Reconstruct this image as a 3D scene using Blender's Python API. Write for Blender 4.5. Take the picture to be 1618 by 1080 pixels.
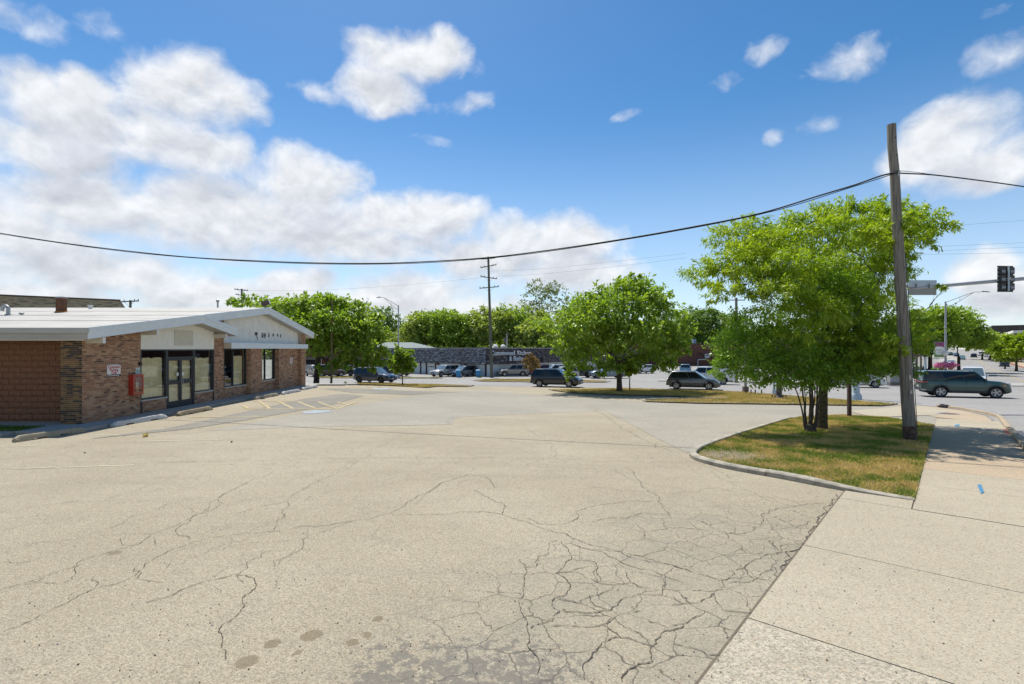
import bpy, bmesh, math, random
import numpy as np
from mathutils import Vector, Matrix

SC = bpy.context.scene
for _o in list(bpy.data.objects):
    bpy.data.objects.remove(_o)
COL = SC.collection
R = math.radians

# ---------------------------------------------------------------- camera, sun, sky, exposure
F, CX, CY, CAMZ = 809.0, 800.0, 551.0, 2.47      # focal length and vanishing point in photo pixels, eye height
cam_d = bpy.data.cameras.new('camera')
cam = bpy.data.objects.new('camera', cam_d)
COL.objects.link(cam)
cam.location = (0, 0, CAMZ)
cam.rotation_euler = (R(90), 0, 0)
cam_d.sensor_width = 36.0
cam_d.lens = 36.0 * F / 1618.0
cam_d.shift_x = (809.0 - CX) / 1618.0
cam_d.shift_y = (CY - 540.0) / 1618.0
cam_d.clip_start = 0.1
cam_d.clip_end = 3000
SC.camera = cam
SC.view_settings.view_transform = 'Standard'
SC.view_settings.look = 'None'
SC.view_settings.gamma = 1
SC.view_settings.use_curve_mapping = False
SC.view_settings.exposure = 0.56
SC.cycles.max_bounces = 8
SC.cycles.transparent_max_bounces = 16
SC.cycles.use_denoising = True

SUN_AZ = R(-20)           # measured from +Y towards +X: the sun stands ahead and to the left
SUN_EL = R(60)
sun_d = bpy.data.lights.new('sun', 'SUN')
sun_d.energy = 4.2
sun_d.angle = R(0.53)
sun_d.color = (1.0, 0.955, 0.88)
sun = bpy.data.objects.new('sun', sun_d)
COL.objects.link(sun)
sv = Vector((math.sin(SUN_AZ) * math.cos(SUN_EL), math.cos(SUN_AZ) * math.cos(SUN_EL), math.sin(SUN_EL)))
sun.rotation_euler = sv.to_track_quat('Z', 'Y').to_euler()
sun.location = sv * 200

SKY_STRENGTH = 0.118


class NT:
    """small wrapper that adds and links shader nodes"""
    def __init__(self, tree):
        self.t = tree
        self.n = tree.nodes

    def add(self, kind, inputs=None, **props):
        nd = self.n.new(kind)
        for k, v in props.items():
            setattr(nd, k, v)
        if inputs:
            for k, v in inputs.items():
                self.put(nd.inputs[k], v)
        return nd

    def put(self, sock, v):
        if isinstance(v, bpy.types.NodeSocket):
            self.t.links.new(v, sock)
        elif isinstance(v, bpy.types.Node):
            self.t.links.new(v.outputs[0], sock)
        else:
            if hasattr(sock, 'default_value'):
                dv = sock.default_value
                if hasattr(dv, '__len__') and len(dv) == 4 and hasattr(v, '__len__') and len(v) == 3:
                    v = (*v, 1)
                sock.default_value = v

    def math(self, op, a, b=0.0, c=None, clamp=False):
        nd = self.n.new('ShaderNodeMath')
        nd.operation = op
        nd.use_clamp = clamp
        self.put(nd.inputs[0], a)
        self.put(nd.inputs[1], b)
        if c is not None:
            self.put(nd.inputs[2], c)
        return nd.outputs[0]

    def ramp(self, v, a, b, lo=0.0, hi=1.0, smooth=True):
        nd = self.n.new('ShaderNodeMapRange')
        nd.interpolation_type = 'SMOOTHSTEP' if smooth else 'LINEAR'
        self.put(nd.inputs['Value'], v)
        self.put(nd.inputs['From Min'], a)
        self.put(nd.inputs['From Max'], b)
        self.put(nd.inputs['To Min'], lo)
        self.put(nd.inputs['To Max'], hi)
        return nd.outputs[0]

    def mix(self, f, a, b, mode='MIX'):
        nd = self.n.new('ShaderNodeMix')
        nd.data_type = 'RGBA'
        nd.blend_type = mode
        self.put(nd.inputs[0], f)
        self.put(nd.inputs[6], a)
        self.put(nd.inputs[7], b)
        return nd.outputs[2]

    def noise(self, vec, scale, detail=4, rough=0.55, out=0, dist=0.0):
        nd = self.n.new('ShaderNodeTexNoise')
        self.put(nd.inputs['Vector'], vec)
        nd.inputs['Scale'].default_value = scale
        nd.inputs['Detail'].default_value = detail
        nd.inputs['Roughness'].default_value = rough
        nd.inputs['Distortion'].default_value = dist
        return nd.outputs[out]


def px_dir(px, py):
    """azimuth and elevation of a photo pixel"""
    x, y, z = (px - CX) / F, 1.0, (CY - py) / F
    return math.atan2(x, y), math.atan2(z, math.hypot(x, y))


def build_world():
    w = bpy.data.worlds.new('World')
    SC.world = w
    w.use_nodes = True
    w.node_tree.nodes.clear()
    # cumulus banks: photo pixel centre and radii of each puff, weight
    puffs = [(300, 150, 100, 66), (215, 205, 150, 55), (110, 180, 110, 60), (40, 130, 65, 40), (60, 225, 130, 46),
             (330, 235, 70, 36), (150, 140, 60, 32),
             (490, 290, 90, 55), (400, 345, 190, 62), (260, 340, 160, 52), (130, 320, 130, 58), (40, 365, 130, 60),
             (610, 345, 120, 40), (690, 340, 75, 38), (560, 385, 160, 36), (110, 425, 220, 40),
             (650, 85, 95, 42), (600, 140, 60, 38), (500, 146, 40, 24), (730, 166, 52, 18), (680, 216, 30, 12),
             (165, 25, 40, 26), (20, 15, 75, 28),
             (860, 385, 120, 46), (930, 375, 55, 30), (780, 410, 90, 40), (900, 430, 110, 36), (650, 475, 120, 38), (560, 480, 70, 26),
             (470, 450, 60, 26), (330, 465, 120, 30), (740, 500, 130, 32), (60, 470, 160, 34),
             (1505, 225, 85, 58), (1570, 255, 75, 40), (1430, 255, 50, 32), (1325, 96, 78, 34), (1220, 75, 42, 24),
             (1575, 85, 75, 30), (1140, 122, 36, 12), (1295, 193, 36, 16), (1230, 210, 22, 10), (993, 178, 20, 12), (1560, 430, 60, 34), (1600, 470, 70, 40),
             (1550, 35, 40, 14)]
    faint = {18, 19, 20, 22, 36, 37, 38, 39, 40, 41, 42, 45, 21}
    g = bpy.data.node_groups.new('cloud_field', 'ShaderNodeTree')
    g.interface.new_socket('Azimuth', in_out='INPUT', socket_type='NodeSocketFloat')
    g.interface.new_socket('Elevation', in_out='INPUT', socket_type='NodeSocketFloat')
    g.interface.new_socket('Field', in_out='OUTPUT', socket_type='NodeSocketFloat')
    T = NT(g)
    gi = T.add('NodeGroupInput')
    go = T.add('NodeGroupOutput')
    acc = None
    for i, (px, py, rx, ry) in enumerate(puffs):
        a, e = px_dir(px, py)
        a1, _ = px_dir(px + rx, py)
        _, e1 = px_dir(px, py - ry)
        ra, re = (a1 - a) * 1.12, (e1 - e) * 1.14
        if i in faint:
            ra, re = ra * 1.5, re * 1.5
        dx = T.math('MULTIPLY', T.math('SUBTRACT', gi.outputs[0], a), 1 / ra)
        dy = T.math('MULTIPLY', T.math('SUBTRACT', gi.outputs[1], e), 1 / re)
        q = T.math('MULTIPLY_ADD', dx, dx, T.math('MULTIPLY', dy, dy))
        top = 0.20 if i in faint else 1.18
        f = T.math('SUBTRACT', top, q)
        acc = f if acc is None else T.math('SMOOTH_MAX', acc, f, 0.35)
    T.t.links.new(acc, go.inputs[0])

    T = NT(w.node_tree)
    out = T.add('ShaderNodeOutputWorld')
    tc = T.add('ShaderNodeTexCoord')
    sep = T.add('ShaderNodeSeparateXYZ', {0: tc.outputs['Generated']})
    az0 = T.math('ARCTAN2', sep.outputs[0], sep.outputs[1])
    az = T.math('SUBTRACT', T.math('PINGPONG', T.math('ADD', az0, 0.86 + 8 * 0.86), 1.72), 0.86)   # the same weather goes on all round
    el = T.math('ARCSINE', sep.outputs[2])
    # billows: noise in (azimuth, elevation)
    cmb = T.add('ShaderNodeCombineXYZ', {0: az, 1: T.math('MULTIPLY', el, 1.25), 2: 0.0})
    warp = T.noise(cmb, 7.0, 3, 0.5, out=1)
    wv = T.add('ShaderNodeVectorMath', {0: warp, 1: (0.5, 0.5, 0.5)}, operation='SUBTRACT')
    ws = T.add('ShaderNodeVectorMath', {0: wv.outputs[0]}, operation='SCALE')
    ws.inputs['Scale'].default_value = 0.07
    pv = T.add('ShaderNodeVectorMath', {0: cmb, 1: ws.outputs[0]}, operation='ADD')
    ps = T.add('ShaderNodeSeparateXYZ', {0: pv.outputs[0]})
    aw = ps.outputs[0]
    ew = T.math('DIVIDE', ps.outputs[1], 1.25)

    def field(da, de):
        gn = T.add('ShaderNodeGroup')
        gn.node_tree = g
        T.put(gn.inputs[0], T.math('ADD', aw, da) if da else aw)
        T.put(gn.inputs[1], T.math('ADD', ew, de) if de else ew)
        return gn.outputs[0]
    f0 = field(0, 0)
    f1 = field(-0.015, 0.05)
    n1 = T.noise(pv.outputs[0], 12.0, 9, 0.57)
    sh = T.add('ShaderNodeVectorMath', {0: pv.outputs[0], 1: (-0.006, 0.020, 0.0)}, operation='ADD')
    n2 = T.noise(sh.outputs[0], 12.0, 4, 0.5)
    d0 = T.math('ADD', f0, T.math('MULTIPLY', T.math('SUBTRACT', n1, 0.5), 2.5))
    d1 = T.math('ADD', f1, T.math('MULTIPLY', T.math('SUBTRACT', n2, 0.5), 2.5))
    dens = T.ramp(d0, -0.15, 1.1)
    dens = T.math('POWER', dens, 0.75)
    under = T.ramp(d1, 0.1, 1.5)             # cloud standing between this point and the sun
    cloud = T.mix(under, (0.94, 0.96, 0.99), (0.74, 0.775, 0.845))
    n3 = T.noise(sh.outputs[0], 12.0, 9, 0.57)
    rel = T.math('MULTIPLY_ADD', T.math('SUBTRACT', n1, n3), 0.8, 1.0)      # lit and shaded sides of the billows
    cloud = T.mix(1.0, cloud, T.add('ShaderNodeCombineXYZ', {0: rel, 1: rel, 2: rel}).outputs[0], 'MULTIPLY')
    sky = T.add('ShaderNodeTexSky', sky_type='NISHITA')
    sky.sun_disc = False
    sky.sun_elevation = SUN_EL
    sky.sun_rotation = SUN_AZ
    sky.altitude = 200
    sky.air_density = 1.0
    sky.dust_density = 0.35
    sky.ozone_density = 2.2
    hs = T.add('ShaderNodeHueSaturation', {'Saturation': 1.32, 'Value': 0.72, 'Color': sky.outputs[0], 'Hue': 0.497})
    # high thin veil whitens the lowest sky
    veil = T.ramp(el, 0.0, 0.45, 0.42, 0.0)
    base = T.mix(veil, hs.outputs[0], (5.2, 6.0, 7.3))
    cl = T.mix(1.0, cloud, T.add('ShaderNodeCombineXYZ', {0: 5.3, 1: 5.3, 2: 5.3}).outputs[0], 'MULTIPLY')
    final = T.mix(T.math('MULTIPLY', dens, 0.97), base, cl)
    lowest = T.ramp(el, -0.02, 0.0)
    final = T.mix(lowest, (1.6, 1.6, 1.5), final)
    bg = T.add('ShaderNodeBackground', {'Color': final, 'Strength': SKY_STRENGTH})
    T.t.links.new(bg.outputs[0], out.inputs[0])
    w.cycles.sampling_method = 'MANUAL'
    w.cycles.sample_map_resolution = 512


build_world()

# ---------------------------------------------------------------- where things stand
_PY = [-200, 5, 10, 15, 20, 25, 30, 38, 48, 60, 77, 100, 120, 140, 175, 220, 300, 420, 2500]
_PZ = [0, 0, -.03, -.12, -.34, -.60, -.85, -1.12, -1.22, -1.5, -1.75, -1.9, -1.95, -1.85, -1.0, 0.2, 1.4, 2.0, 2.0]
_ty = np.arange(-250, 2500, 0.5)
_tz = np.interp(_ty, _PY, _PZ)
for _ in range(3):
    _k = np.ones(9) / 9
    _tz = np.convolve(np.pad(_tz, 4, mode='edge'), _k, mode='valid')


def _ss(a, b, v):
    t = np.clip((v - a) / (b - a), 0, 1)
    return t * t * (3 - 2 * t)


def ground(x, y):
    """height of the ground: level by the shop, falling towards the cross street, rising again far along the main street"""
    z = np.interp(y, _ty, _tz)
    w = (1 - _ss(-12.0, 3.0, x)) * (1 - _ss(35.0, 50.0, y))
    return z * (1 - w) + (-0.08) * w


def XA(px, Y):
    return (px - CX) / F * Y


def ZA(py, Y):
    return CAMZ + (CY - py) / F * Y


def hit(px, py, up=0.0):
    """point of the ground (raised by up) seen at a photo pixel"""
    lo = 1.5
    Y = lo
    prev = lo
    while Y < 900:
        if ZA(py, Y) <= float(ground(XA(px, Y), Y)) + up:
            a, b = prev, Y
            for _ in range(30):
                m = (a + b) / 2
                if ZA(py, m) <= float(ground(XA(px, m), m)) + up:
                    b = m
                else:
                    a = m
            Y = (a + b) / 2
            return Vector((XA(px, Y), Y, float(ground(XA(px, Y), Y)) + up))
        prev = Y
        Y *= 1.01
    return Vector((XA(px, 900), 900, 2))


def G(x, y, up=0.0):
    return Vector((x, y, float(ground(x, y)) + up))


# main street frame: t along it, s to its right
SU, CU = math.sin(R(41)), math.cos(R(41))


def ST(s, t):
    return (SU * t + CU * s, CU * t - SU * s)


# ---------------------------------------------------------------- building blocks
def tag(o, label=None, cat=None, group=None, kind=None):
    if label: o['label'] = label
    if cat: o['category'] = cat
    if group: o['group'] = group
    if kind: o['kind'] = kind
    return o


def thing(name, label, cat, loc=(0, 0, 0), rz=0.0, group=None):
    o = bpy.data.objects.new(name, None)
    o.empty_display_size = 0.2
    COL.objects.link(o)
    o.location = loc
    o.rotation_euler = (0, 0, rz)
    return tag(o, label, cat, group)


def setting(name, loc=(0, 0, 0)):
    o = bpy.data.objects.new(name, None)
    COL.objects.link(o)
    o.location = loc
    return tag(o, kind='structure')


def link(name, me, parent=None, m=None):
    if m is not None:
        me.materials.clear()
        me.materials.append(m)
    o = bpy.data.objects.new(name, me)
    COL.objects.link(o)
    if parent is not None:
        o.parent = parent
    return o


class MB:
    def __init__(self):
        self.v = []
        self.f = []
        self.mi = []

    def add(self, vs, fs):
        b = len(self.v)
        self.v.extend(tuple(p) for p in vs)
        self.f.extend(tuple(i + b for i in f) for f in fs)
        return self

    def box(self, c, s, rz=0.0, rot=None):
        hx, hy, hz = s[0] / 2, s[1] / 2, s[2] / 2
        pts = [Vector((x, y, z)) for z in (-hz, hz) for x, y in ((-hx, -hy), (hx, -hy), (hx, hy), (-hx, hy))]
        if rot is not None:
            pts = [rot @ p for p in pts]
        elif rz:
            m = Matrix.Rotation(rz, 3, 'Z')
            pts = [m @ p for p in pts]
        c = Vector(c)
        return self.add([p + c for p in pts], [(3, 2, 1, 0), (4, 5, 6, 7), (0, 1, 5, 4), (1, 2, 6, 5), (2, 3, 7, 6), (3, 0, 4, 7)])

    def bx(self, x0, x1, y0, y1, z0, z1):
        return self.box(((x0 + x1) / 2, (y0 + y1) / 2, (z0 + z1) / 2), (abs(x1 - x0), abs(y1 - y0), abs(z1 - z0)))

    def beam(self, p0, p1, w, h, up=(0, 0, 1)):
        p0, p1 = Vector(p0), Vector(p1)
        d = (p1 - p0)
        L = d.length
        d.normalize()
        s = d.cross(Vector(up)).normalized()
        u = s.cross(d)
        rot = Matrix((d, s, u)).transposed()
        return self.box((p0 + p1) / 2, (L, w, h), rot=rot)

    def tube(self, pts, rad, n=8, cap=True):
        pts = [Vector(p) for p in pts]
        if not hasattr(rad, '__len__'):
            rad = [rad] * len(pts)
        vs, fs = [], []
        ref = None
        for i, p in enumerate(pts):
            d = (pts[min(i + 1, len(pts) - 1)] - pts[max(i - 1, 0)]).normalized()
            if ref is None:
                ref = Vector((1, 0, 0)) if abs(d.x) < 0.9 else Vector((0, 1, 0))
            s = d.cross(ref).normalized()
            ref = s.cross(d).normalized()
            for k in range(n):
                a = 2 * math.pi * k / n
                vs.append(p + (s * math.cos(a) + ref * math.sin(a)) * rad[i])
        for i in range(len(pts) - 1):
            for k in range(n):
                a, b = i * n + k, i * n + (k + 1) % n
                fs.append((a, b, b + n, a + n))
        if cap:
            fs.append(tuple(range(n - 1, -1, -1)))
            fs.append(tuple(range((len(pts) - 1) * n, len(pts) * n)))
        return self.add(vs, fs)

    def lathe(self, prof, c=(0, 0, 0), axis='Z', n=20):
        """prof: (radius, height) pairs"""
        vs, fs = [], []
        for r, h in prof:
            for k in range(n):
                a = 2 * math.pi * k / n
                if axis == 'Z':
                    vs.append((c[0] + r * math.cos(a), c[1] + r * math.sin(a), c[2] + h))
                else:
                    vs.append((c[0] + r * math.cos(a), c[1] + h, c[2] + r * math.sin(a)))
        for i in range(len(prof) - 1):
            for k in range(n):
                a, b = i * n + k, i * n + (k + 1) % n
                fs.append((a, b, b + n, a + n))
        return self.add(vs, fs)

    def prism(self, poly, d):
        """closed solid: poly (list of 3-D points in a plane) swept along vector d"""
        n = len(poly)
        d = Vector(d)
        vs = [Vector(p) for p in poly] + [Vector(p) + d for p in poly]
        fs = [tuple(range(n - 1, -1, -1)), tuple(range(n, 2 * n))]
        for i in range(n):
            j = (i + 1) % n
            fs.append((i, j, j + n, i + n))
        return self.add(vs, fs)

    def build(self, name, m, parent=None, smooth=None, world=False, bevel=0.0):
        me = bpy.data.meshes.new(name)
        vs = self.v
        if world and parent is not None:
            l = Vector(parent.location)
            rz = -parent.rotation_euler[2]
            if rz:
                mm = Matrix.Rotation(rz, 3, 'Z')
                vs = [mm @ (Vector(p) - l) for p in vs]
            else:
                vs = [(p[0] - l.x, p[1] - l.y, p[2] - l.z) for p in vs]
        me.from_pydata([tuple(p) for p in vs], [], self.f)
        bm = bmesh.new()
        bm.from_mesh(me)
        bmesh.ops.recalc_face_normals(bm, faces=bm.faces)
        if bevel:
            bmesh.ops.bevel(bm, geom=[e for e in bm.edges if e.is_manifold and e.calc_face_angle(0) > 0.5], offset=bevel, segments=2, affect='EDGES', clamp_overlap=True)
        bm.to_mesh(me)
        bm.free()
        if smooth is not None:
            me.shade_smooth()
            me.set_sharp_from_angle(angle=R(smooth))
        return link(name, me, parent, m)


def np_mesh(name, verts, quads, m, parent=None):
    """fast mesh from arrays"""
    me = bpy.data.meshes.new(name)
    nv, nf, k = len(verts), len(quads), quads.shape[1]
    me.vertices.add(nv)
    me.vertices.foreach_set('co', np.ascontiguousarray(verts, dtype=np.float32).ravel())
    me.loops.add(nf * k)
    me.loops.foreach_set('vertex_index', np.ascontiguousarray(quads, dtype=np.int32).ravel())
    me.polygons.add(nf)
    me.polygons.foreach_set('loop_start', np.arange(0, nf * k, k, dtype=np.int32))
    me.update(calc_edges=True)
    return link(name, me, parent, m)


# ---------------------------------------------------------------- materials
MATS = {}


def mat(name, col, rough=0.7, var=0.0, vscale=3.0, bump=0.0, bscale=30.0, metal=0.0, spec=0.5, col2=None, coat=0.0, c2scale=None, emit=None, estr=0.0, rand=None, stretch=None):
    """one surface: colour with grain, optional second colour in noise patches, fine relief"""
    if name in MATS:
        return MATS[name]
    m = bpy.data.materials.new(name)
    m.use_nodes = True
    T = NT(m.node_tree)
    p = T.n['Principled BSDF']
    p.inputs['Roughness'].default_value = rough
    p.inputs['Metallic'].default_value = metal
    p.inputs['Specular IOR Level'].default_value = spec
    p.inputs['Coat Weight'].default_value = coat
    p.inputs['Coat Roughness'].default_value = 0.03
    tc = T.add('ShaderNodeTexCoord')
    vec = tc.outputs['Object']
    if stretch:
        mp = T.add('ShaderNodeMapping', {'Vector': vec})
        mp.inputs['Scale'].default_value = (1, 1, stretch)
        vec = mp.outputs[0]
    c = None
    if col2 is not None:
        n = T.noise(vec, c2scale or vscale, 5, 0.6)
        c = T.mix(T.ramp(n, 0.42, 0.62), (*col, 1), (*col2, 1))
    if rand is not None:
        geo = T.add('ShaderNodeNewGeometry')
        cr = T.add('ShaderNodeValToRGB', {0: geo.outputs['Random Per Island']})
        cr.color_ramp.interpolation = 'CONSTANT' if len(rand) > 2 else 'LINEAR'
        els = cr.color_ramp.elements
        while len(els) < len(rand):
            els.new(0.5)
        for i, (pos, cc) in enumerate(rand):
            els[i].position = pos
            els[i].color = (*cc, 1)
        c = cr.outputs[0]
    if var > 0:
        n = T.noise(vec, vscale, 6, 0.62)
        k = T.ramp(n, 0.25, 0.75, 1 - var, 1 + var, smooth=False)
        base = c if c is not None else (*col, 1)
        cb = T.add('ShaderNodeCombineXYZ', {0: k, 1: k, 2: k})
        c = T.mix(1.0, base, cb.outputs[0], 'MULTIPLY')
    T.put(p.inputs['Base Color'], c if c is not None else (*col, 1))
    if bump > 0:
        n = T.noise(vec, bscale, 5, 0.6)
        b = T.add('ShaderNodeBump', {'Height': n, 'Strength': min(1.0, bump)})
        b.inputs['Distance'].default_value = 0.02
        T.put(p.inputs['Normal'], b.outputs[0])
    if emit is not None:
        p.inputs['Emission Color'].default_value = (*emit, 1)
        p.inputs['Emission Strength'].default_value = estr
    MATS[name] = m
    return m


def leaf_mat(name, c0, c1, trans=0.42, tcol=None):
    if name in MATS:
        return MATS[name]
    m = bpy.data.materials.new(name)
    m.use_nodes = True
    T = NT(m.node_tree)
    T.n.remove(T.n['Principled BSDF'])
    out = T.n['Material Output']
    geo = T.add('ShaderNodeNewGeometry')
    tc = T.add('ShaderNodeTexCoord')
    n = T.noise(tc.outputs['Object'], 0.55, 3, 0.5)
    f = T.math('ADD', T.math('MULTIPLY', geo.outputs['Random Per Island'], 0.6), T.ramp(n, 0.3, 0.7, 0.0, 0.4))
    c = T.mix(f, (*c0, 1), (*c1, 1))
    d = T.add('ShaderNodeBsdfDiffuse', {'Color': c})
    tcl = T.mix(1.0, c, (*(tcol or (1.5, 1.35, 0.55)), 1), 'MULTIPLY')
    t = T.add('ShaderNodeBsdfTranslucent', {'Color': tcl})
    g = T.add('ShaderNodeBsdfGlossy', {'Color': (0.9, 0.95, 0.85, 1), 'Roughness': 0.42})
    m1 = T.add('ShaderNodeMixShader', {0: trans, 1: d.outputs[0], 2: t.outputs[0]})
    m2 = T.add('ShaderNodeMixShader', {0: 0.035, 1: m1.outputs[0], 2: g.outputs[0]})
    T.t.links.new(m2.outputs[0], out.inputs[0])
    MATS[name] = m
    return m


def glass_mat(name='clear_pane_glass', tint=(0.95, 0.97, 0.95)):
    if name in MATS:
        return MATS[name]
    m = bpy.data.materials.new(name)
    m.use_nodes = True
    T = NT(m.node_tree)
    T.n.remove(T.n['Principled BSDF'])
    out = T.n['Material Output']
    geo = T.add('ShaderNodeNewGeometry')
    dt = T.add('ShaderNodeVectorMath', {0: geo.outputs['Normal'], 1: geo.outputs['Incoming']}, operation='DOT_PRODUCT')
    cs = T.math('SUBTRACT', 1.0, T.math('ABSOLUTE', dt.outputs['Value']))
    fr = T.math('MULTIPLY_ADD', T.math('POWER', cs, 4.5), 0.9, 0.05)
    tr = T.add('ShaderNodeBsdfTransparent', {'Color': (*tint, 1)})
    gl = T.add('ShaderNodeBsdfGlossy', {'Color': (1, 1, 1, 1), 'Roughness': 0.01})
    mx = T.add('ShaderNodeMixShader', {0: fr, 1: tr.outputs[0], 2: gl.outputs[0]})
    T.t.links.new(mx.outputs[0], out.inputs[0])
    MATS[name] = m
    return m


def text_mesh(name, body, size, m, parent, loc, rot, ext=0.004, shear=0.0, align='CENTER', spacing=1.0, bold=0.0):
    cu = bpy.data.curves.new(name, 'FONT')
    cu.body = body
    cu.size = size
    cu.extrude = ext
    cu.shear = shear
    cu.align_x = align
    cu.align_y = 'CENTER'
    cu.space_character = spacing
    cu.offset = bold
    cu.resolution_u = 3
    tmp = bpy.data.objects.new('tmp_text', cu)
    COL.objects.link(tmp)
    dg = bpy.context.evaluated_depsgraph_get()
    me = bpy.data.meshes.new_from_object(tmp.evaluated_get(dg))
    bpy.data.objects.remove(tmp)
    me.name = name
    o = link(name, me, parent, m)
    o.location = loc
    o.rotation_euler = rot
    return o

# ---------------------------------------------------------------- the ground and everything paved
def pavement_mat(name, tan, dark, light, speck=0.5, lot=False, scale=1.0, rough=0.9):
    m = bpy.data.materials.new(name)
    m.use_nodes = True
    T = NT(m.node_tree)
    p = T.n['Principled BSDF']
    p.inputs['Roughness'].default_value = rough
    p.inputs['Specular IOR Level'].default_value = 0.25
    tc = T.add('ShaderNodeTexCoord')
    v = tc.outputs['Object']
    big = T.noise(v, 0.22, 6, 0.62)
    c = T.mix(T.ramp(big, 0.36, 0.66), (*tan, 1), (*light, 1))
    mid = T.noise(v, 1.7, 7, 0.68)
    c = T.mix(T.ramp(mid, 0.52, 0.78, 0, 0.45), c, (*dark, 1))
    st = T.add('ShaderNodeMapping', {'Vector': v})
    st.inputs['Scale'].default_value = (0.25, 1.5, 1)
    st.inputs['Rotation'].default_value = (0, 0, R(-22))
    streak = T.noise(st.outputs[0], 0.9, 5, 0.6)
    c = T.mix(T.ramp(streak, 0.5, 0.75, 0, 0.28), c, (*dark, 1))
    # aggregate: pale and dark stones
    vo = T.add('ShaderNodeTexVoronoi', {'Vector': v, 'Scale': 62.0 * scale}, voronoi_dimensions='2D')
    cs = T.add('ShaderNodeSeparateColor', {0: vo.outputs['Color']})
    ag = T.ramp(cs.outputs[0], 0.0, 1.0, 1 - speck * 0.55, 1 + speck * 0.45, smooth=False)
    fine = T.noise(v, 150.0 * scale, 2, 0.7)
    ag = T.math('MULTIPLY', ag, T.ramp(fine, 0.3, 0.7, 1 - speck * 0.45, 1 + speck * 0.4, smooth=False))
    c = T.mix(1.0, c, T.add('ShaderNodeCombineXYZ', {0: ag, 1: ag, 2: ag}).outputs[0], 'MULTIPLY')
    warm = T.ramp(cs.outputs[1], 0.86, 0.93, 0, 0.35)
    c = T.mix(warm, c, (tan[0] * 0.9, tan[1] * 0.62, tan[2] * 0.42, 1))
    pit = T.ramp(cs.outputs[2], 0.90, 0.96, 0, 0.55)
    c = T.mix(pit, c, (dark[0] * 0.5, dark[1] * 0.5, dark[2] * 0.5, 1))
    h = T.math('MULTIPLY', vo.outputs['Distance'], 0.5)
    h = T.math('ADD', h, T.math('MULTIPLY', mid, 0.6))
    if lot:
        sx = T.add('ShaderNodeSeparateXYZ', {0: v})
        X, Y = sx.outputs[0], sx.outputs[1]
        s = T.math('SUBTRACT', T.math('MULTIPLY', X, CU), T.math('MULTIPLY', Y, SU))
        t = T.math('ADD', T.math('MULTIPLY', X, SU), T.math('MULTIPLY', Y, CU))
        # fatigue cracking along the edge of the driveway apron
        wv = T.noise(v, 2.2, 4, 0.6, out=1)
        wo = T.add('ShaderNodeVectorMath', {0: wv, 1: (0.5, 0.5, 0.5)}, operation='SUBTRACT')
        wsx = T.add('ShaderNodeVectorMath', {0: wo.outputs[0]}, operation='SCALE')
        wsx.inputs['Scale'].default_value = 0.34
        pv = T.add('ShaderNodeVectorMath', {0: v, 1: wsx.outputs[0]}, operation='ADD')
        patch = T.noise(v, 0.55, 3, 0.5)

        def cracks(scale, width):
            e = T.add('ShaderNodeTexVoronoi', {'Vector': pv.outputs[0], 'Scale': scale}, voronoi_dimensions='2D', feature='DISTANCE_TO_EDGE')
            wid = T.math('MULTIPLY', T.ramp(T.noise(v, 3.0, 3, 0.6), 0.3, 0.75, 0.25, 1.0), width * scale)
            return T.math('SUBTRACT', 1.0, T.ramp(e.outputs['Distance'], 0.0, wid))
        band = T.math('MULTIPLY', T.ramp(s, -4.6, -2.7), T.math('MULTIPLY', T.ramp(t, 1.0, 3.2), T.math('SUBTRACT', 1.0, T.ramp(t, 7.0, 9.0))))
        band = T.math('MULTIPLY', band, T.ramp(patch, 0.30, 0.46))
        k1 = T.math('MULTIPLY', cracks(2.1, 0.017), band)
        band2 = T.math('MULTIPLY', T.ramp(s, -3.4, -1.8), T.math('MULTIPLY', T.ramp(t, 5.0, 6.2), T.math('SUBTRACT', 1.0, T.ramp(t, 8.8, 10.0))))
        k2 = T.math('MULTIPLY', cracks(3.8, 0.012), T.math('MULTIPLY', band2, 0.8))
        # finer crazing in bands further out in the lot
        far = T.math('MULTIPLY', T.ramp(Y, 9.0, 11.0), T.math('SUBTRACT', 1.0, T.ramp(Y, 15.0, 18.0)))
        far = T.math('MULTIPLY', far, T.ramp(patch, 0.42, 0.55))
        k3 = T.math('MULTIPLY', cracks(2.6, 0.010), T.math('MULTIPLY', far, 0.75))
        left = T.math('MULTIPLY', T.math('SUBTRACT', 1.0, T.ramp(X, -2.0, -0.5)), T.ramp(T.noise(v, 0.4, 3, 0.5), 0.46, 0.56))
        k4 = T.math('MULTIPLY', cracks(1.5, 0.008), T.math('MULTIPLY', left, 0.7))
        k = T.math('MAXIMUM', T.math('MAXIMUM', k1, k2), T.math('MAXIMUM', k3, k4))
        c = T.mix(T.math('MULTIPLY', T.math('MULTIPLY', band, 0.30), T.ramp(mid, 0.3, 0.6)), c, (0.18, 0.175, 0.15, 1))
        c = T.mix(T.math('MULTIPLY', k, 0.9), c, (0.085, 0.073, 0.056, 1))
        h = T.math('SUBTRACT', h, T.math('MULTIPLY', k, 1.5))
        # flecks of old sealer left on the surface
        fl = T.noise(v, 10.0, 7, 0.74)
        flm = T.math('MULTIPLY', T.math('SUBTRACT', 1.0, T.ramp(Y, 3.8, 4.8)), T.math('MULTIPLY', T.ramp(X, -1.5, -0.9), T.math('SUBTRACT', 1.0, T.ramp(X, 0.1, 0.9))))
        flm = T.math('MULTIPLY', T.ramp(T.math('ADD', fl, T.math('MULTIPLY', flm, 0.16)), 0.60, 0.64), T.ramp(flm, 0.05, 0.4))
        c = T.mix(T.math('MULTIPLY', flm, 0.8), c, (0.15, 0.137, 0.115, 1))
        # dried mud spots
        ed = T.math('MULTIPLY', T.math('SUBTRACT', T.noise(v, 14.0, 4, 0.65), 0.5), 0.10)
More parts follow.
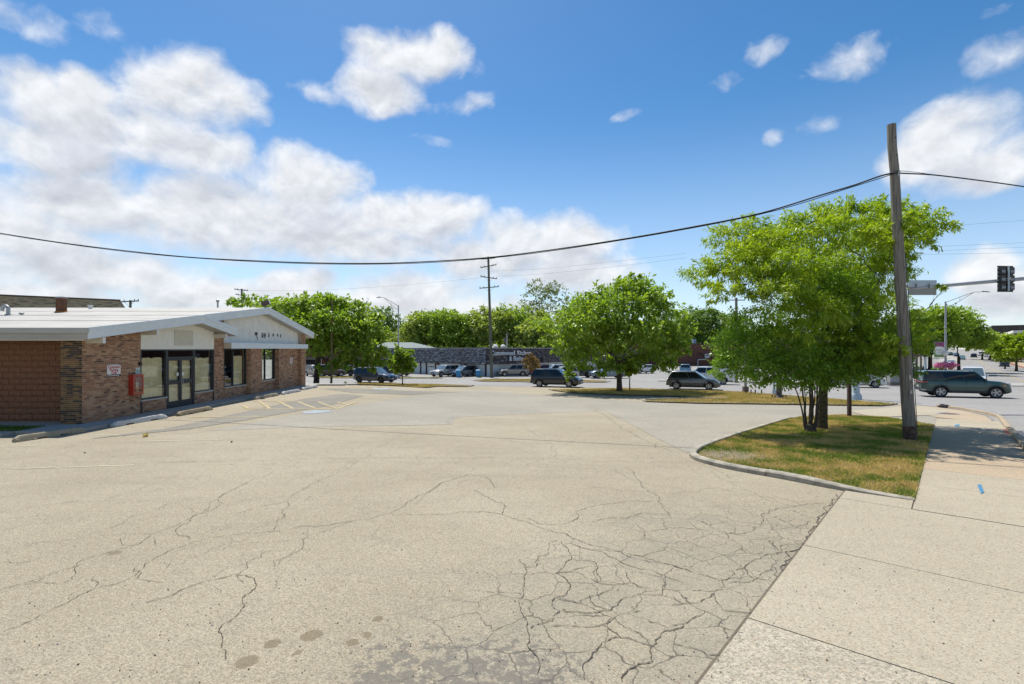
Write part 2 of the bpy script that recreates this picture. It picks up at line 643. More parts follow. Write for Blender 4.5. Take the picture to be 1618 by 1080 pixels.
        for (ox, oy, r) in ((390, 1046, 0.095), (430, 1018, 0.065), (492, 1004, 0.10), (556, 1016, 0.055), (182, 874, 0.075), (470, 1032, 0.04), (597, 978, 0.05), (580, 1004, 0.045)):
            q = hit(ox, oy)
            dx = T.math('SUBTRACT', X, q.x)
            dy = T.math('SUBTRACT', Y, q.y)
            rr = T.math('SQRT', T.math('MULTIPLY_ADD', dx, dx, T.math('MULTIPLY', dy, dy)))
            mk = T.math('SUBTRACT', 1.0, T.ramp(T.math('ADD', rr, ed), r * 0.8, r * 1.05))
            c = T.mix(T.math('MULTIPLY', mk, 0.72), c, (0.16, 0.125, 0.075, 1))
        # grime trailing off to the left
        gr = T.math('MULTIPLY', T.noise(v, 0.9, 5, 0.65), T.math('MULTIPLY', T.math('SUBTRACT', 1.0, T.ramp(X, -2.6, -0.8)), T.math('SUBTRACT', 1.0, T.ramp(Y, 4.6, 7.5))))
        c = T.mix(T.ramp(gr, 0.42, 0.75, 0, 0.42), c, (0.17, 0.155, 0.125, 1))
    T.put(p.inputs['Base Color'], c)
    b = T.add('ShaderNodeBump', {'Height': h, 'Strength': 0.45})
    b.inputs['Distance'].default_value = 0.012
    T.put(p.inputs['Normal'], b.outputs[0])
    MATS[name] = m
    return m


LOT = pavement_mat('weathered_tan_asphalt', (0.318, 0.276, 0.196), (0.215, 0.196, 0.152), (0.37, 0.325, 0.236), 0.55, lot=True, scale=1.5)
GREYLOT = pavement_mat('grey_asphalt', (0.27, 0.268, 0.25), (0.17, 0.172, 0.165), (0.32, 0.315, 0.29), 0.55)
PATCH = pavement_mat('blue_grey_asphalt', (0.29, 0.272, 0.222), (0.20, 0.195, 0.172), (0.335, 0.31, 0.25), 0.5)
DARKPATCH = pavement_mat('dark_grey_asphalt', (0.215, 0.203, 0.17), (0.14, 0.135, 0.12), (0.27, 0.25, 0.20), 0.55)
STREET = pavement_mat('worn_grey_street', (0.27, 0.262, 0.25), (0.19, 0.187, 0.18), (0.31, 0.30, 0.285), 0.4)
CONC = pavement_mat('buff_concrete', (0.37, 0.325, 0.24), (0.265, 0.235, 0.18), (0.41, 0.362, 0.27), 0.34, scale=1.3, rough=0.85)
CONC_ROUGH = pavement_mat('exposed_aggregate_concrete', (0.37, 0.325, 0.245), (0.20, 0.19, 0.16), (0.41, 0.37, 0.285), 0.55, scale=1.1)
CONC_WARM = pavement_mat('orange_buff_concrete', (0.40, 0.315, 0.215), (0.29, 0.245, 0.18), (0.44, 0.36, 0.255), 0.3, scale=1.3)
WALK = pavement_mat('grey_walk_concrete', (0.34, 0.33, 0.30), (0.24, 0.235, 0.215), (0.39, 0.375, 0.34), 0.3, scale=1.3)
SOIL = mat('dry_soil', (0.20, 0.155, 0.095), 0.95, 0.35, 4, 0.6, 40, col2=(0.15, 0.13, 0.06), c2scale=3)
KERB = mat('kerb_concrete', (0.36, 0.325, 0.26), 0.85, 0.28, 5, 0.6, 60, col2=(0.25, 0.23, 0.18), c2scale=4)
GAP = mat('joint_dirt', (0.13, 0.105, 0.075), 0.95, 0.3, 20)
CRACK = mat('crack_dirt', (0.08, 0.068, 0.05), 0.95, 0.45, 14)


def cut_grid(bm, cell, x0, x1, y0, y1):
    k = math.ceil(x0 / cell) * cell
    while k < x1:
        bmesh.ops.bisect_plane(bm, geom=bm.verts[:] + bm.edges[:] + bm.faces[:], plane_co=(k, 0, 0), plane_no=(1, 0, 0))
        k += cell
    k = math.ceil(y0 / cell) * cell
    while k < y1:
        bmesh.ops.bisect_plane(bm, geom=bm.verts[:] + bm.edges[:] + bm.faces[:], plane_co=(0, k, 0), plane_no=(0, 1, 0))
        k += cell


def sheet(name, poly, m, up, cell=1.0, parent=None, kind=None, skirt=0.0):
    """polygon of the plan laid on the ground, following its fall; skirt gives it thickness"""
    bm = bmesh.new()
    vs = [bm.verts.new((p[0], p[1], 0)) for p in poly]
    f = bm.faces.new(vs)
    f.normal_update()
    if f.normal.z < 0:
        f.normal_flip()
        f.normal_update()
    bmesh.ops.triangulate(bm, faces=bm.faces[:], ngon_method='EAR_CLIP')
    xs = [p[0] for p in poly]
    ys = [p[1] for p in poly]
    if cell:
        cut_grid(bm, cell, min(xs), max(xs), min(ys), max(ys))
    if skirt:
        r = bmesh.ops.extrude_edge_only(bm, edges=[e for e in bm.edges if e.is_boundary])
        low = set(e for e in r['geom'] if isinstance(e, bmesh.types.BMVert))
    else:
        low = set()
    for v in bm.verts:
        v.co.z = float(ground(v.co.x, v.co.y)) + up - (skirt if v in low else 0)
    bmesh.ops.recalc_face_normals(bm, faces=bm.faces[:])
    if not skirt:
        for f in bm.faces:
            if f.normal.z < 0:
                f.normal_flip()
    me = bpy.data.meshes.new(name)
    bm.to_mesh(me)
    bm.free()
    o = link(name, me, parent, m)
    if kind:
        o['kind'] = kind
    return o


def H(*pts, up=0.0):
    return [(lambda q: (q.x, q.y))(hit(x, y, up)) for x, y in pts]


# one sheet of land out to the horizon
def build_ground():
    xs = np.unique(np.concatenate([np.arange(-60, 80.1, 1.0), np.arange(80, 300, 6.0), np.arange(-300, -60, 12.0), np.array([-1500, -900, -500, 450, 700, 1000, 1500])]))
    ys = np.unique(np.concatenate([np.arange(-20, 90.1, 1.0), np.arange(90, 330, 4.0), np.array([-300, -120, -60, -40, 360, 420, 500, 700, 1000, 1500, 2200])]))
    gx, gy = np.meshgrid(xs, ys)
    z = ground(gx, gy)
    v = np.stack([gx.ravel(), gy.ravel(), z.ravel()], 1)
    nx, ny = len(xs), len(ys)
    i = np.arange(ny - 1)[:, None] * nx + np.arange(nx - 1)[None, :]
    i = i.ravel()
    q = np.stack([i, i + 1, i + nx + 1, i + nx], 1)
    o = np_mesh('ground', v, q, GREYLOT)
    o['kind'] = 'structure'


build_ground()

NEAR_ROAD = [(480, 606), (740, 609.5), (980, 613.2), (1170, 618.8), (1300, 629), (1415, 637.5), (1480, 642.5), (1520, 648), (1558, 656), (1578, 670)]
FAR_ROAD = [(1618, 611.5), (1440, 608.5), (1200, 604.5), (1040, 602.8), (960, 601.5), (860, 603.6), (755, 602.5), (700, 597.8), (600, 596.8), (480, 594)]
near_w = H(*NEAR_ROAD)
far_w = H(*FAR_ROAD)
sheet('parking_lot', [(-60, -18), ST(-1.4, -18), ST(-1.4, 10.8)] + H((1090, 718), (1240, 664), (1330, 656)) + [ST(-0.45, 24), ST(-0.45, 29)] + near_w[5::-1] + [(-60, near_w[0][1] + 3)], LOT, 0.006, 1.0, kind='structure')
sheet('cross_street', [(-90, near_w[0][1] + 22)] + near_w + [ST(1.5, 16), ST(13, 16), ST(13, 40), (95, 40), (95, 50)] + far_w + [(-90, far_w[-1][1] + 22)], STREET, 0.013, 1.0, kind='structure')
sheet('main_street', [ST(1.55, -60), ST(12.0, -60), ST(12.0, 440), ST(1.55, 440)], STREET, 0.022, 2.0, kind='structure')

sheet('driveway_asphalt', H((905, 628), (1000, 633.5), (1250, 639.5), (1462, 642)) + [ST(-0.46, 27), ST(-0.46, 23.6)] + H((1330, 656.5), (1240, 663.5), (1150, 690.5), (1085, 716), (1040, 694), (1000, 672), (955, 650)), PATCH, 0.012, 1.0, kind='structure')
sheet('asphalt_patch', H((330, 681), (540, 673.5), (660, 672), (714, 670.5), (720, 659), (880, 652), (950, 649), (904, 628), (760, 616), (640, 628), (560, 640), (440, 660)), PATCH, 0.011, 1.0, kind='structure')
sheet('asphalt_patch', H((140, 694), (270, 676), (390, 650), (480, 630), (540, 622), (575, 625), (520, 641), (400, 662), (300, 678)), DARKPATCH, 0.016, 1.0, kind='structure')
sheet('asphalt_patch', H((505, 614), (640, 617), (730, 620), (650, 624), (560, 621)), DARKPATCH, 0.016, 1.0, kind='structure')

# ---- concrete: the driveway apron and the sidewalk, slab by slab
def slab_strip(root, edges, s0, s1, mats, up=0.02, gap=0.006):
    for i in range(len(edges) - 1):
        t0, t1 = edges[i] + gap, edges[i + 1] - gap
        sheet('slab', [ST(s0, t0), ST(s1, t0), ST(s1, t1), ST(s0, t1)], mats(i, (t0 + t1) / 2), up + random.Random(i * 7).uniform(-0.002, 0.002), 1.0, root, skirt=0.03)


apron = setting('driveway_apron')
sheet('bed', [ST(-1.43, -8), ST(1.5, -8), ST(1.5, 10.1), ST(-.46, 10.9), ST(-1.43, 10.8)], GAP, 0.008, 1.0, apron)
sheet('slab', [ST(-1.4, 10.06), ST(-.47, 10.06), ST(-.47, 10.86), ST(-1.4, 10.76)], CONC, .02, 1.0, apron, skirt=.03)
slab_strip(apron, [-8, -5, -2.2, 0.3, 2.6, 4.98, 7.3, 10.05], -1.40, 1.5, lambda i, t: CONC_ROUGH if t < 4.9 else CONC)
walk = setting('sidewalk')
sheet('bed', [ST(-0.46, 10.05), ST(1.4, 10.05), ST(1.4, 28), ST(-0.46, 28)], GAP, 0.009, 1.0, walk)
slab_strip(walk, [10.07, 10.42, 12.1, 13.8, 15.5, 17.2, 18.9, 20.6, 22.3, 24.0, 25.7, 27.4], -0.45, 1.36, lambda i, t: CONC_WARM if 14 < t < 23 else CONC, gap=0.006)
sheet('corner_pad', H((1340, 650), (1440, 640.5), (1478, 644), (1500, 650), (1480, 656), (1380, 660)), CONC, 0.03, 1.0, walk)
sheet('corner_pad', H((1418, 638), (1480, 643.5), (1520, 649), (1556, 657), (1570, 668), (1480, 660), (1440, 650)), CONC_WARM, 0.024, 1.0, walk)
far_walk = setting('far_sidewalk')
sheet('walk_surface', H((1618, 610.8), (1440, 607.8), (1200, 603.8), (1040, 602.2), (1040, 600.4), (1200, 601.4), (1440, 603.6), (1618, 606)), WALK, 0.10, 1.0, far_walk, skirt=0.12)
sheet('walk_surface', [ST(-3.0, 66), ST(1.4, 66), ST(1.4, 320), ST(-3.0, 320)], WALK, 0.12, 3.0, far_walk, skirt=0.14)
sheet('walk_surface', [ST(12.2, 70), ST(16.5, 70), ST(16.5, 320), ST(12.2, 320)], CONC_WARM, 0.12, 3.0, far_walk, skirt=0.14)
sheet('brick_strip', [ST(12.2, 71), ST(13.1, 71), ST(13.1, 250), ST(12.2, 250)], mat('red_paver', (0.24, 0.09, 0.055), 0.9, 0.25, 8), 0.14, 3.0, far_walk)

shop_walk = setting('shop_sidewalk')
sheet('slab', [(-40, 14.85), (-14.62, 14.85), (-14.62, 15.25), (-40, 15.4)], WALK, 0.10, 1.5, shop_walk, skirt=0.12)
for i in range(15):
    y0 = 15.2 + i * 1.5
    sheet('slab', [(-14.6 if y0 < 16.5 else -13.9, y0 + .008), (-13.0, y0 + .008), (-13.0, y0 + 1.492), (-14.6 if y0 < 16.5 else -13.9, y0 + 1.492)], WALK, 0.10, 1.5, shop_walk, skirt=0.12)
sheet('walk_end', [(-18, 35.6), (-11.5, 35.6), (-10.5, 37.5), (-18, 38.5)], WALK, 0.10, 1.0, shop_walk, skirt=0.12)

# ---- kerbs: swept stone by stone
def kerb(pts, w=0.16, h=0.12, seg=2.2, root=None, rise=None, m=None, n=None):
    """pts: plan polyline, left to right as seen by someone walking it; each stone is a piece"""
    P = [Vector((p[0], p[1])) for p in pts]
    fine = []
    for i in range(len(P) - 1):
        L = (P[i + 1] - P[i]).length
        k = max(1, int(L / 0.25))
        for j in range(k):
            fine.append(P[i].lerp(P[i + 1], j / k))
    fine.append(P[-1])
    for _ in range(3):
        fine = [fine[0]] + [(fine[i - 1] + fine[i] * 2 + fine[i + 1]) / 4 for i in range(1, len(fine) - 1)] + [fine[-1]]
    rnd = random.Random(len(fine))
    prof = [(-w / 2, -0.05), (-w / 2, h * 0.72), (-w * 0.36, h * 0.93), (-w * 0.2, h), (w / 2 - 0.015, h), (w / 2, h - 0.015), (w / 2, -0.05)]
    i = 0
    total = len(fine)
    while i < total - 1:
        j = i
        acc = 0
        tgt = seg * rnd.uniform(0.85, 1.15)
        while j < total - 1 and acc < tgt:
            acc += (fine[j + 1] - fine[j]).length
            j += 1
        if total - 1 - j < 3:
            j = total - 1
        mb = MB()
        rows = []
        dz = rnd.uniform(-0.006, 0.006)
        for k in range(i, j + 1):
            d = (fine[min(k + 1, total - 1)] - fine[max(k - 1, 0)]).normalized()
            nrm = Vector((-d.y, d.x))
            p = fine[k].copy()
            if k == i:
                p = p + d * 0.007
            if k == j:
                p = p - d * 0.007
            f = 1.0
            if rise:
                f = rise(k / (total - 1))
            wob = rnd.uniform(-0.004, 0.004)
            rows.append([(p.x + nrm.x * a, p.y + nrm.y * a, float(ground(p.x, p.y)) + max(b, -0.05) * (f if b > 0 else 1) + (dz + wob if b > 0 else 0)) for a, b in prof])
        npf = len(prof)
        vs = [q for r in rows for q in r]
        fs = []
        for a in range(len(rows) - 1):
            for b in range(npf - 1):
                fs.append((a * npf + b, a * npf + b + 1, (a + 1) * npf + b + 1, (a + 1) * npf + b))
        fs.append(tuple(range(npf)))
        fs.append(tuple(range((len(rows) - 1) * npf, len(rows) * npf)))
        mb.add(vs, fs)
        mb.build('kerb_stone', m or KERB, root, smooth=40)
        i = j
    return root


kerbs = setting('kerb')
kerb(H((1262, 657.5), (1240, 663), (1150, 691), (1108, 706), (1094, 714), (1092, 720), (1108, 727), (1150, 737), (1235, 751), (1330, 770), (1400, 779.5), (1446, 786), up=0.05), root=kerbs, seg=1.9,
     rise=lambda u: min(1.0, 0.15 + u * 9) * min(1, (1.03 - u) * 9))
kerb(H((868, 616), (900, 620.3), (960, 623.5), (1060, 626), (1150, 629.8)), root=kerbs, seg=2.6)
kerb(H((1150, 630.3), (1040, 631.5), (1014, 633), (1020, 635), (1100, 637.3), (1250, 639.2), (1395, 641.2), (1416, 639)), root=kerbs, seg=2.6)
kerb(H((748, 609.5), (740, 611), (690, 610.8), (600, 608.8), (560, 607.6)), root=kerbs, seg=3)
kerb(H((748, 600.8), (757, 602.8), (860, 603.9), (957, 604.3), (964, 602.4)), root=kerbs, seg=3)
kerb(H((505, 597.5), (600, 597.6), (690, 598.2), (699, 597.4)), root=kerbs, seg=3)
kerb([ST(1.45, t) for t in (9, 14, 19, 24)] + H((1580, 660), (1555, 653.5), (1520, 647), (1482, 642.2)), root=kerbs, seg=2.4, m=CONC_WARM)
kerb([ST(12.1, t) for t in (75, 90, 120, 160, 220)], root=kerbs, seg=6)

# ---- dirt and lawn
soil_near = H((1265, 657.5), (1240, 664), (1150, 692), (1110, 707), (1098, 714), (1096, 719), (1110, 726), (1152, 735.5), (1237, 749.5), (1332, 768), (1400, 777.5), (1444, 784), up=0.06) + [ST(-0.453, 10.5), ST(-0.453, 23.4)] + H((1400, 660.5), (1330, 657))
sheet('lawn_soil', soil_near, SOIL, 0.035, 1.0, kind='structure')
soil_mid = H((870, 615.8), (980, 613.4), (1170, 619), (1300, 629.2), (1414, 638.3), (1393, 640.5), (1250, 638.4), (1100, 636.5), (1018, 633.8), (1040, 631.8), (1155, 630), (1060, 625.4), (960, 622.9), (900, 619.8), up=0.06)
sheet('lawn_soil', soil_mid, SOIL, 0.08, 1.0, kind='structure')
soil_left = H((565, 607.4), (600, 608.2), (690, 610.2), (738, 610.4), (746, 609.6), (690, 607.2), (600, 606), (565, 606), up=0.05)
sheet('lawn_soil', soil_left, SOIL, 0.08, 1.0, kind='structure')
soil_k1 = H((750, 601), (770, 599.6), (860, 599), (960, 602.3), (954, 603.8), (860, 603.3), (760, 602.3), up=0.05)
sheet('lawn_soil', soil_k1, SOIL, 0.08, 1.0, kind='structure')
soil_k2 = H((505, 597), (600, 597.1), (690, 597.6), (697, 597), (600, 595.8), (505, 595.5), up=0.05)
sheet('lawn_soil', soil_k2, SOIL, 0.08, 1.0, kind='structure')
soil_shop = [(-40, 15.42), (-14.63, 15.28), (-14.63, 16.3), (-40, 16.9)]
sheet('lawn_soil', soil_shop, SOIL, 0.075, 1.0, kind='structure')
sheet('shop_gravel_bed', [(-40, 16.2), (-14.63, 16.2), (-14.63, 17.5), (-40, 17.5)], mat('grey_gravel', (0.33, 0.32, 0.29), 0.95, 0.5, 30, 0.9, 60), 0.085, 1.0, kind='structure')


def in_poly(px, py, poly):
    ins = np.zeros(px.shape, bool)
    n = len(poly)
    for i in range(n):
        x0, y0 = poly[i][:2]
        x1, y1 = poly[(i + 1) % n][:2]
        c = ((y0 > py) != (y1 > py)) & (px < (x1 - x0) * (py - y0) / ((y1 - y0) or 1e-9) + x0)
        ins ^= c
    return ins


def grass_mat(name, stops):
    m = bpy.data.materials.new(name)
    m.use_nodes = True
    T = NT(m.node_tree)
    T.n.remove(T.n['Principled BSDF'])
    out = T.n['Material Output']
    geo = T.add('ShaderNodeNewGeometry')
    tc = T.add('ShaderNodeTexCoord')
    n = T.noise(tc.outputs['Object'], 0.9, 5, 0.65)
    f = T.math('ADD', T.math('MULTIPLY', geo.outputs['Random Per Island'], 0.34), T.ramp(n, 0.38, 0.64, 0.0, 0.66))
    cr = T.add('ShaderNodeValToRGB', {0: f})
    e = cr.color_ramp.elements
    while len(e) < len(stops):
        e.new(0.5)
    for i, (p, c) in enumerate(stops):
        e[i].position = p
        e[i].color = (*c, 1)
    d = T.add('ShaderNodeBsdfDiffuse', {'Color': cr.outputs[0]})
    t = T.add('ShaderNodeBsdfTranslucent', {'Color': cr.outputs[0]})
    mx = T.add('ShaderNodeMixShader', {0: 0.3, 1: d.outputs[0], 2: t.outputs[0]})
    T.t.links.new(mx.outputs[0], out.inputs[0])
    return m


DRY = grass_mat('half_dry_grass', [(0.0, (0.15, 0.25, 0.03)), (0.32, (0.27, 0.32, 0.06)), (0.6, (0.62, 0.47, 0.15)), (1.0, (0.74, 0.57, 0.25))])
STRAW = grass_mat('straw_grass', [(0.0, (0.20, 0.24, 0.04)), (0.25, (0.46, 0.38, 0.11)), (0.6, (0.64, 0.47, 0.15)), (1.0, (0.72, 0.55, 0.24))])
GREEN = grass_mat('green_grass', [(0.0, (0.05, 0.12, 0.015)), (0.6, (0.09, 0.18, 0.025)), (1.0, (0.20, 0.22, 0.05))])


def grass(label, poly, n, hgt, m, base=0.07, seed=1, wid=0.006, thin=None):
    rng = np.random.default_rng(seed)
    xs = np.array([p[0] for p in poly])
    ys = np.array([p[1] for p in poly])
    X = np.empty(0)
    Y = np.empty(0)
    while len(X) < n:
        x = rng.uniform(xs.min(), xs.max(), n * 2)
        y = rng.uniform(ys.min(), ys.max(), n * 2)
        ok = in_poly(x, y, poly)
        if thin is not None:
            ok &= rng.random(len(x)) < thin(x, y)
        X = np.concatenate([X, x[ok]])
        Y = np.concatenate([Y, y[ok]])
    X, Y = X[:n], Y[:n]
    Z = ground(X, Y) + base - 0.005
    hh = hgt * rng.uniform(0.45, 1.25, n)
    a = rng.uniform(0, 2 * np.pi, n)
    lean = rng.uniform(0.15, 0.9, n) * hh
    la = rng.uniform(0, 2 * np.pi, n)
    w = wid * rng.uniform(0.6, 1.4, n)
    v = np.empty((n, 4, 3))
    v[:, 0] = np.stack([X - w * np.cos(a), Y - w * np.sin(a), Z], 1)
    v[:, 1] = np.stack([X + w * np.cos(a), Y + w * np.sin(a), Z], 1)
    mx, my = X + lean * 0.35 * np.cos(la), Y + lean * 0.35 * np.sin(la)
    v[:, 2] = np.stack([mx + w * .8 * np.cos(a), my + w * .8 * np.sin(a), Z + hh * 0.62], 1)
    v[:, 3] = np.stack([X + lean * np.cos(la), Y + lean * np.sin(la), Z + hh], 1)
    q = np.arange(n * 4).reshape(n, 4)
    tri = np.concatenate([q[:, [0, 1, 2]], q[:, [0, 2, 3]]])
    o = np_mesh('grass', v.reshape(-1, 3), tri, m)
    o['kind'] = 'stuff'
    o['label'] = label
    return o


def near_thin(x, y):
    # bare earth in the rounded corner by the kerb
    q = hit(1150, 722)
    d = np.hypot((x - q.x) / 0.95, (y - q.y) / 0.75)
    return np.clip(d - 0.45, 0.06, 1.0)


grass('half dry lawn under the locust tree beside the utility pole', soil_near, 120000, 0.066, DRY, base=0.035, seed=3, wid=0.0055, thin=near_thin)
grass('straw coloured grass strip between the driveway and the cross street', soil_mid, 60000, 0.085, STRAW, 0.08, seed=4, wid=0.014)
grass('narrow grass strip at the far end of the parking lot', soil_left, 16000, 0.09, STRAW, 0.08, seed=5, wid=0.02)
grass('dry grass island in front of the shingled store', soil_k1, 12000, 0.10, STRAW, 0.08, seed=6, wid=0.025)
grass('grass strip in front of the shingled store garage', soil_k2, 9000, 0.10, DRY, 0.08, seed=7, wid=0.025)
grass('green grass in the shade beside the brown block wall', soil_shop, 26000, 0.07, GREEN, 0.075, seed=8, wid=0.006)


# ---- painted lines
YEL = mat('faded_yellow_paint', (0.42, 0.33, 0.14), 0.8, 0.3, 14, 0.2, 80, col2=(0.37, 0.305, 0.19), c2scale=9)
PALE = mat('worn_cream_paint', (0.42, 0.37, 0.24), 0.8, 0.25, 14, col2=(0.35, 0.31, 0.22), c2scale=7)
BLUEP = mat('faded_blue_paint', (0.23, 0.30, 0.36), 0.8, 0.35, 10, col2=(0.31, 0.31, 0.27), c2scale=5)
WHITEP = mat('white_road_paint', (0.55, 0.54, 0.50), 0.8, 0.2, 10)


def stripe(name, a, b, w, m, up=0.0105):
    p, q = Vector(a).to_2d(), Vector(b).to_2d()
    d = (q - p).normalized()
    n = Vector((-d.y, d.x)) * w / 2
    return sheet(name, [p + n, q + n, q - n, p - n], m, up, 1.0, kind='structure')


for (x0, y0, x1, y1, w, m) in [
        (18, 741, 212, 735, 0.10, PALE), (216, 697.5, 352, 695, 0.10, PALE), (0, 706, 60, 704, 0.1, PALE), (150, 688, 232, 686, 0.1, PALE), (215, 678, 330, 676.5, 0.10, PALE),
        (300, 660, 420, 659, 0.10, YEL), (383, 640.5, 393, 646, 0.12, YEL), (410, 634.5, 427, 646, 0.12, YEL), (440, 634.5, 464, 646, 0.12, YEL), (470, 634.5, 500, 646, 0.12, YEL),
        (503, 635, 533, 646, 0.12, YEL), (533, 635.5, 549, 640, 0.12, YEL), (533, 646, 563, 635, 0.12, YEL), (383, 646, 533, 646.5, 0.11, YEL), (400, 634.3, 480, 634.8, 0.10, YEL),
        (541, 607.5, 549, 611.5, 0.12, YEL), (559, 609, 566, 612, 0.12, YEL), (580, 610, 587, 612.6, 0.12, YEL), (597, 611, 607, 613.5, 0.12, YEL)]:
    stripe('parking_line', hit(x0, y0), hit(x1, y1), w, m, 0.0205 if m is YEL else 0.0112)
sheet('parking_symbol', H((478, 651), (500, 648.5), (520, 648.8), (522, 651), (500, 653.5), (480, 654)), BLUEP, 0.0205, 1.0, kind='structure')
sheet('parking_symbol', H((587, 614), (610, 613.2), (622, 614), (610, 615.4), (590, 615.5)), BLUEP, 0.0205, 1.0, kind='structure')
for s in (6.6, 6.85):
    for t0 in range(72, 240, 14):
        stripe('centre_line', ST(s, t0), ST(s, t0 + 13), 0.12, YEL, 0.036)
stripe('stop_line', ST(6.9, 68), ST(11.6, 68), 0.5, WHITEP, 0.036)
for px0, py0, px1, py1 in [(1050, 607.5, 1110, 609), (1180, 610.6, 1260, 612.6), (1330, 615.5, 1420, 618.4), (960, 605.8, 1000, 606.4)]:
    stripe('lane_line', hit(px0, py0), hit(px1, py1), 0.12, WHITEP, 0.03)
sheet('paint_mark', H((1544, 768), (1550, 767), (1555, 780), (1550, 782)), mat('blue_marking_paint', (0.05, 0.19, 0.33), 0.85, 0.5, 30), 0.028, 1.0, kind='structure')
sheet('paint_mark', H((1508, 672), (1515, 671), (1517, 674), (1510, 675)), MATS['blue_marking_paint'], 0.03, 1.0, kind='structure')
sheet('paint_mark', H((1584, 679), (1592, 680), (1596, 687), (1588, 686)), mat('pink_marking_paint', (0.40, 0.14, 0.10), 0.8, 0.4, 30), 0.03, 1.0, kind='structure')


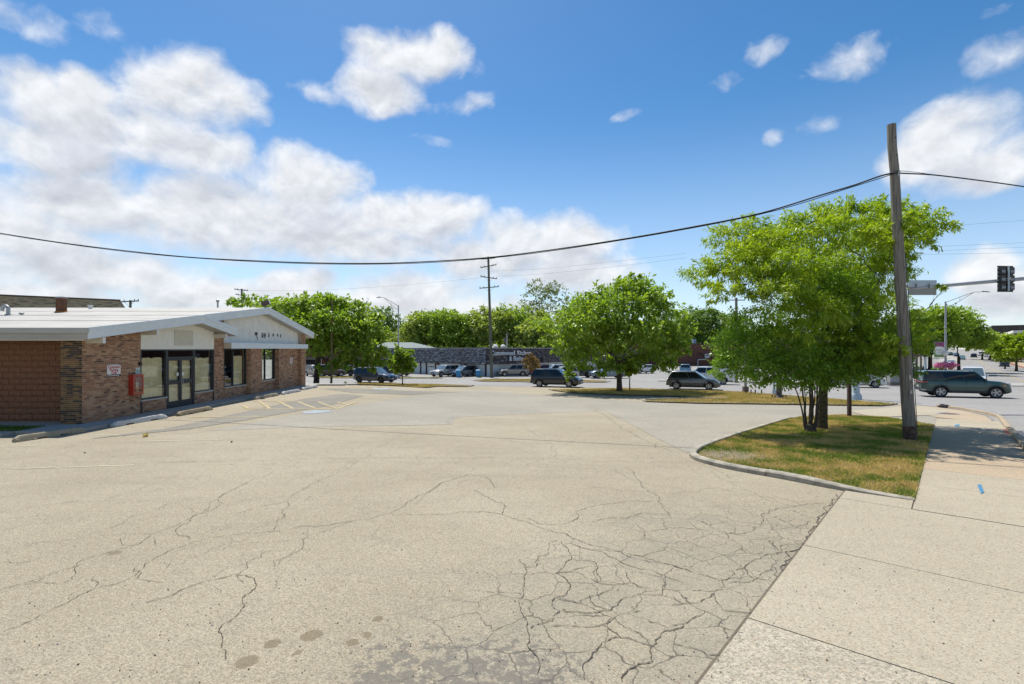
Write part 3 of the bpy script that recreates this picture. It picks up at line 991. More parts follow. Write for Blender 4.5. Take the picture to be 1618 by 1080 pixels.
# ---- cracks in the lot: thin broken ribbons of dirt
def crack_lines():
    def c3(*p): return [(x / 2.455, 640 + y / 2.455) for x, y in p]
    def c4(*p): return [(520 + x / 2.455, 640 + y / 2.455) for x, y in p]
    def c2(*p): return [(1060 + x / 2.455, 640 + y / 2.455) for x, y in p]
    L = [(c3((0, 885), (130, 835), (260, 770), (365, 715), (470, 690), (560, 620), (650, 570), (800, 520), (1000, 500), (1180, 470), (1375, 450)), 1.0),
         (c3((0, 720), (100, 690), (200, 655), (330, 600), (430, 570), (540, 540), (620, 490), (740, 440), (850, 360), (960, 300), (1060, 260)), 0.9),
         (c3((0, 725), (140, 690), (230, 648)), 0.6),
         (c3((890, 340), (840, 400), (740, 450), (690, 505), (740, 525)), 0.9),
         (c3((875, 990), (860, 930), (905, 830), (950, 740), (995, 700), (920, 660), (830, 680), (700, 720), (560, 770)), 1.25),
         (c3((920, 660), (960, 610), (1030, 570), (1080, 565)), 0.9), (c3((920, 660), (945, 695)), 0.8),
         (c3((1060, 640), (1060, 610), (1170, 560), (1260, 490), (1375, 450)), 0.8),
         (c3((0, 612), (110, 610), (150, 598)), 0.7), (c3((640, 690), (530, 675), (550, 650), (520, 632)), 0.9),
         (c3((120, 685), (230, 695), (280, 680), (290, 640), (310, 620)), 0.8), (c3((365, 715), (355, 680), (370, 665)), 0.8),
         (c3((1065, 490), (1110, 400), (1115, 375), (1010, 395), (900, 430)), 0.8),
         (c3((1115, 360), (1200, 310), (1310, 260), (1375, 225)), 0.8),
         (c3((0, 420), (150, 390), (400, 375), (640, 375)), 0.6), (c3((400, 375), (500, 340), (610, 300), (700, 270)), 0.6), (c3((0, 362), (90, 342)), 0.8),
         (c3((100, 545), (300, 520), (480, 500), (640, 500)), 0.5), (c3((430, 480), (520, 430), (620, 410), (660, 380)), 0.7), (c3((380, 500), (440, 470), (520, 452), (620, 430)), 0.5),
         (c3((640, 640), (660, 610)), 0.5), (c3((470, 520), (490, 545), (545, 540)), 0.7), (c3((590, 515), (610, 545)), 0.7), (c3((700, 620), (830, 555), (960, 520), (1060, 495)), 0.5),
         (c3((0, 250), (260, 240), (530, 226), (900, 216), (1375, 207)), 0.9),
         (c4((0, 207), (400, 207), (800, 209), (1000, 215), (1375, 222)), 0.9),
         (c4((0, 470), (150, 445), (240, 420), (300, 380), (390, 340), (440, 300), (540, 270), (610, 280), (640, 320)), 1.0),
         (c4((440, 300), (410, 325), (330, 385)), 0.6), (c4((500, 320), (540, 290), (590, 290)), 0.6),
         (c4((240, 425), (400, 425), (560, 415), (670, 425), (800, 470), (920, 500), (1000, 540), (1130, 570), (1240, 610), (1375, 640)), 1.1),
         (c4((940, 540), (1060, 570), (1180, 630), (1290, 660), (1375, 690)), 1.1),
         (c4((670, 425), (680, 385), (590, 345), (560, 330)), 1.0),
         (c4((760, 440), (900, 465), (965, 440), (970, 410), (1040, 390), (1120, 380), (1260, 375)), 1.0),
         (c4((1020, 455), (1160, 440), (1320, 428), (1240, 335), (1190, 280), (1150, 240)), 0.9),
         (c4((1000, 320), (1130, 335), (1240, 335), (1375, 345)), 0.7),
         (c4((890, 525), (850, 560), (850, 580), (810, 590), (805, 630), (755, 630), (735, 600)), 1.0),
         (c4((755, 630), (755, 730), (740, 800), (770, 850), (790, 960), (805, 1050)), 1.2), (c4((755, 735), (640, 730), (560, 720)), 0.8),
         (c4((900, 530), (940, 600), (880, 655), (875, 750), (895, 800), (865, 840), (780, 870)), 1.2),
         (c4((880, 655), (960, 650), (1040, 690), (1110, 700), (1170, 690), (1250, 720)), 1.0), (c4((875, 750), (960, 770), (1040, 740), (1110, 705)), 1.0),
         (c4((895, 800), (1000, 810), (1090, 800), (1130, 760), (1200, 735), (1290, 740), (1375, 770)), 1.2), (c4((865, 860), (980, 862), (1060, 855), (1140, 810), (1210, 800)), 1.2),
         (c4((1060, 855), (1130, 905), (1250, 940), (1300, 880), (1375, 855)), 1.3), (c4((1250, 940), (1255, 1000), (1160, 1030), (1140, 1080)), 1.4), (c4((1130, 905), (1040, 950), (985, 1010), (990, 1070)), 1.4),
         (c4((1010, 740), (1030, 780), (1090, 800)), 1.0), (c4((940, 600), (1030, 610), (1040, 690)), 1.0), (c4((1150, 640), (1170, 690)), 0.9), (c4((1290, 660), (1280, 740)), 1.0),
         (c4((1100, 0 + 250), (1200, 300), (1375, 330)), 0.5), (c4((340, 200), (350, 235)), 0.6), (c4((690, 255), (760, 240), (830, 210)), 0.6),
         (c4((0, 270), (60, 240), (150, 180), (240, 140), (300, 110)), 0.5), (c4((150, 180), (330, 165), (480, 150)), 0.5), (c4((520, 160), (700, 140), (870, 180), (960, 130)), 0.5),
         (c4((700, 20), (760, 90), (860, 150), (880, 205)), 0.6), (c4((1010, 10), (1070, 40), (1130, 90), (1240, 145), (1330, 185)), 0.9),
         (c4((0, 95), (250, 80), (470, 76), (482, 45)), 0.9), (c4((1050, 30), (1200, 60), (1375, 100)), 0.6),
         (c2((640, 345), (600, 410), (540, 490), (500, 560), (430, 640), (330, 830), (240, 940), (150, 1080)), 2.0),
         (c2((340, 465), (350, 430), (380, 410), (470, 395), (560, 385), (630, 380)), 1.1), (c2((510, 540), (380, 580), (350, 592), (290, 625), (215, 680), (120, 660), (0, 620)), 1.1),
         (c2((0, 345), (110, 340), (180, 320), (300, 350), (500, 380), (600, 385)), 0.6), (c2((170, 270), (230, 300), (330, 350), (400, 375)), 0.6), (c2((50, 440), (130, 490), (180, 505)), 0.5),
         (c2((215, 690), (300, 690), (400, 640)), 1.0), (c2((170, 730), (200, 800), (330, 810)), 1.2), (c2((0, 780), (120, 760), (170, 730)), 1.1), (c2((0, 860), (60, 850), (130, 800)), 1.1),
         (c2((0, 930), (140, 975), (220, 960)), 1.2), (c2((290, 625), (310, 670), (400, 690)), 0.9), (c2((370, 500), (440, 480), (520, 470)), 0.8), (c2((420, 440), (480, 470), (540, 450)), 0.8),
         (c2((60, 215), (170, 250), (230, 290)), 0.6)]
    return L


def build_cracks():
    rnd = random.Random(11)
    mb = MB()
    for pts, wk in crack_lines():
        P = [hit(x, y).to_2d() for x, y in pts]
        for _ in range(5):
            Q = [P[0]]
            for i in range(len(P) - 1):
                a, b = P[i], P[i + 1]
                L = (b - a).length
                if L > 0.05:
                    n = Vector((-(b - a).y, (b - a).x)) / max(L, 1e-6)
                    Q.append((a + b) / 2 + n * rnd.gauss(0, min(0.085 * L, 0.06)))
                Q.append(b)
            P = Q
        straight = wk == 0.9 and len(pts) == 5
        rows = []
        w0 = 0.0033 * wk
        for i, p in enumerate(P):
            d = (P[min(i + 1, len(P) - 1)] - P[max(i - 1, 0)])
            if d.length < 1e-6:
                continue
            d.normalize()
            n = Vector((-d.y, d.x))
            dist = max(1.0, p.y / 7.0)
            w = w0 * rnd.choice((0.3, 0.7, 0.9, 1.1, 1.4)) * dist ** 0.55
            if i in (0, len(P) - 1):
                w *= 0.2
            z = float(ground(p.x, p.y)) + 0.0132
            rows.append(((p.x + n.x * w, p.y + n.y * w, z), (p.x - n.x * w, p.y - n.y * w, z)))
        vs = [q for r in rows for q in r]
        fs = [(2 * i, 2 * i + 1, 2 * i + 3, 2 * i + 2) for i in range(len(rows) - 1)]
        mb.add(vs, fs)
    me = bpy.data.meshes.new('pavement_cracks')
    me.from_pydata(mb.v, [], mb.f)
    o = link('pavement_cracks', me, None, CRACK)
    o['kind'] = 'stuff'
    o['label'] = 'dark dirt filled cracks running through the tan asphalt'


build_cracks()

# ---------------------------------------------------------------- buildings
BRICK = mat('mixed_brown_brick', (0.2, 0.12, 0.07), 0.88, 0.22, 30, 0.5, 90, rand=[(0.0, (0.33, 0.175, 0.10)), (0.2, (0.42, 0.25, 0.15)), (0.42, (0.36, 0.19, 0.11)), (0.62, (0.45, 0.29, 0.175)), (0.78, (0.25, 0.135, 0.085)), (0.92, (0.14, 0.085, 0.06))])
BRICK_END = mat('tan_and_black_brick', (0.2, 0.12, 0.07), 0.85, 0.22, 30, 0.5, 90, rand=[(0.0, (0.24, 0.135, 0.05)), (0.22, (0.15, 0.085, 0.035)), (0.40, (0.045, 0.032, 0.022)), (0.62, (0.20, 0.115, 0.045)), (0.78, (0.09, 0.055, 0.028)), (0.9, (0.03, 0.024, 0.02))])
MORTAR = mat('pale_mortar', (0.40, 0.345, 0.265), 0.95, 0.15, 12, 0.4, 90)
BLOCK = mat('brown_painted_block', (0.235, 0.10, 0.042), 0.72, 0.38, 3.5, 0.9, 32, col2=(0.11, 0.046, 0.022), c2scale=0.9)
BLOCKJ = mat('brown_block_joint', (0.34, 0.19, 0.10), 0.85, 0.2, 6)
ROOFW = mat('white_roof_membrane', (0.40, 0.385, 0.35), 0.75, 0.09, 0.8, 0.15, 6, col2=(0.355, 0.34, 0.305), c2scale=0.7)
FASCIA = mat('pale_blue_white_paint', (0.68, 0.735, 0.755), 0.6, 0.06, 3)
CREAM = mat('cream_paint', (0.56, 0.52, 0.43), 0.7, 0.08, 3)
STUCCO = mat('off_white_stucco', (0.75, 0.73, 0.65), 0.9, 0.07, 4, 0.35, 90)
STUCCO2 = mat('ribbed_white_stucco', (0.74, 0.735, 0.68), 0.9, 0.12, 2.2, 0.6, 60)
BRONZE = mat('dark_bronze_metal', (0.022, 0.026, 0.033), 0.45, 0.1, 5, spec=0.5)
GLASS = glass_mat()
PAPER = mat('brown_kraft_paper', (0.72, 0.595, 0.36), 0.9, 0.16, 5, 0.7, 7)
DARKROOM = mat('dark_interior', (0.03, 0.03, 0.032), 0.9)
SILL = mat('limestone_sill', (0.50, 0.48, 0.43), 0.8, 0.1, 10)
RED = mat('red_enamel', (0.40, 0.035, 0.018), 0.35, 0.1, 6, coat=0.3)
WHITE = mat('white_paint', (0.72, 0.71, 0.68), 0.6, 0.06, 4)
BLACK = mat('black_paint', (0.012, 0.012, 0.013), 0.5)
GALV = mat('galvanised_steel', (0.36, 0.37, 0.37), 0.5, 0.15, 8, metal=0.6)
RUST = mat('rusty_steel', (0.17, 0.06, 0.02), 0.85, 0.4, 9, 0.4, 40, col2=(0.09, 0.05, 0.035), c2scale=6)


def bricks(mb, o, u, nrm, W, zt, z0=0.0, proud=0.011, holes=()):
    """running bond bricks standing proud of a mortar wall; zt(x) gives the wall top"""
    o, u, nrm = Vector(o), Vector(u), Vector(nrm)
    bl, bh, pl, ph = 0.194, 0.0575, 0.204, 0.0677
    rnd = random.Random(int(W * 1000) + int(o.y * 10))
    row = 0
    z = z0 + 0.005
    while z < z0 + 6:
        x = -pl / 2 if row % 2 else 0.0
        any_ = False
        while x < W:
            a, b = max(x, 0.0) + 0.003, min(x + bl, W - 0.003)
            x += pl
            if b - a < 0.02:
                continue
            if z + bh > zt((a + b) / 2):
                continue
            if any(h[0] < (a + b) / 2 < h[1] and h[2] < z + bh / 2 < h[3] for h in holes):
                continue
            any_ = True
            d = proud + rnd.uniform(-0.003, 0.003)
            p = [o + u * q + Vector((0, 0, zz)) + nrm * k for k in (-0.004, d) for q, zz in ((a, z), (b, z), (b, z + bh), (a, z + bh))]
            mb.add(p, [(4, 5, 6, 7), (0, 1, 5, 4), (1, 2, 6, 5), (2, 3, 7, 6), (3, 0, 4, 7)])
        z += ph
        row += 1
        if not any_ and z > z0 + 0.5:
            break


def storefront(root, y0, y1, z0, z1, muls=(), transom=None, papers=(), x=-14.05, fr=0.055, name='window'):
    """aluminium framed shop window on the facade plane: frame, panes, paper hung inside"""
    f = MB()
    f.bx(x - .05, x + .05, y0, y0 + fr, z0, z1).bx(x - .05, x + .05, y1 - fr, y1, z0, z1)
    f.bx(x - .05, x + .05, y0 + fr, y1 - fr, z0, z0 + fr).bx(x - .05, x + .05, y0 + fr, y1 - fr, z1 - fr, z1)
    for m in muls:
        f.bx(x - .049, x + .051, m - fr / 2, m + fr / 2, z0 + fr, z1 - fr)
    w = f.build(name, BRONZE, root, world=True)
    es = [y0 + fr] + [e for m in muls for e in (m - fr / 2, m + fr / 2)] + [y1 - fr]
    for i in range(0, len(es), 2):
        pn = MB().bx(x - .004, x + .004, es[i] + .001, es[i + 1] - .001, z0 + fr + .001, z1 - fr - .001).build('pane', GLASS, w)
        pn.location = -Vector(root.location)
    rnd = random.Random(int(y0 * 100))
    for (a, b, zz0, zz1) in papers:
        p = MB()
        n = 14
        vs = []
        for j in range(7):
            for i in range(n + 1):
                yy = a + (b - a) * i / n
                zz = zz0 + (zz1 - zz0) * j / 6 + (rnd.uniform(-.025, .025) if j == 6 else 0)
                vs.append((x - .09 - rnd.uniform(0, .02), yy, zz))
        fs = [(j * (n + 1) + i, j * (n + 1) + i + 1, (j + 1) * (n + 1) + i + 1, (j + 1) * (n + 1) + i) for j in range(6) for i in range(n)]
        p.add(vs, fs)
        q = p.build('window_paper', PAPER, w, smooth=60)
        q.location = -Vector(root.location)
    return w


def roof_top(Y):
    if Y < 29.15:
        return 3.14 + (Y - 16.43) * (4.82 - 3.14) / (29.15 - 16.43)
    return 4.82 - (Y - 29.15) * (4.82 - 3.58) / 6.85


def build_shop():
    b = thing('brick_shop', 'low brick shop with white gabled roof and papered storefront windows', 'shop', (-14, 26, 0))
    XF = -14.0
    TH = 0.36
    # walls (mortar) and their bricks
    under = lambda Y: (roof_top(Y) - TH if Y < 22.6 else roof_top(22.6) - TH - (Y - 22.6) * 0.155) if Y < 25.2 else roof_top(Y) - TH
    def wall(y0, y1, z0, zt, x=XF):
        MB().prism([(x - .25, y0, z0), (x - .25, y1, z0), (x - .25, y1, zt(y1)), (x - .25, y0, zt(y0))], (.25, 0, 0)).build('wall', MORTAR, b, world=True)
    cst = lambda v: (lambda Y: v)
    wall(16.88, 19.58, -.2, under)
    wall(19.6, 21.09, -.2, cst(.46)); wall(23.0, 24.4, -.2, cst(.47))
    wall(24.5, 25.35, -.2, under)
    wall(25.4, 27.55, -.2, cst(.52))
    wall(28.9, 30.98, -.2, cst(.62))
    wall(32.2, 34.4, -.2, cst(2.49)); wall(32.02, 32.2, -.2, cst(.75))
    for (a, c, top) in ((27.58, 28.88, 2.49), (31.0, 32.0, 2.49)):
        MB().bx(-14.2, -13.77, a, c, -.2, top).build('pier', MORTAR, b, world=True)
    MB().prism([(-14.2, 34.4, -.2), (-14.2, 35.1, -.2), (-14.2, 35.1, roof_top(35.1) - TH), (-14.2, 34.4, roof_top(34.4) - TH)], (.43, 0, 0)).build('pier', MORTAR, b, world=True)
    MB().bx(-14.69, -14.251, 16.88, 17.3, -.2, 2.95).build('pier', MORTAR, b, world=True)
    bk = MB()
    Yv, Xv = (0, 1, 0), (1, 0, 0)
    bricks(bk, (XF, 16.88, -.1), Yv, Xv, 2.70, lambda u: under(16.88 + u) + .1, 0)
    for a, c, t in ((19.6, 21.09, .46), (23.0, 24.4, .47), (25.4, 27.55, .52), (28.9, 30.98, .62), (32.02, 32.2, .75)):
        bricks(bk, (XF, a, -.1), Yv, Xv, c - a, lambda u: t + .1)
    bricks(bk, (XF, 24.5, -.1), Yv, Xv, .85, lambda u: under(24.5 + u) + .1)
    bricks(bk, (XF, 32.2, -.1), Yv, Xv, 2.2, lambda u: 2.59)
    for (a, c) in ((27.58, 28.88), (31.0, 32.0)):
        bricks(bk, (-13.77, a, -.1), Yv, Xv, c - a, lambda u: 2.58)
        bricks(bk, (-14.0, a, -.1), Xv, (0, -1, 0), .23, lambda u: 2.58)
    bricks(bk, (-13.77, 34.4, -.1), Yv, Xv, .70, lambda u: roof_top(34.4 + u) - TH + .1)
    bricks(bk, (-14.0, 34.4, -.1), Xv, (0, -1, 0), .23, lambda u: 2.58)
    br = bk.build('brickwork', BRICK, b, world=True)
    br['kind'] = 'stuff'
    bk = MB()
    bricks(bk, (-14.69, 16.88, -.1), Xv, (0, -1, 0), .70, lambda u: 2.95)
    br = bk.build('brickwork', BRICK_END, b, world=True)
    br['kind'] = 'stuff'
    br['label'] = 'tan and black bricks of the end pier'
    # brown block wall, block by block
    MB().bx(-45, -14.72, 17.42, 17.7, -.2, 3.1).build('block_wall_joints', BLOCKJ, b, world=True)
    MB().bx(-14.72, -14.695, 17.31, 17.41, -.1, 2.9).build('corner_trim', SILL, b, world=True)
    variants = []
    for k in range(4):
        rnd = random.Random(k)
        m = MB()
        nx, nz = 6, 4
        vs = []
        for j in range(nz + 1):
            for i in range(nx + 1):
                edge = i in (0, nx) or j in (0, nz)
                vs.append((-.1925 + .385 * i / nx, 0.0 if edge else -rnd.uniform(.008, .028), -.0925 + .185 * j / nz))
        fs = [(j * (nx + 1) + i, j * (nx + 1) + i + 1, (j + 1) * (nx + 1) + i + 1, (j + 1) * (nx + 1) + i) for j in range(nz) for i in range(nx)]
        m.add(vs, fs)
        m.add([(-.195, 0, -.095), (.195, 0, -.095), (.195, 0, .095), (-.195, 0, .095), (-.195, .03, -.095), (.195, .03, -.095), (.195, .03, .095), (-.195, .03, .095)],
              [(0, 1, 5, 4), (1, 2, 6, 5), (2, 3, 7, 6), (3, 0, 4, 7)])
        o = m.build('tmp', BLOCK)
        variants.append(o.data)
        bpy.data.objects.remove(o)
    for k, me in enumerate(variants):
        me.name = 'block'
    rnd = random.Random(5)
    for r in range(15):
        for c in range(13):
            x = -14.92 - c * .4 - (.2 if r % 2 else 0)
            o = link('block', variants[rnd.randrange(4)], b)
            o.location = Vector((x, 17.40 + rnd.uniform(-.003, .003), -.06 + r * .2)) - Vector(b.location)
        if r % 2:
            m = MB().bx(-14.915, -14.727, 17.385, 17.41, -.155 + r * .2, .035 + r * .2).build('half_block', BLOCK, b, world=True)
    # roof
    top = [(16.43, 3.14), (29.15, 4.82), (36.0, 3.58)]
    poly = [(-45, y, z) for y, z in top] + [(-45, y, z - TH) for y, z in reversed(top)]
    rf = MB().prism(poly, (45 - 13.55, 0, 0))
    rf.prism([(-13.55, 16.43, 3.14), (-13.55, 22.6, roof_top(22.6)), (-13.55, 22.6, roof_top(22.6) - TH), (-13.55, 16.43, 3.14 - TH)], (.12, 0, 0))
    rf.prism([(-14.0, 22.6, 3.93), (-14.0, 25.5, 3.45), (-14.0, 25.5, 3.10), (-14.0, 22.6, 3.59)], (.57, 0, 0))
    rf.build('roof', ROOFW, b, world=True)
    for yy in (19.5, 22.6, 25.6):
        MB().prism([(-45, yy, roof_top(yy) + .003), (-45, yy + .06, roof_top(yy + .06) + .003), (-45, yy + .06, roof_top(yy + .06) + .012), (-45, yy, roof_top(yy) + .012)], (45 - 13.6, 0, 0)).build('membrane_seam', ROOFW, b, world=True)
    f = MB()
    def board(x, pts, h0, h1, th=.03, m=FASCIA):
        for (ya, za), (yb, zb) in zip(pts[:-1], pts[1:]):
            MB().prism([(x, ya, za - h0), (x, yb, zb - h0), (x, yb, zb - h1), (x, ya, za - h1)], (th, 0, 0)).build('fascia_board', m, b, world=True)
    g1 = [(16.43, 3.16), (19.4, roof_top(19.4) + .02), (22.6, roof_top(22.6) + .02), (25.5, 3.48)]
    board(-13.43, g1, .12, .37)
    board(-13.40, g1, -.005, .14, .035)
    g2 = [(23.0, roof_top(23.0) + .02), (29.15, 4.84), (36.0, 3.60)]
    board(-13.55, g2, .12, .37)
    board(-13.52, g2, -.005, .14, .035)
    MB().bx(-45, -13.40, 16.35, 16.43, 2.98, 3.15).build('gutter', mat('grey_gutter', (0.42, 0.42, 0.37), 0.6, 0.08, 2), b, world=True)
    MB().bx(-45, -13.6, 16.47, 16.51, 2.74, 2.97).build('fascia_board', CREAM, b, world=True)
    MB().prism([(-45, 16.51, 2.745), (-13.6, 16.51, 2.745), (-13.6, 17.4, 2.88), (-45, 17.4, 2.88)], (0, 0, .02)).build('soffit', CREAM, b, world=True)
    for y0, za, zb in ((17.0, 2.66, 2.86), (19.62, 3.01, 3.21), (24.45, 2.99, 3.18)):
        o = MB().bx(-14.0, -13.40, y0 - .0, y0 + .1, za, zb).build('outrigger_beam', CREAM, b, world=True)
        MB().bx(-13.40, -13.38, y0 - .004, y0 + .104, za - .004, zb + .004).build('beam_cap', WHITE, b, world=True)
    # white gable panels
    def panel(y0, y1, z0, zt, m, x=-13.985):
        ys = sorted(set([y0, y1] + [q for q in (22.6, 29.15) if y0 < q < y1]))
        MB().prism([(x - .2, y, z0) for y in ys] + [(x - .2, y, zt(y)) for y in reversed(ys)], (.2, 0, 0)).build('gable_panel', m, b, world=True)
    panel(19.6, 24.5, 2.455, lambda Y: under(Y) - .001, STUCCO)
    MB().bx(-13.98, -13.97, 21.55, 22.85, 2.62, 3.28).build('sign_backing', mat('aged_cream_panel', (0.56, 0.53, 0.43), 0.9, 0.09, 5), b, world=True)
    panel(25.36, 34.39, 2.78, lambda Y: roof_top(Y) - TH - .001, STUCCO2)
    # holes and stains where sign letters were taken off
    mk = MB()
    rnd = random.Random(2)
    for i, yy in enumerate((28.55, 29.25, 29.6, 30.0, 30.6, 31.2, 31.6)):
        for k in range(3 if i else 5):
            mk.bx(-13.986, -13.98, yy + rnd.uniform(-.1, .12), yy + rnd.uniform(.14, .24), 3.10 + rnd.choice((0, .12, .24)), 3.16 + rnd.choice((0, .12, .24)))
    mk.bx(-13.986, -13.98, 28.75, 28.85, 2.98, 3.09)
    mk.build('letter_holes', mat('anchor_stain', (0.25, 0.24, 0.21), 0.9), b, world=True)['kind'] = 'stuff'
    # canopy over the second front
    MB().bx(-14.3, -13.62, 25.37, 35.12, 2.50, 2.77).build('canopy', FASCIA, b, world=True)
    MB().bx(-14.2, -13.62, 25.345, 25.37, 2.495, 2.775).build('canopy_end', CREAM, b, world=True)
    MB().bx(-13.62, -13.6, 25.345, 35.14, 2.49, 2.785).build('fascia_board', FASCIA, b, world=True)
    # glazed fronts
    storefront(b, 19.6, 21.12, .50, 2.45, (), None, [(19.68, 21.04, .56, 2.12)])
    storefront(b, 22.98, 24.42, .50, 2.45, (), None, [(23.06, 24.34, .56, 2.06)])
    storefront(b, 25.38, 27.56, .56, 2.48, (26.25,), None, [(26.42, 27.4, .62, 2.10)])
    storefront(b, 28.92, 30.96, .66, 2.48, (29.75,), None, [])
    storefront(b, 32.02, 32.2, .80, 2.48, (), None, [])
    for y0, y1, z in ((19.58, 21.11, .46), (22.98, 24.44, .47), (25.38, 27.57, .52), (28.9, 30.97, .62), (32.01, 32.22, .755)):
        MB().bx(-14.1, -13.95, y0, y1, z, z + .045).build('sill', SILL, b, world=True)
    MB().bx(-14.1, -13.97, 19.58, 19.66, -.05, .455).build('jamb', BRONZE, b, world=True)
    MB().bx(-14.1, -13.97, 24.42, 24.49, -.05, 2.45).build('jamb', BRONZE, b, world=True)
    # double door
    fr = MB().bx(-14.1, -14.0, 21.12, 21.2, .0, 2.45).bx(-14.1, -14.0, 22.9, 22.98, .0, 2.45).bx(-14.1, -14.0, 21.2, 22.9, 2.39, 2.45).bx(-14.1, -14.0, 21.2, 22.9, 2.07, 2.14)
    df = fr.build('door_frame', BRONZE, b, world=True)
    q = MB().bx(-14.054, -14.046, 21.2, 22.9, 2.141, 2.389).build('transom_pane', GLASS, df)
    q.location = -Vector(b.location)
    for k, (y0, y1) in enumerate(((21.205, 22.045), (22.055, 22.895))):
        d = MB()
        d.bx(-14.07, -14.02, y0, y0 + .075, .02, 2.065).bx(-14.07, -14.02, y1 - .075, y1, .02, 2.065)
        d.bx(-14.07, -14.02, y0 + .075, y1 - .075, .02, .27).bx(-14.07, -14.02, y0 + .075, y1 - .075, .98, 1.16).bx(-14.07, -14.02, y0 + .075, y1 - .075, 1.98, 2.065)
        dr = d.build('door', BRONZE, b, world=True)
        for a, c in ((.271, .979), (1.161, 1.979)):
            p = MB().bx(-14.05, -14.042, y0 + .076, y1 - .076, a, c).build('pane', GLASS, dr)
            p.location = -Vector(b.location)
        yh = y1 - .05 if k == 0 else y0 + .05
        s = -1 if k == 0 else 1
        h = MB().tube([(-14.02, yh, .93), (-13.95, yh, .93), (-13.95, yh + s * .0, 1.2), (-14.02, yh, 1.2)], .014, 8).build('handle', GALV, dr, smooth=60)
        h.location = -Vector(b.location)
        p = MB().bx(-14.13, -14.12, y0 + .05, y1 - .05, .2, 2.0).build('door_paper', PAPER, dr)
        p.location = -Vector(b.location)
        p = MB().bx(-14.041, -14.038, (y1 - .24 if k == 0 else y0 + .11), (y1 - .11 if k == 0 else y0 + .24), 1.33, 1.46).build('door_sticker', WHITE, dr)
        p.location = -Vector(b.location)
    # room behind the glass
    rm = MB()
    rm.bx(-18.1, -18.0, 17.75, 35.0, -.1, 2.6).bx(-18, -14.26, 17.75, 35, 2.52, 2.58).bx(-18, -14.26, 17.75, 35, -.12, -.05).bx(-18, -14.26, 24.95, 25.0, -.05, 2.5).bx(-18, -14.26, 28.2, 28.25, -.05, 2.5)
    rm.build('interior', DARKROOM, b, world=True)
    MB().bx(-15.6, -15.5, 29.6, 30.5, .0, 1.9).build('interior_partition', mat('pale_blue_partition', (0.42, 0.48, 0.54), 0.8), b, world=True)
    # things fixed on it
    MB().bx(-13.99, -13.955, 33.0, 33.06, .8, .86).build('hose_tap', GALV, b, world=True)
    return b


build_shop()


def wall_sign():
    s = thing('wall_sign', 'white parking notice with red lettering screwed to the shop brick wall', 'sign', (-13.985, 18.24, 1.72))
    MB().bx(0, .012, -.31, .31, -.235, .235).build('board', WHITE, s)
    MB().bx(.0125, .016, -.31, .31, .175, .235).build('header_band', mat('dark_red_print', (0.16, 0.03, 0.03), 0.6), s)
    MB().bx(.0125, .016, -.31, .31, -.235, -.155).build('footer_band', BLACK, s)
    rot = (R(90), 0, R(90))
    for i, t in enumerate(('Customer', 'Parking', 'Only')):
        text_mesh('lettering', t, .135, mat('red_print', (0.45, 0.04, 0.05), 0.6), s, (.014, 0, .105 - i * .105), rot, .001, bold=.004)
    mk = MB()
    rnd = random.Random(3)
    for zz in (.205, -.195):
        y = -.26
        while y < .24:
            l = rnd.uniform(.03, .08)
            mk.bx(.0165, .0175, y, y + l, zz - .015, zz + .015)
            y += l + .025
    mk.build('small_print', WHITE, s)


wall_sign()


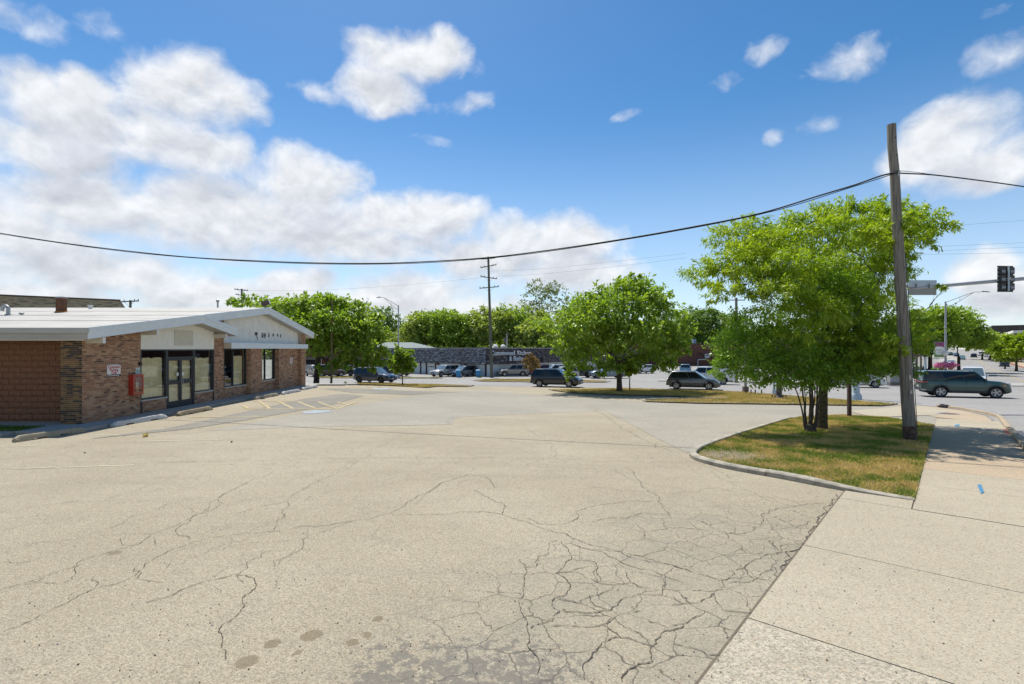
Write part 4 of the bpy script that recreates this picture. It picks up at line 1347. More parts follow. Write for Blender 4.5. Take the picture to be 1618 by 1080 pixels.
def cabinet():
    c = thing('extinguisher_cabinet', 'red metal fire extinguisher cabinet beside the storefront window', 'cabinet', (-13.985, 19.22, 1.13))
    MB().bx(0, .18, -.27, -.255, -.38, .38).bx(0, .18, .255, .27, -.38, .38).bx(0, .18, -.255, .255, .36, .38).bx(0, .18, -.255, .255, -.38, -.36).bx(0, .01, -.255, .255, -.36, .36).build('case', RED, c)
    MB().bx(.165, .182, -.255, -.19, -.36, .36).bx(.165, .182, .19, .255, -.36, .36).bx(.165, .182, -.19, .19, .30, .36).bx(.165, .182, -.19, .19, -.36, -.30).build('door_frame', RED, c)
    MB().bx(.170, .176, -.19, .19, -.3, .3).build('pane', GLASS, c)
    e = MB().lathe([(0, -.28), (.055, -.28), (.06, -.26), (.06, .05), (.045, .10), (.015, .13), (.015, .17), (0, .17)], (.09, .02, 0)).build('extinguisher', mat('cream_label_red', (0.45, 0.10, 0.06), 0.4, col2=(0.6, 0.55, 0.45), c2scale=8), c, smooth=40)
    MB().tube([(.09, .02, .15), (.13, -.06, .12), (.12, -.09, -.1)], .012, 6).build('hose', BLACK, c, smooth=60)
    n = thing('notice_plate', 'small pale green notice plate on the wall above the red cabinet', 'notice', (-13.985, 19.42, 1.52))
    MB().bx(0, .008, -.11, .13, -.24, .24).build('plate', mat('pale_green_plate', (0.45, 0.56, 0.52), 0.6), n)
    MB().bx(.009, .012, -.05, .08, -.16, -.02).build('pictogram', BLACK, n)
    MB().bx(.009, .012, -.08, .10, .13, .16).bx(.009, .012, -.07, .09, .07, .10).bx(.009, .012, -.08, .10, .01, .03).build('print', mat('grey_print', (0.2, 0.22, 0.22), 0.7), n)
    d = thing('door_chime', 'small black alarm box beside the top of the pale green notice', 'alarm', (-13.985, 19.53, 1.9))
    MB().bx(0, .06, -.07, .06, -.06, .07).build('box', BLACK, d, bevel=.008)
    MB().lathe([(0, 0), (.02, .0), (.02, .012), (0, .016)], (.065, .0, 0), n=10).build('lens', RED, d)
    n = thing('wall_sign', 'small white and pink notice on the far end of the brick shop', 'sign', (-13.985, 33.3, 1.72))
    MB().bx(0, .012, -.2, .2, -.19, .19).build('board', mat('pink_white', (0.62, 0.50, 0.48), 0.6, col2=(0.7, 0.68, 0.66), c2scale=12), n)
    MB().bx(0, .012, -.16, .16, -.30, -.21).build('lower_plate', GALV, n)
    MB().bx(.013, .015, -.13, .13, .08, .13).bx(.013, .015, -.13, .13, -.02, .03).bx(.013, .015, -.1, .1, -.12, -.08).build('print', mat('faded_red_print', (0.5, 0.2, 0.2), 0.7), n)


cabinet()


def roof_hit(px, py):
    k = (CY - py) / F
    m = (4.82 - 3.14) / (29.15 - 16.43)
    Y = (3.14 - m * 16.43 - CAMZ) / (k - m)
    Y = min(Y, 29.0)
    return Vector((XA(px, Y), Y, roof_top(Y)))


def roof_things():
    q = roof_hit(97, 493)
    c = thing('flue', 'rust streaked square metal flue standing on the white shop roof', 'flue', q)
    MB().box((0, 0, .32), (.30, .30, .72)).build('stack', RUST, c)
    MB().box((0, 0, .71), (.33, .33, .07)).build('cap', mat('grey_steel_cap', (0.25, 0.26, 0.27), 0.5, 0.2, 6), c)
    MB().lathe([(.27, -.02), (.24, .05), (.20, .06)], n=12).build('flashing', mat('rust_orange', (0.35, 0.13, 0.02), 0.9, 0.4, 9), c, smooth=40)
    q = roof_hit(13, 498)
    c = thing('vent_pipe', 'gooseneck vent pipe curving over on the left of the white roof', 'vent pipe', q)
    pts = [(0, 0, -.05), (0, 0, .28)] + [(-.13 + .13 * math.cos(a), 0, .28 + .13 * math.sin(a)) for a in np.linspace(.3, 3.1, 8)] + [(-.27, 0, .2)]
    MB().tube(pts, .075, 12).build('pipe', GALV, c, smooth=50)
    MB().lathe([(.15, -.03), (.12, .05), (.08, .06)], n=12).build('flashing', GALV, c, smooth=40)
    q = roof_hit(34, 497)
    c = thing('roof_vent', 'low round vent cap between gooseneck pipe and rusty flue', 'roof vent', q)
    MB().lathe([(.06, -.05), (.06, .04), (.10, .04), (.10, .09), (0, .11)], n=12).build('cap', GALV, c, smooth=40)
    q = roof_hit(143, 487.5)
    c = thing('roof_vent', 'small square white vent near the crest of the roof behind the flue', 'roof vent', q)
    MB().box((0, 0, .06), (.13, .13, .2)).build('stack', WHITE, c)
    MB().box((0, 0, .17), (.19, .19, .06)).build('cap', WHITE, c)
    q = Vector((XA(344, 30), 30, roof_top(30)))
    c = thing('roof_vent', 'thin grey vent pipe showing over the roof crest right of centre', 'roof vent', q)
    MB().lathe([(.05, -.1), (.05, .55), (.09, .55), (.09, .68), (0, .72)], n=10).build('pipe', GALV, c, smooth=40)
    q = Vector((XA(419, 28.9), 28.9, roof_top(28.9)))
    c = thing('floodlight', 'brown metal floodlight tilted up on the peak of the gable', 'floodlight', q, R(15))
    MB().tube([(0, 0, -.05), (0, 0, .12)], .03, 8).build('stem', BRONZE, c)
    MB().box((0.02, 0, .26), (.42, .30, .26), rot=Matrix.Rotation(R(-20), 3, 'Y')).build('housing', mat('brown_metal', (0.09, 0.06, 0.045), 0.5, 0.2, 7), c, bevel=.02)
    MB().box((.22, 0, .34), (.02, .26, .22), rot=Matrix.Rotation(R(-20), 3, 'Y')).build('lens', mat('grey_lens', (0.3, 0.3, 0.3), 0.15), c)


roof_things()


def back_block():
    b = thing('brick_building', 'grey tan brick building with dark coping behind the white roof', 'building', (-44.5, 45, 0))
    a, c = Vector((-62, 33.2, 0)), Vector((-37.7, 49.8, 0))
    u = (c - a).normalized()
    n = Vector((u.y, -u.x, 0))
    L = (c - a).length
    m = pavement_mat('tan_grey_brick', (0.30, 0.265, 0.19), (0.19, 0.165, 0.12), (0.33, 0.30, 0.215), 0.3)
    w = MB().prism([a, c, c - n * 18, a - n * 18], (0, 0, 7.15)).build('wall', m, b, world=True)
    mb = MB()
    bricks_rows = MB()
    rnd = random.Random(8)
    for r in range(26):
        z = 4.6 + r * .1
        x = (r % 2) * .2
        while x < L - .42:
            p = [a + u * q + Vector((0, 0, zz)) + n * k for k in (0, .008 + rnd.uniform(0, .006)) for q, zz in ((x, z), (x + .38, z), (x + .38, z + .088), (x, z + .088))]
            bricks_rows.add(p, [(4, 5, 6, 7), (0, 1, 5, 4), (1, 2, 6, 5), (2, 3, 7, 6), (3, 0, 4, 7)])
            x += .4
    o = bricks_rows.build('brickwork', mat('tan_grey_bricks', (0.3, 0.26, 0.2), 0.9, 0.15, 6, rand=[(0, (0.34, 0.305, 0.215)), (0.5, (0.27, 0.24, 0.175)), (0.85, (0.17, 0.15, 0.115))]), b, world=True)
    o['kind'] = 'stuff'
    MB().prism([a + n * .08, c + n * .08 + u * .08, c - n * 18, a - n * 18], (0, 0, .13)).build('coping', mat('dark_coping', (0.055, 0.035, 0.03), 0.6), b).location = (Vector((0, 0, 7.15)) - Vector(b.location))


back_block()


# ---- the shingled store across the street
KC = Vector((-3.0, 78.0, 0))
DL = Vector((-0.755, 0.656, 0))
DR = Vector((0.656, 0.755, 0))
NL = Vector((-0.656, -0.755, 0))
NR = Vector((0.755, -0.656, 0))


def dl(px):
    k = (px - CX) / F
    return (KC.x - KC.y * k) / (0.755 + 0.656 * k)


def dr(px):
    k = (px - CX) / F
    return (-KC.x + KC.y * k) / (0.656 - 0.755 * k)


def build_store():
    zb = -1.9
    b = thing('shingle_store', 'low white store with dark shingled mansard and white script lettering', 'store', (KC.x, KC.y, zb))
    wallm = mat('pale_blue_white_wall', (0.56, 0.63, 0.66), 0.8, 0.08, 1.2)
    LL, LR = 42.0, 48.0
    z0, z1, z2 = zb, .23, 2.56
    P = [KC, KC + DR * LR, KC + DR * LR + DL * LL, KC + DL * LL]
    MB().prism([p + Vector((0, 0, z0)) for p in P], (0, 0, z1 - z0 + .02)).build('wall', wallm, b, world=True)
    # mansard core: leans in from the eave to the top
    oh, ins = .55, .25
    def ring(off, z):
        return [KC + NL * off + NR * off + Vector((0, 0, z)), KC + DR * LR + NR * off - NL * off + Vector((0, 0, z)),
                KC + DR * LR + DL * LL - NR * off - NL * off + Vector((0, 0, z)), KC + DL * LL + NL * off - NR * off + Vector((0, 0, z))]
    r0, r1 = ring(oh, z1), ring(-ins, z2)
    mm = MB().add(r0 + r1, [(3, 2, 1, 0), (4, 5, 6, 7), (0, 1, 5, 4), (1, 2, 6, 5), (2, 3, 7, 6), (3, 0, 4, 7)])
    mm.build('mansard', mat('mansard_felt', (0.05, 0.042, 0.04), 0.9), b, world=True)
    MB().add(ring(oh + .02, z1 - .1) + ring(oh + .02, z1), [(3, 2, 1, 0), (4, 5, 6, 7), (0, 1, 5, 4), (1, 2, 6, 5), (2, 3, 7, 6), (3, 0, 4, 7)]).build('eave_board', mat('dark_brown_trim', (0.04, 0.025, 0.022), 0.7), b, world=True)
    MB().add(ring(-ins + .05, z2) + ring(-ins + .05, z2 + .10), [(3, 2, 1, 0), (4, 5, 6, 7), (0, 1, 5, 4), (1, 2, 6, 5), (2, 3, 7, 6), (3, 0, 4, 7)]).build('roof_edge', mat('pale_gravel_stop', (0.42, 0.41, 0.38), 0.8, 0.15, 3), b, world=True)
    rnd = random.Random(4)
    for face, (D, N, L, m) in enumerate(((DL, NL, LL, mat('weathered_pale_shingle', (0.2, 0.2, 0.2), 0.85, 0.3, 3, rand=[(0, (0.085, 0.092, 0.105)), (.22, (0.115, 0.125, 0.14)), (.45, (0.10, 0.105, 0.115)), (.66, (0.145, 0.16, 0.18)), (.84, (0.07, 0.07, 0.075)), (.92, (0.22, 0.235, 0.26))])),
                                         (DR, NR, LR, mat('dark_brown_shingle', (0.1, 0.08, 0.07), 0.85, 0.3, 3, rand=[(0, (0.065, 0.05, 0.047)), (.25, (0.10, 0.075, 0.068)), (.5, (0.045, 0.035, 0.034)), (.7, (0.135, 0.115, 0.108)), (.9, (0.20, 0.185, 0.18))])))):
        s = MB()
        rows = 9
        for r in range(rows):
            f0, f1 = r / rows, (r + 1.15) / rows
            f1 = min(f1, 1.0)
            o0 = oh + (-ins - oh) * f0
            o1 = oh + (-ins - oh) * f1
            za, zc = z1 + (z2 - z1) * f0, z1 + (z2 - z1) * f1
            d = -o0 + rnd.uniform(0, .3)
            while d < L:
                wd = rnd.uniform(.22, .5)
                e0 = min(d + wd - .012, L)
                t = .085 + rnd.uniform(-.012, .02)
                dz = rnd.uniform(-.025, .02)
                nn = N
                a0 = KC + D * d + N * (o0 + t) + Vector((0, 0, za + dz))
                b0 = KC + D * e0 + N * (o0 + t) + Vector((0, 0, za + dz))
                b1 = KC + D * e0 + N * (o1 + .012) + Vector((0, 0, zc))
                a1 = KC + D * d + N * (o1 + .012) + Vector((0, 0, zc))
                back = N * -.05
                s.add([a0, b0, b1, a1, a0 + back, b0 + back, b1 + back, a1 + back], [(0, 1, 2, 3), (0, 4, 5, 1), (1, 5, 6, 2), (3, 7, 4, 0)])
                d += wd
        o = s.build('shingles', m, b, world=True)
        o['kind'] = 'stuff'
        o['label'] = ('pale weathered shingles of the left slope', 'dark brown shingles under the white lettering')[face]
    # posts, garage door, details on the left wall
    post = mat('dark_red_brown_post', (0.055, 0.03, 0.032), 0.7)
    def on_left(d, z, off=0.0):
        return KC + DL * d + NL * off + Vector((0, 0, z))
    for px, w in ((665, .22), (674.3, .34), (688.3, .2), (768, .32), (640, .22)):
        d = dl(px)
        MB().prism([on_left(d - w / 2, z0, .0), on_left(d + w / 2, z0, .0), on_left(d + w / 2, z0, .12), on_left(d - w / 2, z0, .12)], (0, 0, z1 - z0 - .1)).build('post', post, b, world=True)
    d0, d1 = dl(687), dl(675.5)
    gd = MB().prism([on_left(d0, z0, .0), on_left(d1, z0, .0), on_left(d1, z0, .05), on_left(d0, z0, .05)], (0, 0, 1.95)).build('garage_door', mat('white_garage_door', (0.62, 0.66, 0.66), 0.6, 0.05, 2), b, world=True)
    for i in range(4):
        a = d1 + (d0 - d1) * (.10 + i * .22)
        e = a + (d0 - d1) * .13
        q = MB().prism([on_left(a, .0 - .62, .045), on_left(e, -.62, .045), on_left(e, -.62, .07), on_left(a, -.62, .07)], (0, 0, .2)).build('window', BLACK, gd)
        q.location = -Vector(b.location)
    for k in range(3):
        q = MB().prism([on_left(d0, z0 + .48 * (k + 1), .05), on_left(d1, z0 + .48 * (k + 1), .05), on_left(d1, z0 + .48 * (k + 1), .056), on_left(d0, z0 + .48 * (k + 1), .056)], (0, 0, .025)).build('panel_joint', GALV, gd)
        q.location = -Vector(b.location)
    for pa, pb, za, zc, nm, m in ((691.5, 694.5, -.15, .1, 'wall_lamp', RUST), (729.5, 737, -.30, .10, 'air_conditioner', BLACK)):
        a, e = dl(pa), dl(pb)
        MB().prism([on_left(a, za, .0), on_left(e, za, .0), on_left(e, za, .25), on_left(a, za, .25)], (0, 0, zc - za)).build(nm, m, b, world=True)
    MB().prism([on_left(dl(731), -.25, .25), on_left(dl(735.5), -.25, .25), on_left(dl(735.5), -.25, .27), on_left(dl(731), -.25, .27)], (0, 0, .25)).build('grille', GALV, b, world=True)
    # lettering on the right slope
    yaw = math.atan2(DR.y, DR.x)
    wp = mat('white_sign_letters', (0.78, 0.80, 0.80), 0.5)
    lean = math.atan2(oh + ins, z2 - z1)
    for body, pa, pb, zc, sz in (('Customwood  Kitchens', 774, 837, 1.80, 1.05), ('& Baths', 800, 822.5, .90, 1.12)):
        dm = (dr(pa) + dr(pb)) / 2
        f = (zc - z1) / (z2 - z1)
        p = KC + DR * dm + NR * (oh + (-ins - oh) * f + .16) + Vector((0, 0, zc))
        t = text_mesh('lettering', body, sz, wp, b, p - Vector(b.location), (0, 0, 0), .05, 0.34)
        wd = t.dimensions.x
        want = dr(pb) - dr(pa)
        rot = Matrix.Rotation(yaw, 4, 'Z') @ Matrix.Rotation(R(90) - lean, 4, 'X')
        t.matrix_local = Matrix.Translation(p - Vector(b.location)) @ rot @ Matrix.Diagonal((want / wd, 1, 1, 1))
    dk = MB().prism([KC + DR * dr(851) + NR * .6 + Vector((0, 0, .1)), KC + DR * dr(853.5) + NR * .6 + Vector((0, 0, .1)), KC + DR * dr(853.5) + NR * .8 + Vector((0, 0, .1)), KC + DR * dr(851) + NR * .8 + Vector((0, 0, .1))], (0, 0, 1.0)).build('vent_hood', BLACK, b, world=True)
    MB().prism([KC + DR * dr(866) + Vector((0, 0, z0)), KC + DR * dr(866.6) + Vector((0, 0, z0)), KC + DR * dr(866.6) + NR * .08 + Vector((0, 0, z0)), KC + DR * dr(866) + NR * .08 + Vector((0, 0, z0))], (0, 0, 2.0)).build('downpipe', GALV, b, world=True)
    for i, px in enumerate((783, 795)):
        p = Vector((XA(px, 84), 84, z2 + .05))
        v = thing('roof_turbine', ('white domed vent on the store roof just right of the tall pole', 'white domed vent on the store roof, second one right of the tall pole')[i], 'roof vent', p, group='domed vents on the shingled store roof')
        MB().lathe([(.34, 0), (.34, .12), (.42, .13), (.42, .22)], n=14).build('collar', GALV, v)
        MB().lathe([(.42, .22), (.38, .40), (.24, .54), (0, .60)], n=14).build('dome', WHITE, v, smooth=60)


build_store()


def plain_building(name, label, cat, quad, z0, z1, wm, coping=None, ch=.25, windows=(), roofm=None):
    """box building on a plan quadrilateral; windows = (edge, u0, u1, za, zb)"""
    c = sum((Vector((*q, 0)) for q in quad), Vector()) / 4
    b = thing(name, label, cat, (c.x, c.y, z0))
    P = [Vector((*q, 0)) for q in quad]
    MB().prism([p + Vector((0, 0, z0)) for p in P], (0, 0, z1 - z0)).build('wall', wm, b, world=True)
    if coping:
        Q = [p + (p - c).normalized() * .15 for p in P]
        MB().prism([p + Vector((0, 0, z1)) for p in Q], (0, 0, ch)).build('coping', coping, b, world=True)
    for (e, u0, u1, za, zb) in windows:
        p, q = P[e], P[(e + 1) % 4]
        d = (q - p)
        n = Vector((d.y, -d.x, 0)).normalized()
        if n.dot(p - c) < 0:
            n = -n
        a, bb = p + d * u0, p + d * u1
        up = Vector((0, 0, 1))
        w = MB()
        t = .12
        for (s, e2, l, h) in ((a, bb, za - t, za), (a, bb, zb, zb + t)):
            w.prism([s + up * l, e2 + up * l, e2 + up * l + n * .1, s + up * l + n * .1], (0, 0, h - l))
        dn = d.normalized()
        for s in (a, bb - dn * t):
            w.prism([s + up * za, s + dn * t + up * za, s + dn * t + up * za + n * .1, s + up * za + n * .1], (0, 0, zb - za))
        wo = w.build('window', SILL, b, world=True)
        g = MB().prism([a + dn * t + up * za, bb - dn * t + up * za, bb - dn * t + up * za + n * .04, a + dn * t + up * za + n * .04], (0, 0, zb - za)).build('pane', mat('dark_window_pane', (0.03, 0.035, 0.04), 0.08), wo)
        g.location = -Vector(b.location)
    return b


def far_buildings():
    brickb = pavement_mat('far_brown_brick', (0.135, 0.072, 0.058), (0.09, 0.05, 0.042), (0.165, 0.09, 0.07), 0.25, scale=.05)
    q = hit(1080, 577.5)
    Y = q.y
    zt = ZA(543.5, Y)
    x0, x1 = XA(985, Y), XA(1300, Y)
    b = plain_building('brick_building', 'plain brown brick building with air conditioner duct across the street', 'building', [(x0, Y), (x1, Y), (x1, Y + 25), (x0, Y + 25)], q.z - .5, zt, brickb, mat('brown_coping', (0.07, 0.05, 0.045), 0.7), .2)
    rows = MB()
    rnd = random.Random(12)
    z = q.z
    while z < zt - .1:
        MBx = x0
        rows.bx(x0, x1, Y - .02, Y, z, z + .16)
        z += .2
    o = rows.build('brick_courses', brickb, b, world=True)
    o['kind'] = 'stuff'
    up = lambda py: ZA(py, Y)
    ac = MB().bx(XA(1112.5, Y), XA(1119, Y), Y - .9, Y - .03, up(565), up(558.5)).build('duct_box', mat('pale_metal', (0.45, 0.48, 0.50), 0.5), b, world=True)
    MB().bx(XA(1114, Y), XA(1117.8, Y), Y - .93, Y - .9, up(561.5), up(559.8)).build('grille', BLACK, b, world=True)
    MB().tube([(XA(1115, Y), Y - .45, up(565)), (XA(1115, Y), Y - .45, up(567.3)), (XA(1102, Y), Y - .45, up(567.8)), (XA(1101.5, Y), Y - .45, up(569)), (XA(1101.5, Y), Y - .45, up(579))], .16, 8).build('duct', MATS['pale_metal'], b, world=True)
    MB().bx(XA(1104, Y), XA(1108, Y), Y - .4, Y - .03, up(560), up(558)).build('lamp', BLACK, b, world=True)
    MB().bx(XA(1104.5, Y), XA(1109, Y), Y + 4, Y + 7, zt + .2, zt + 1.4).build('roof_unit', mat('blue_grey_metal', (0.25, 0.36, 0.45), 0.6), b, world=True)
    # grey building joining the store on the right
    plain_building('grey_shed', 'low dark grey building between the shingled store and the brick one', 'building', [(XA(915, 112), 112), (XA(1010, 125), 125), (XA(1010, 140), 140), (XA(915, 130), 130)], -2.2, 1.9, mat('dark_grey_wall', (0.13, 0.14, 0.145), 0.8, 0.1, .4), mat('grey_coping', (0.3, 0.3, 0.3), 0.7), .15)
    # hip roofed house behind the store, left
    Yh = 105
    xa, xb = XA(585, Yh), XA(686, Yh)
    zr, ze = ZA(540, Yh), ZA(549.5, Yh)
    b = thing('hip_roof_house', 'building with grey hipped roof behind the left of the shingled store', 'house', ((xa + xb) / 2, Yh, -2))
    MB().bx(xa + .4, xb - .4, Yh + .4, Yh + 11.6, -2, ze).build('wall', WHITE, b, world=True)
    MB().add([(xa, Yh, ze), (xb, Yh, ze), (xb, Yh + 12, ze), (xa, Yh + 12, ze), (xa + 2, Yh + 5, zr), (xb - 5.5, Yh + 5, zr)], [(0, 1, 5, 4), (1, 2, 5), (2, 3, 4, 5), (3, 0, 4), (3, 2, 1, 0)]).build('roof', mat('grey_green_roof', (0.20, 0.235, 0.225), 0.9, 0.1, .8), b, world=True)
    # brown brick shops behind the left tree
    Yb = 92
    brickr = pavement_mat('far_red_brick', (0.16, 0.065, 0.045), (0.10, 0.045, 0.035), (0.2, 0.085, 0.06), 0.25, scale=.05)
    xa, xb = XA(440, Yb), XA(592, Yb)
    b = plain_building('brick_shops', 'red brick shop row with dark windows behind the left tree', 'shop', [(xa, Yb), (xb, Yb), (xb, Yb + 12), (xa, Yb + 12)], -2.1, ZA(556, Yb), brickr, mat('dark_fascia', (0.06, 0.05, 0.05), 0.7), .3,
                       [(0, .05, .2, -1.2, .6), (0, .28, .45, -1.2, .6), (0, .55, .7, -1.6, .6), (0, .78, .95, -1.2, .6)])
    MB().bx(xa, xb, Yb - 1.4, Yb - .02, .75, 1.0).build('awning', mat('dark_awning', (0.07, 0.075, 0.08), 0.8), b, world=True)
    # far down the main street on its right side
    def sq(s0, s1, t0, t1):
        return [ST(s0, t0), ST(s0, t1), ST(s1, t1), ST(s1, t0)]
    tanb = pavement_mat('far_tan_brick', (0.20, 0.13, 0.10), (0.14, 0.09, 0.075), (0.24, 0.16, 0.125), 0.2, scale=.05)
    win = lambda n, za, zb: [(0, (i + .2) / n, (i + .8) / n, za, zb) for i in range(n)]
    plain_building('street_block', 'tall dark brick block with flat roof far down the main street', 'building', sq(16, 45, 368, 420), 1, 14.2, pavement_mat('far_dark_brick', (0.075, 0.066, 0.06), (0.055, 0.05, 0.046), (0.09, 0.08, 0.072), 0.2, scale=.05), mat('dark_fascia', (0.06, 0.05, 0.05), 0.7), .5, win(6, 3, 6) + win(6, 8, 11))
    plain_building('street_block', 'red brick corner building with white cornice far down the main street', 'building', sq(17, 40, 262, 330), -.5, 8.3, tanb, WHITE, .9, win(9, 1.2, 3.6) + win(9, 5, 7))
    plain_building('street_block', 'low brick shop front nearer on the right of the main street', 'building', sq(24, 45, 170, 235), -2, 5.0, tanb, SILL, .5, win(10, -.5, 2.2))
    plain_building('street_block', 'pale shop building on the left of the main street behind trees', 'building', [ST(-22, 95), ST(-4.5, 95), ST(-4.5, 150), ST(-22, 150)], -2.2, 3.6, tanb, SILL, .4, [(1, .05, .25, -1.2, 1), (1, .35, .55, -1.2, 1), (1, .65, .9, -1.2, 1)])


far_buildings()

# ---------------------------------------------------------------- trees
BARK = mat('grey_brown_bark', (0.085, 0.066, 0.048), 0.95, 0.4, 9, 0.9, 26, col2=(0.045, 0.034, 0.026), c2scale=7)
BARK_MOSS = mat('mossy_bark', (0.10, 0.085, 0.042), 0.95, 0.45, 10, 1.0, 22, col2=(0.045, 0.038, 0.022), c2scale=9)
BARK_PALE = mat('pale_bark', (0.15, 0.125, 0.09), 0.95, 0.3, 9, 0.8, 26)
L_LOCUST = leaf_mat('bright_locust_leaf', (0.17, 0.285, 0.018), (0.39, 0.475, 0.036), 0.46, (1.3, 1.35, 0.4))
L_SHRUB = leaf_mat('round_shrub_leaf', (0.115, 0.235, 0.022), (0.28, 0.41, 0.042), 0.42, (1.25, 1.35, 0.4))
L_MID = leaf_mat('mid_green_leaf', (0.14, 0.25, 0.03), (0.33, 0.43, 0.055), 0.46, (1.3, 1.35, 0.5))
L_DEEP = leaf_mat('deep_green_leaf', (0.085, 0.175, 0.03), (0.17, 0.28, 0.045), 0.36)
L_FAR = leaf_mat('soft_green_leaf', (0.19, 0.28, 0.06), (0.34, 0.43, 0.10), 0.42)
L_OLIVE = leaf_mat('sparse_olive_leaf', (0.1313, 0.1837, 0.07), (0.2275, 0.28, 0.1138), 0.3)
L_BROWN = leaf_mat('withered_leaf', (0.22, 0.145, 0.045), (0.34, 0.25, 0.085), 0.3, (1.2, 1.0, 0.6))


def leaf_cloud(pads, n, length, aspect, rng, droop=0.35, twig=38, sigma=0.22, flat=0.0, top=0.0, fold=0.25):
    """pads: rows (x, y, z, rx, ry, rz, weight); returns vertex and face arrays of folded leaf blades grown around twigs"""
    pads = np.asarray(pads, float)
    vol = (pads[:, 3] * pads[:, 4] * pads[:, 5]) ** 0.72 * pads[:, 6]
    cnt = np.maximum(8, (n * vol / vol.sum()).astype(int))
    P, D = [], []
    for (x, y, z, rx, ry, rz, w), c in zip(pads, cnt):
        k = max(3, int(c / twig))
        d = rng.normal(size=(k, 3))
        d /= np.linalg.norm(d, axis=1)[:, None]
        r = rng.random(k) ** (1 / 2.4)
        if top:
            d[:, 2] = np.where(rng.random(k) < top, np.abs(d[:, 2]), d[:, 2])
        tw = d * r[:, None] * np.array([rx, ry, rz]) * (1.0 - sigma * 0.95)
        idx = rng.integers(0, k, c)
        # each twig is a short spray running outward
        along = rng.random(c)
        spray = (d * np.array([1, 1, 0.5]))[idx] * (along * sigma * 2.2)[:, None] * min(rx, ry)
        jit = rng.normal(size=(c, 3)) * sigma * 0.42 * min(rx, ry, rz * 1.5) * np.array([1, 1, 0.75])
        P.append(tw[idx] + spray + jit + np.array([x, y, z]))
        D.append(d[idx] * 0.8 + rng.normal(size=(c, 3)) * 0.75)
    P = np.concatenate(P)
    D = np.concatenate(D)
    D[:, 2] = D[:, 2] * (1 - flat) - droop
    D /= np.linalg.norm(D, axis=1)[:, None]
    m = len(P)
    nn = rng.normal(size=(m, 3)) * 0.55 + np.array([0, 0, 1.0])
    S = np.cross(D, nn)
    S /= np.linalg.norm(S, axis=1)[:, None] + 1e-9
    U = np.cross(S, D)
    L = length * rng.uniform(0.55, 1.3, m)
    W = L * aspect * rng.uniform(0.8, 1.25, m)
    v = np.empty((m, 4, 3))
    v[:, 0] = P
    mid = P + D * (L * 0.48)[:, None]
    v[:, 1] = mid + S * W[:, None] - U * (W * fold)[:, None]
    v[:, 2] = P + D * L[:, None] - np.array([0, 0, 1]) * (L * 0.12)[:, None]
    v[:, 3] = mid - S * W[:, None] - U * (W * fold)[:, None]
    q = np.arange(m * 4).reshape(m, 4)
    return v.reshape(-1, 3), q


def limb(mb, p0, p1, r0, r1, rnd, wob=0.12, n=6, seg=6, up=0.15):
    p0, p1 = Vector(p0), Vector(p1)
    L = (p1 - p0).length
    pts, rad = [], []
    o = Vector((0, 0, 0))
    for i in range(seg + 1):
        t = i / seg
        p = p0.lerp(p1, t)
        p.z += math.sin(t * math.pi) * L * up
        if 0 < i < seg:
            o = o * 0.5 + Vector((rnd.uniform(-1, 1), rnd.uniform(-1, 1), rnd.uniform(-1, 1))) * L * wob * 0.35
            p += o
        pts.append(p)
        rad.append(r0 + (r1 - r0) * t)
    mb.tube(pts, rad, n)
    return pts


def make_tree(name, label, base, fork, r0, pads, nleaf, leaf, lm, bark=None, group=None, seed=1, cat='tree', aspect=0.3, droop=0.35, stems=None, flare=1.5, twig=38, sigma=0.22, top=0.0, branch=True, fold=0.25, limb_r=0.42, hubs=4):
    """base, fork: foot of the trunk and where it divides; pads in world coordinates"""
    rnd = random.Random(seed)
    rng = np.random.default_rng(seed)
    base = Vector(base)
    root = thing(name, label, cat, base, 0, group)
    mb = MB()
    fork = Vector(fork)
    if stems is None:
        pts, rad = [], []
        L = (fork - base).length
        for i in range(9):
            t = i / 8
            p = base.lerp(fork, t) + Vector((math.sin(t * 4 + seed) * .02 * L * t, math.cos(t * 3 + seed) * .02 * L * t, 0))
            pts.append(p)
            rad.append(r0 * (1 - 0.22 * t) * (1 + (flare - 1) * math.exp(-t * 9)))
        pts[0] = base - Vector((0, 0, .15))
        mb.tube(pts, rad, 12)
        start = pts[-1]
    else:
        for (b, e, r) in stems:
            limb(mb, b, e, r, r * .55, rnd, .05, 6, 6, 0.02)
        start = fork
    if branch:
        A = np.asarray(pads, float)
        cen = [Vector(p[:3]) for p in A]
        order = sorted(range(len(cen)), key=lambda i: (cen[i] - start).length)
        nodes = [(start, r0 * .72 if stems is None else r0)]
        for i in order:
            c = cen[i]
            best = min(nodes, key=lambda q: (q[0] - c).length + 0.25 * (q[0] - start).length)
            rr = max(0.012, min(best[1] * .8, r0 * limb_r * (0.55 + 0.45 * rnd.random())))
            tip = max(0.008, rr * .4)
            pts = limb(mb, best[0], c, rr, tip, rnd, .16, 6, 7, 0.06)
            nodes.append((pts[4], rr * .7))
            nodes.append((c, tip))
            for k in range(hubs):
                d = Vector((rnd.gauss(0, 1), rnd.gauss(0, 1), rnd.gauss(0.2, .8))).normalized()
                e = c + Vector((d.x * A[i][3], d.y * A[i][4], d.z * A[i][5])) * .8
                limb(mb, pts[rnd.randrange(3, 8)], e, tip * .8, tip * .25, rnd, .2, 4, 4, 0.02)
    mb.build('trunk', bark or BARK, root, smooth=60, world=True)
    v, q = leaf_cloud(pads, nleaf, leaf, aspect, rng, droop, twig, sigma, top=top, fold=fold)
    v = v - np.array(base)
    np_mesh('crown', v, q, lm, root)
    return root


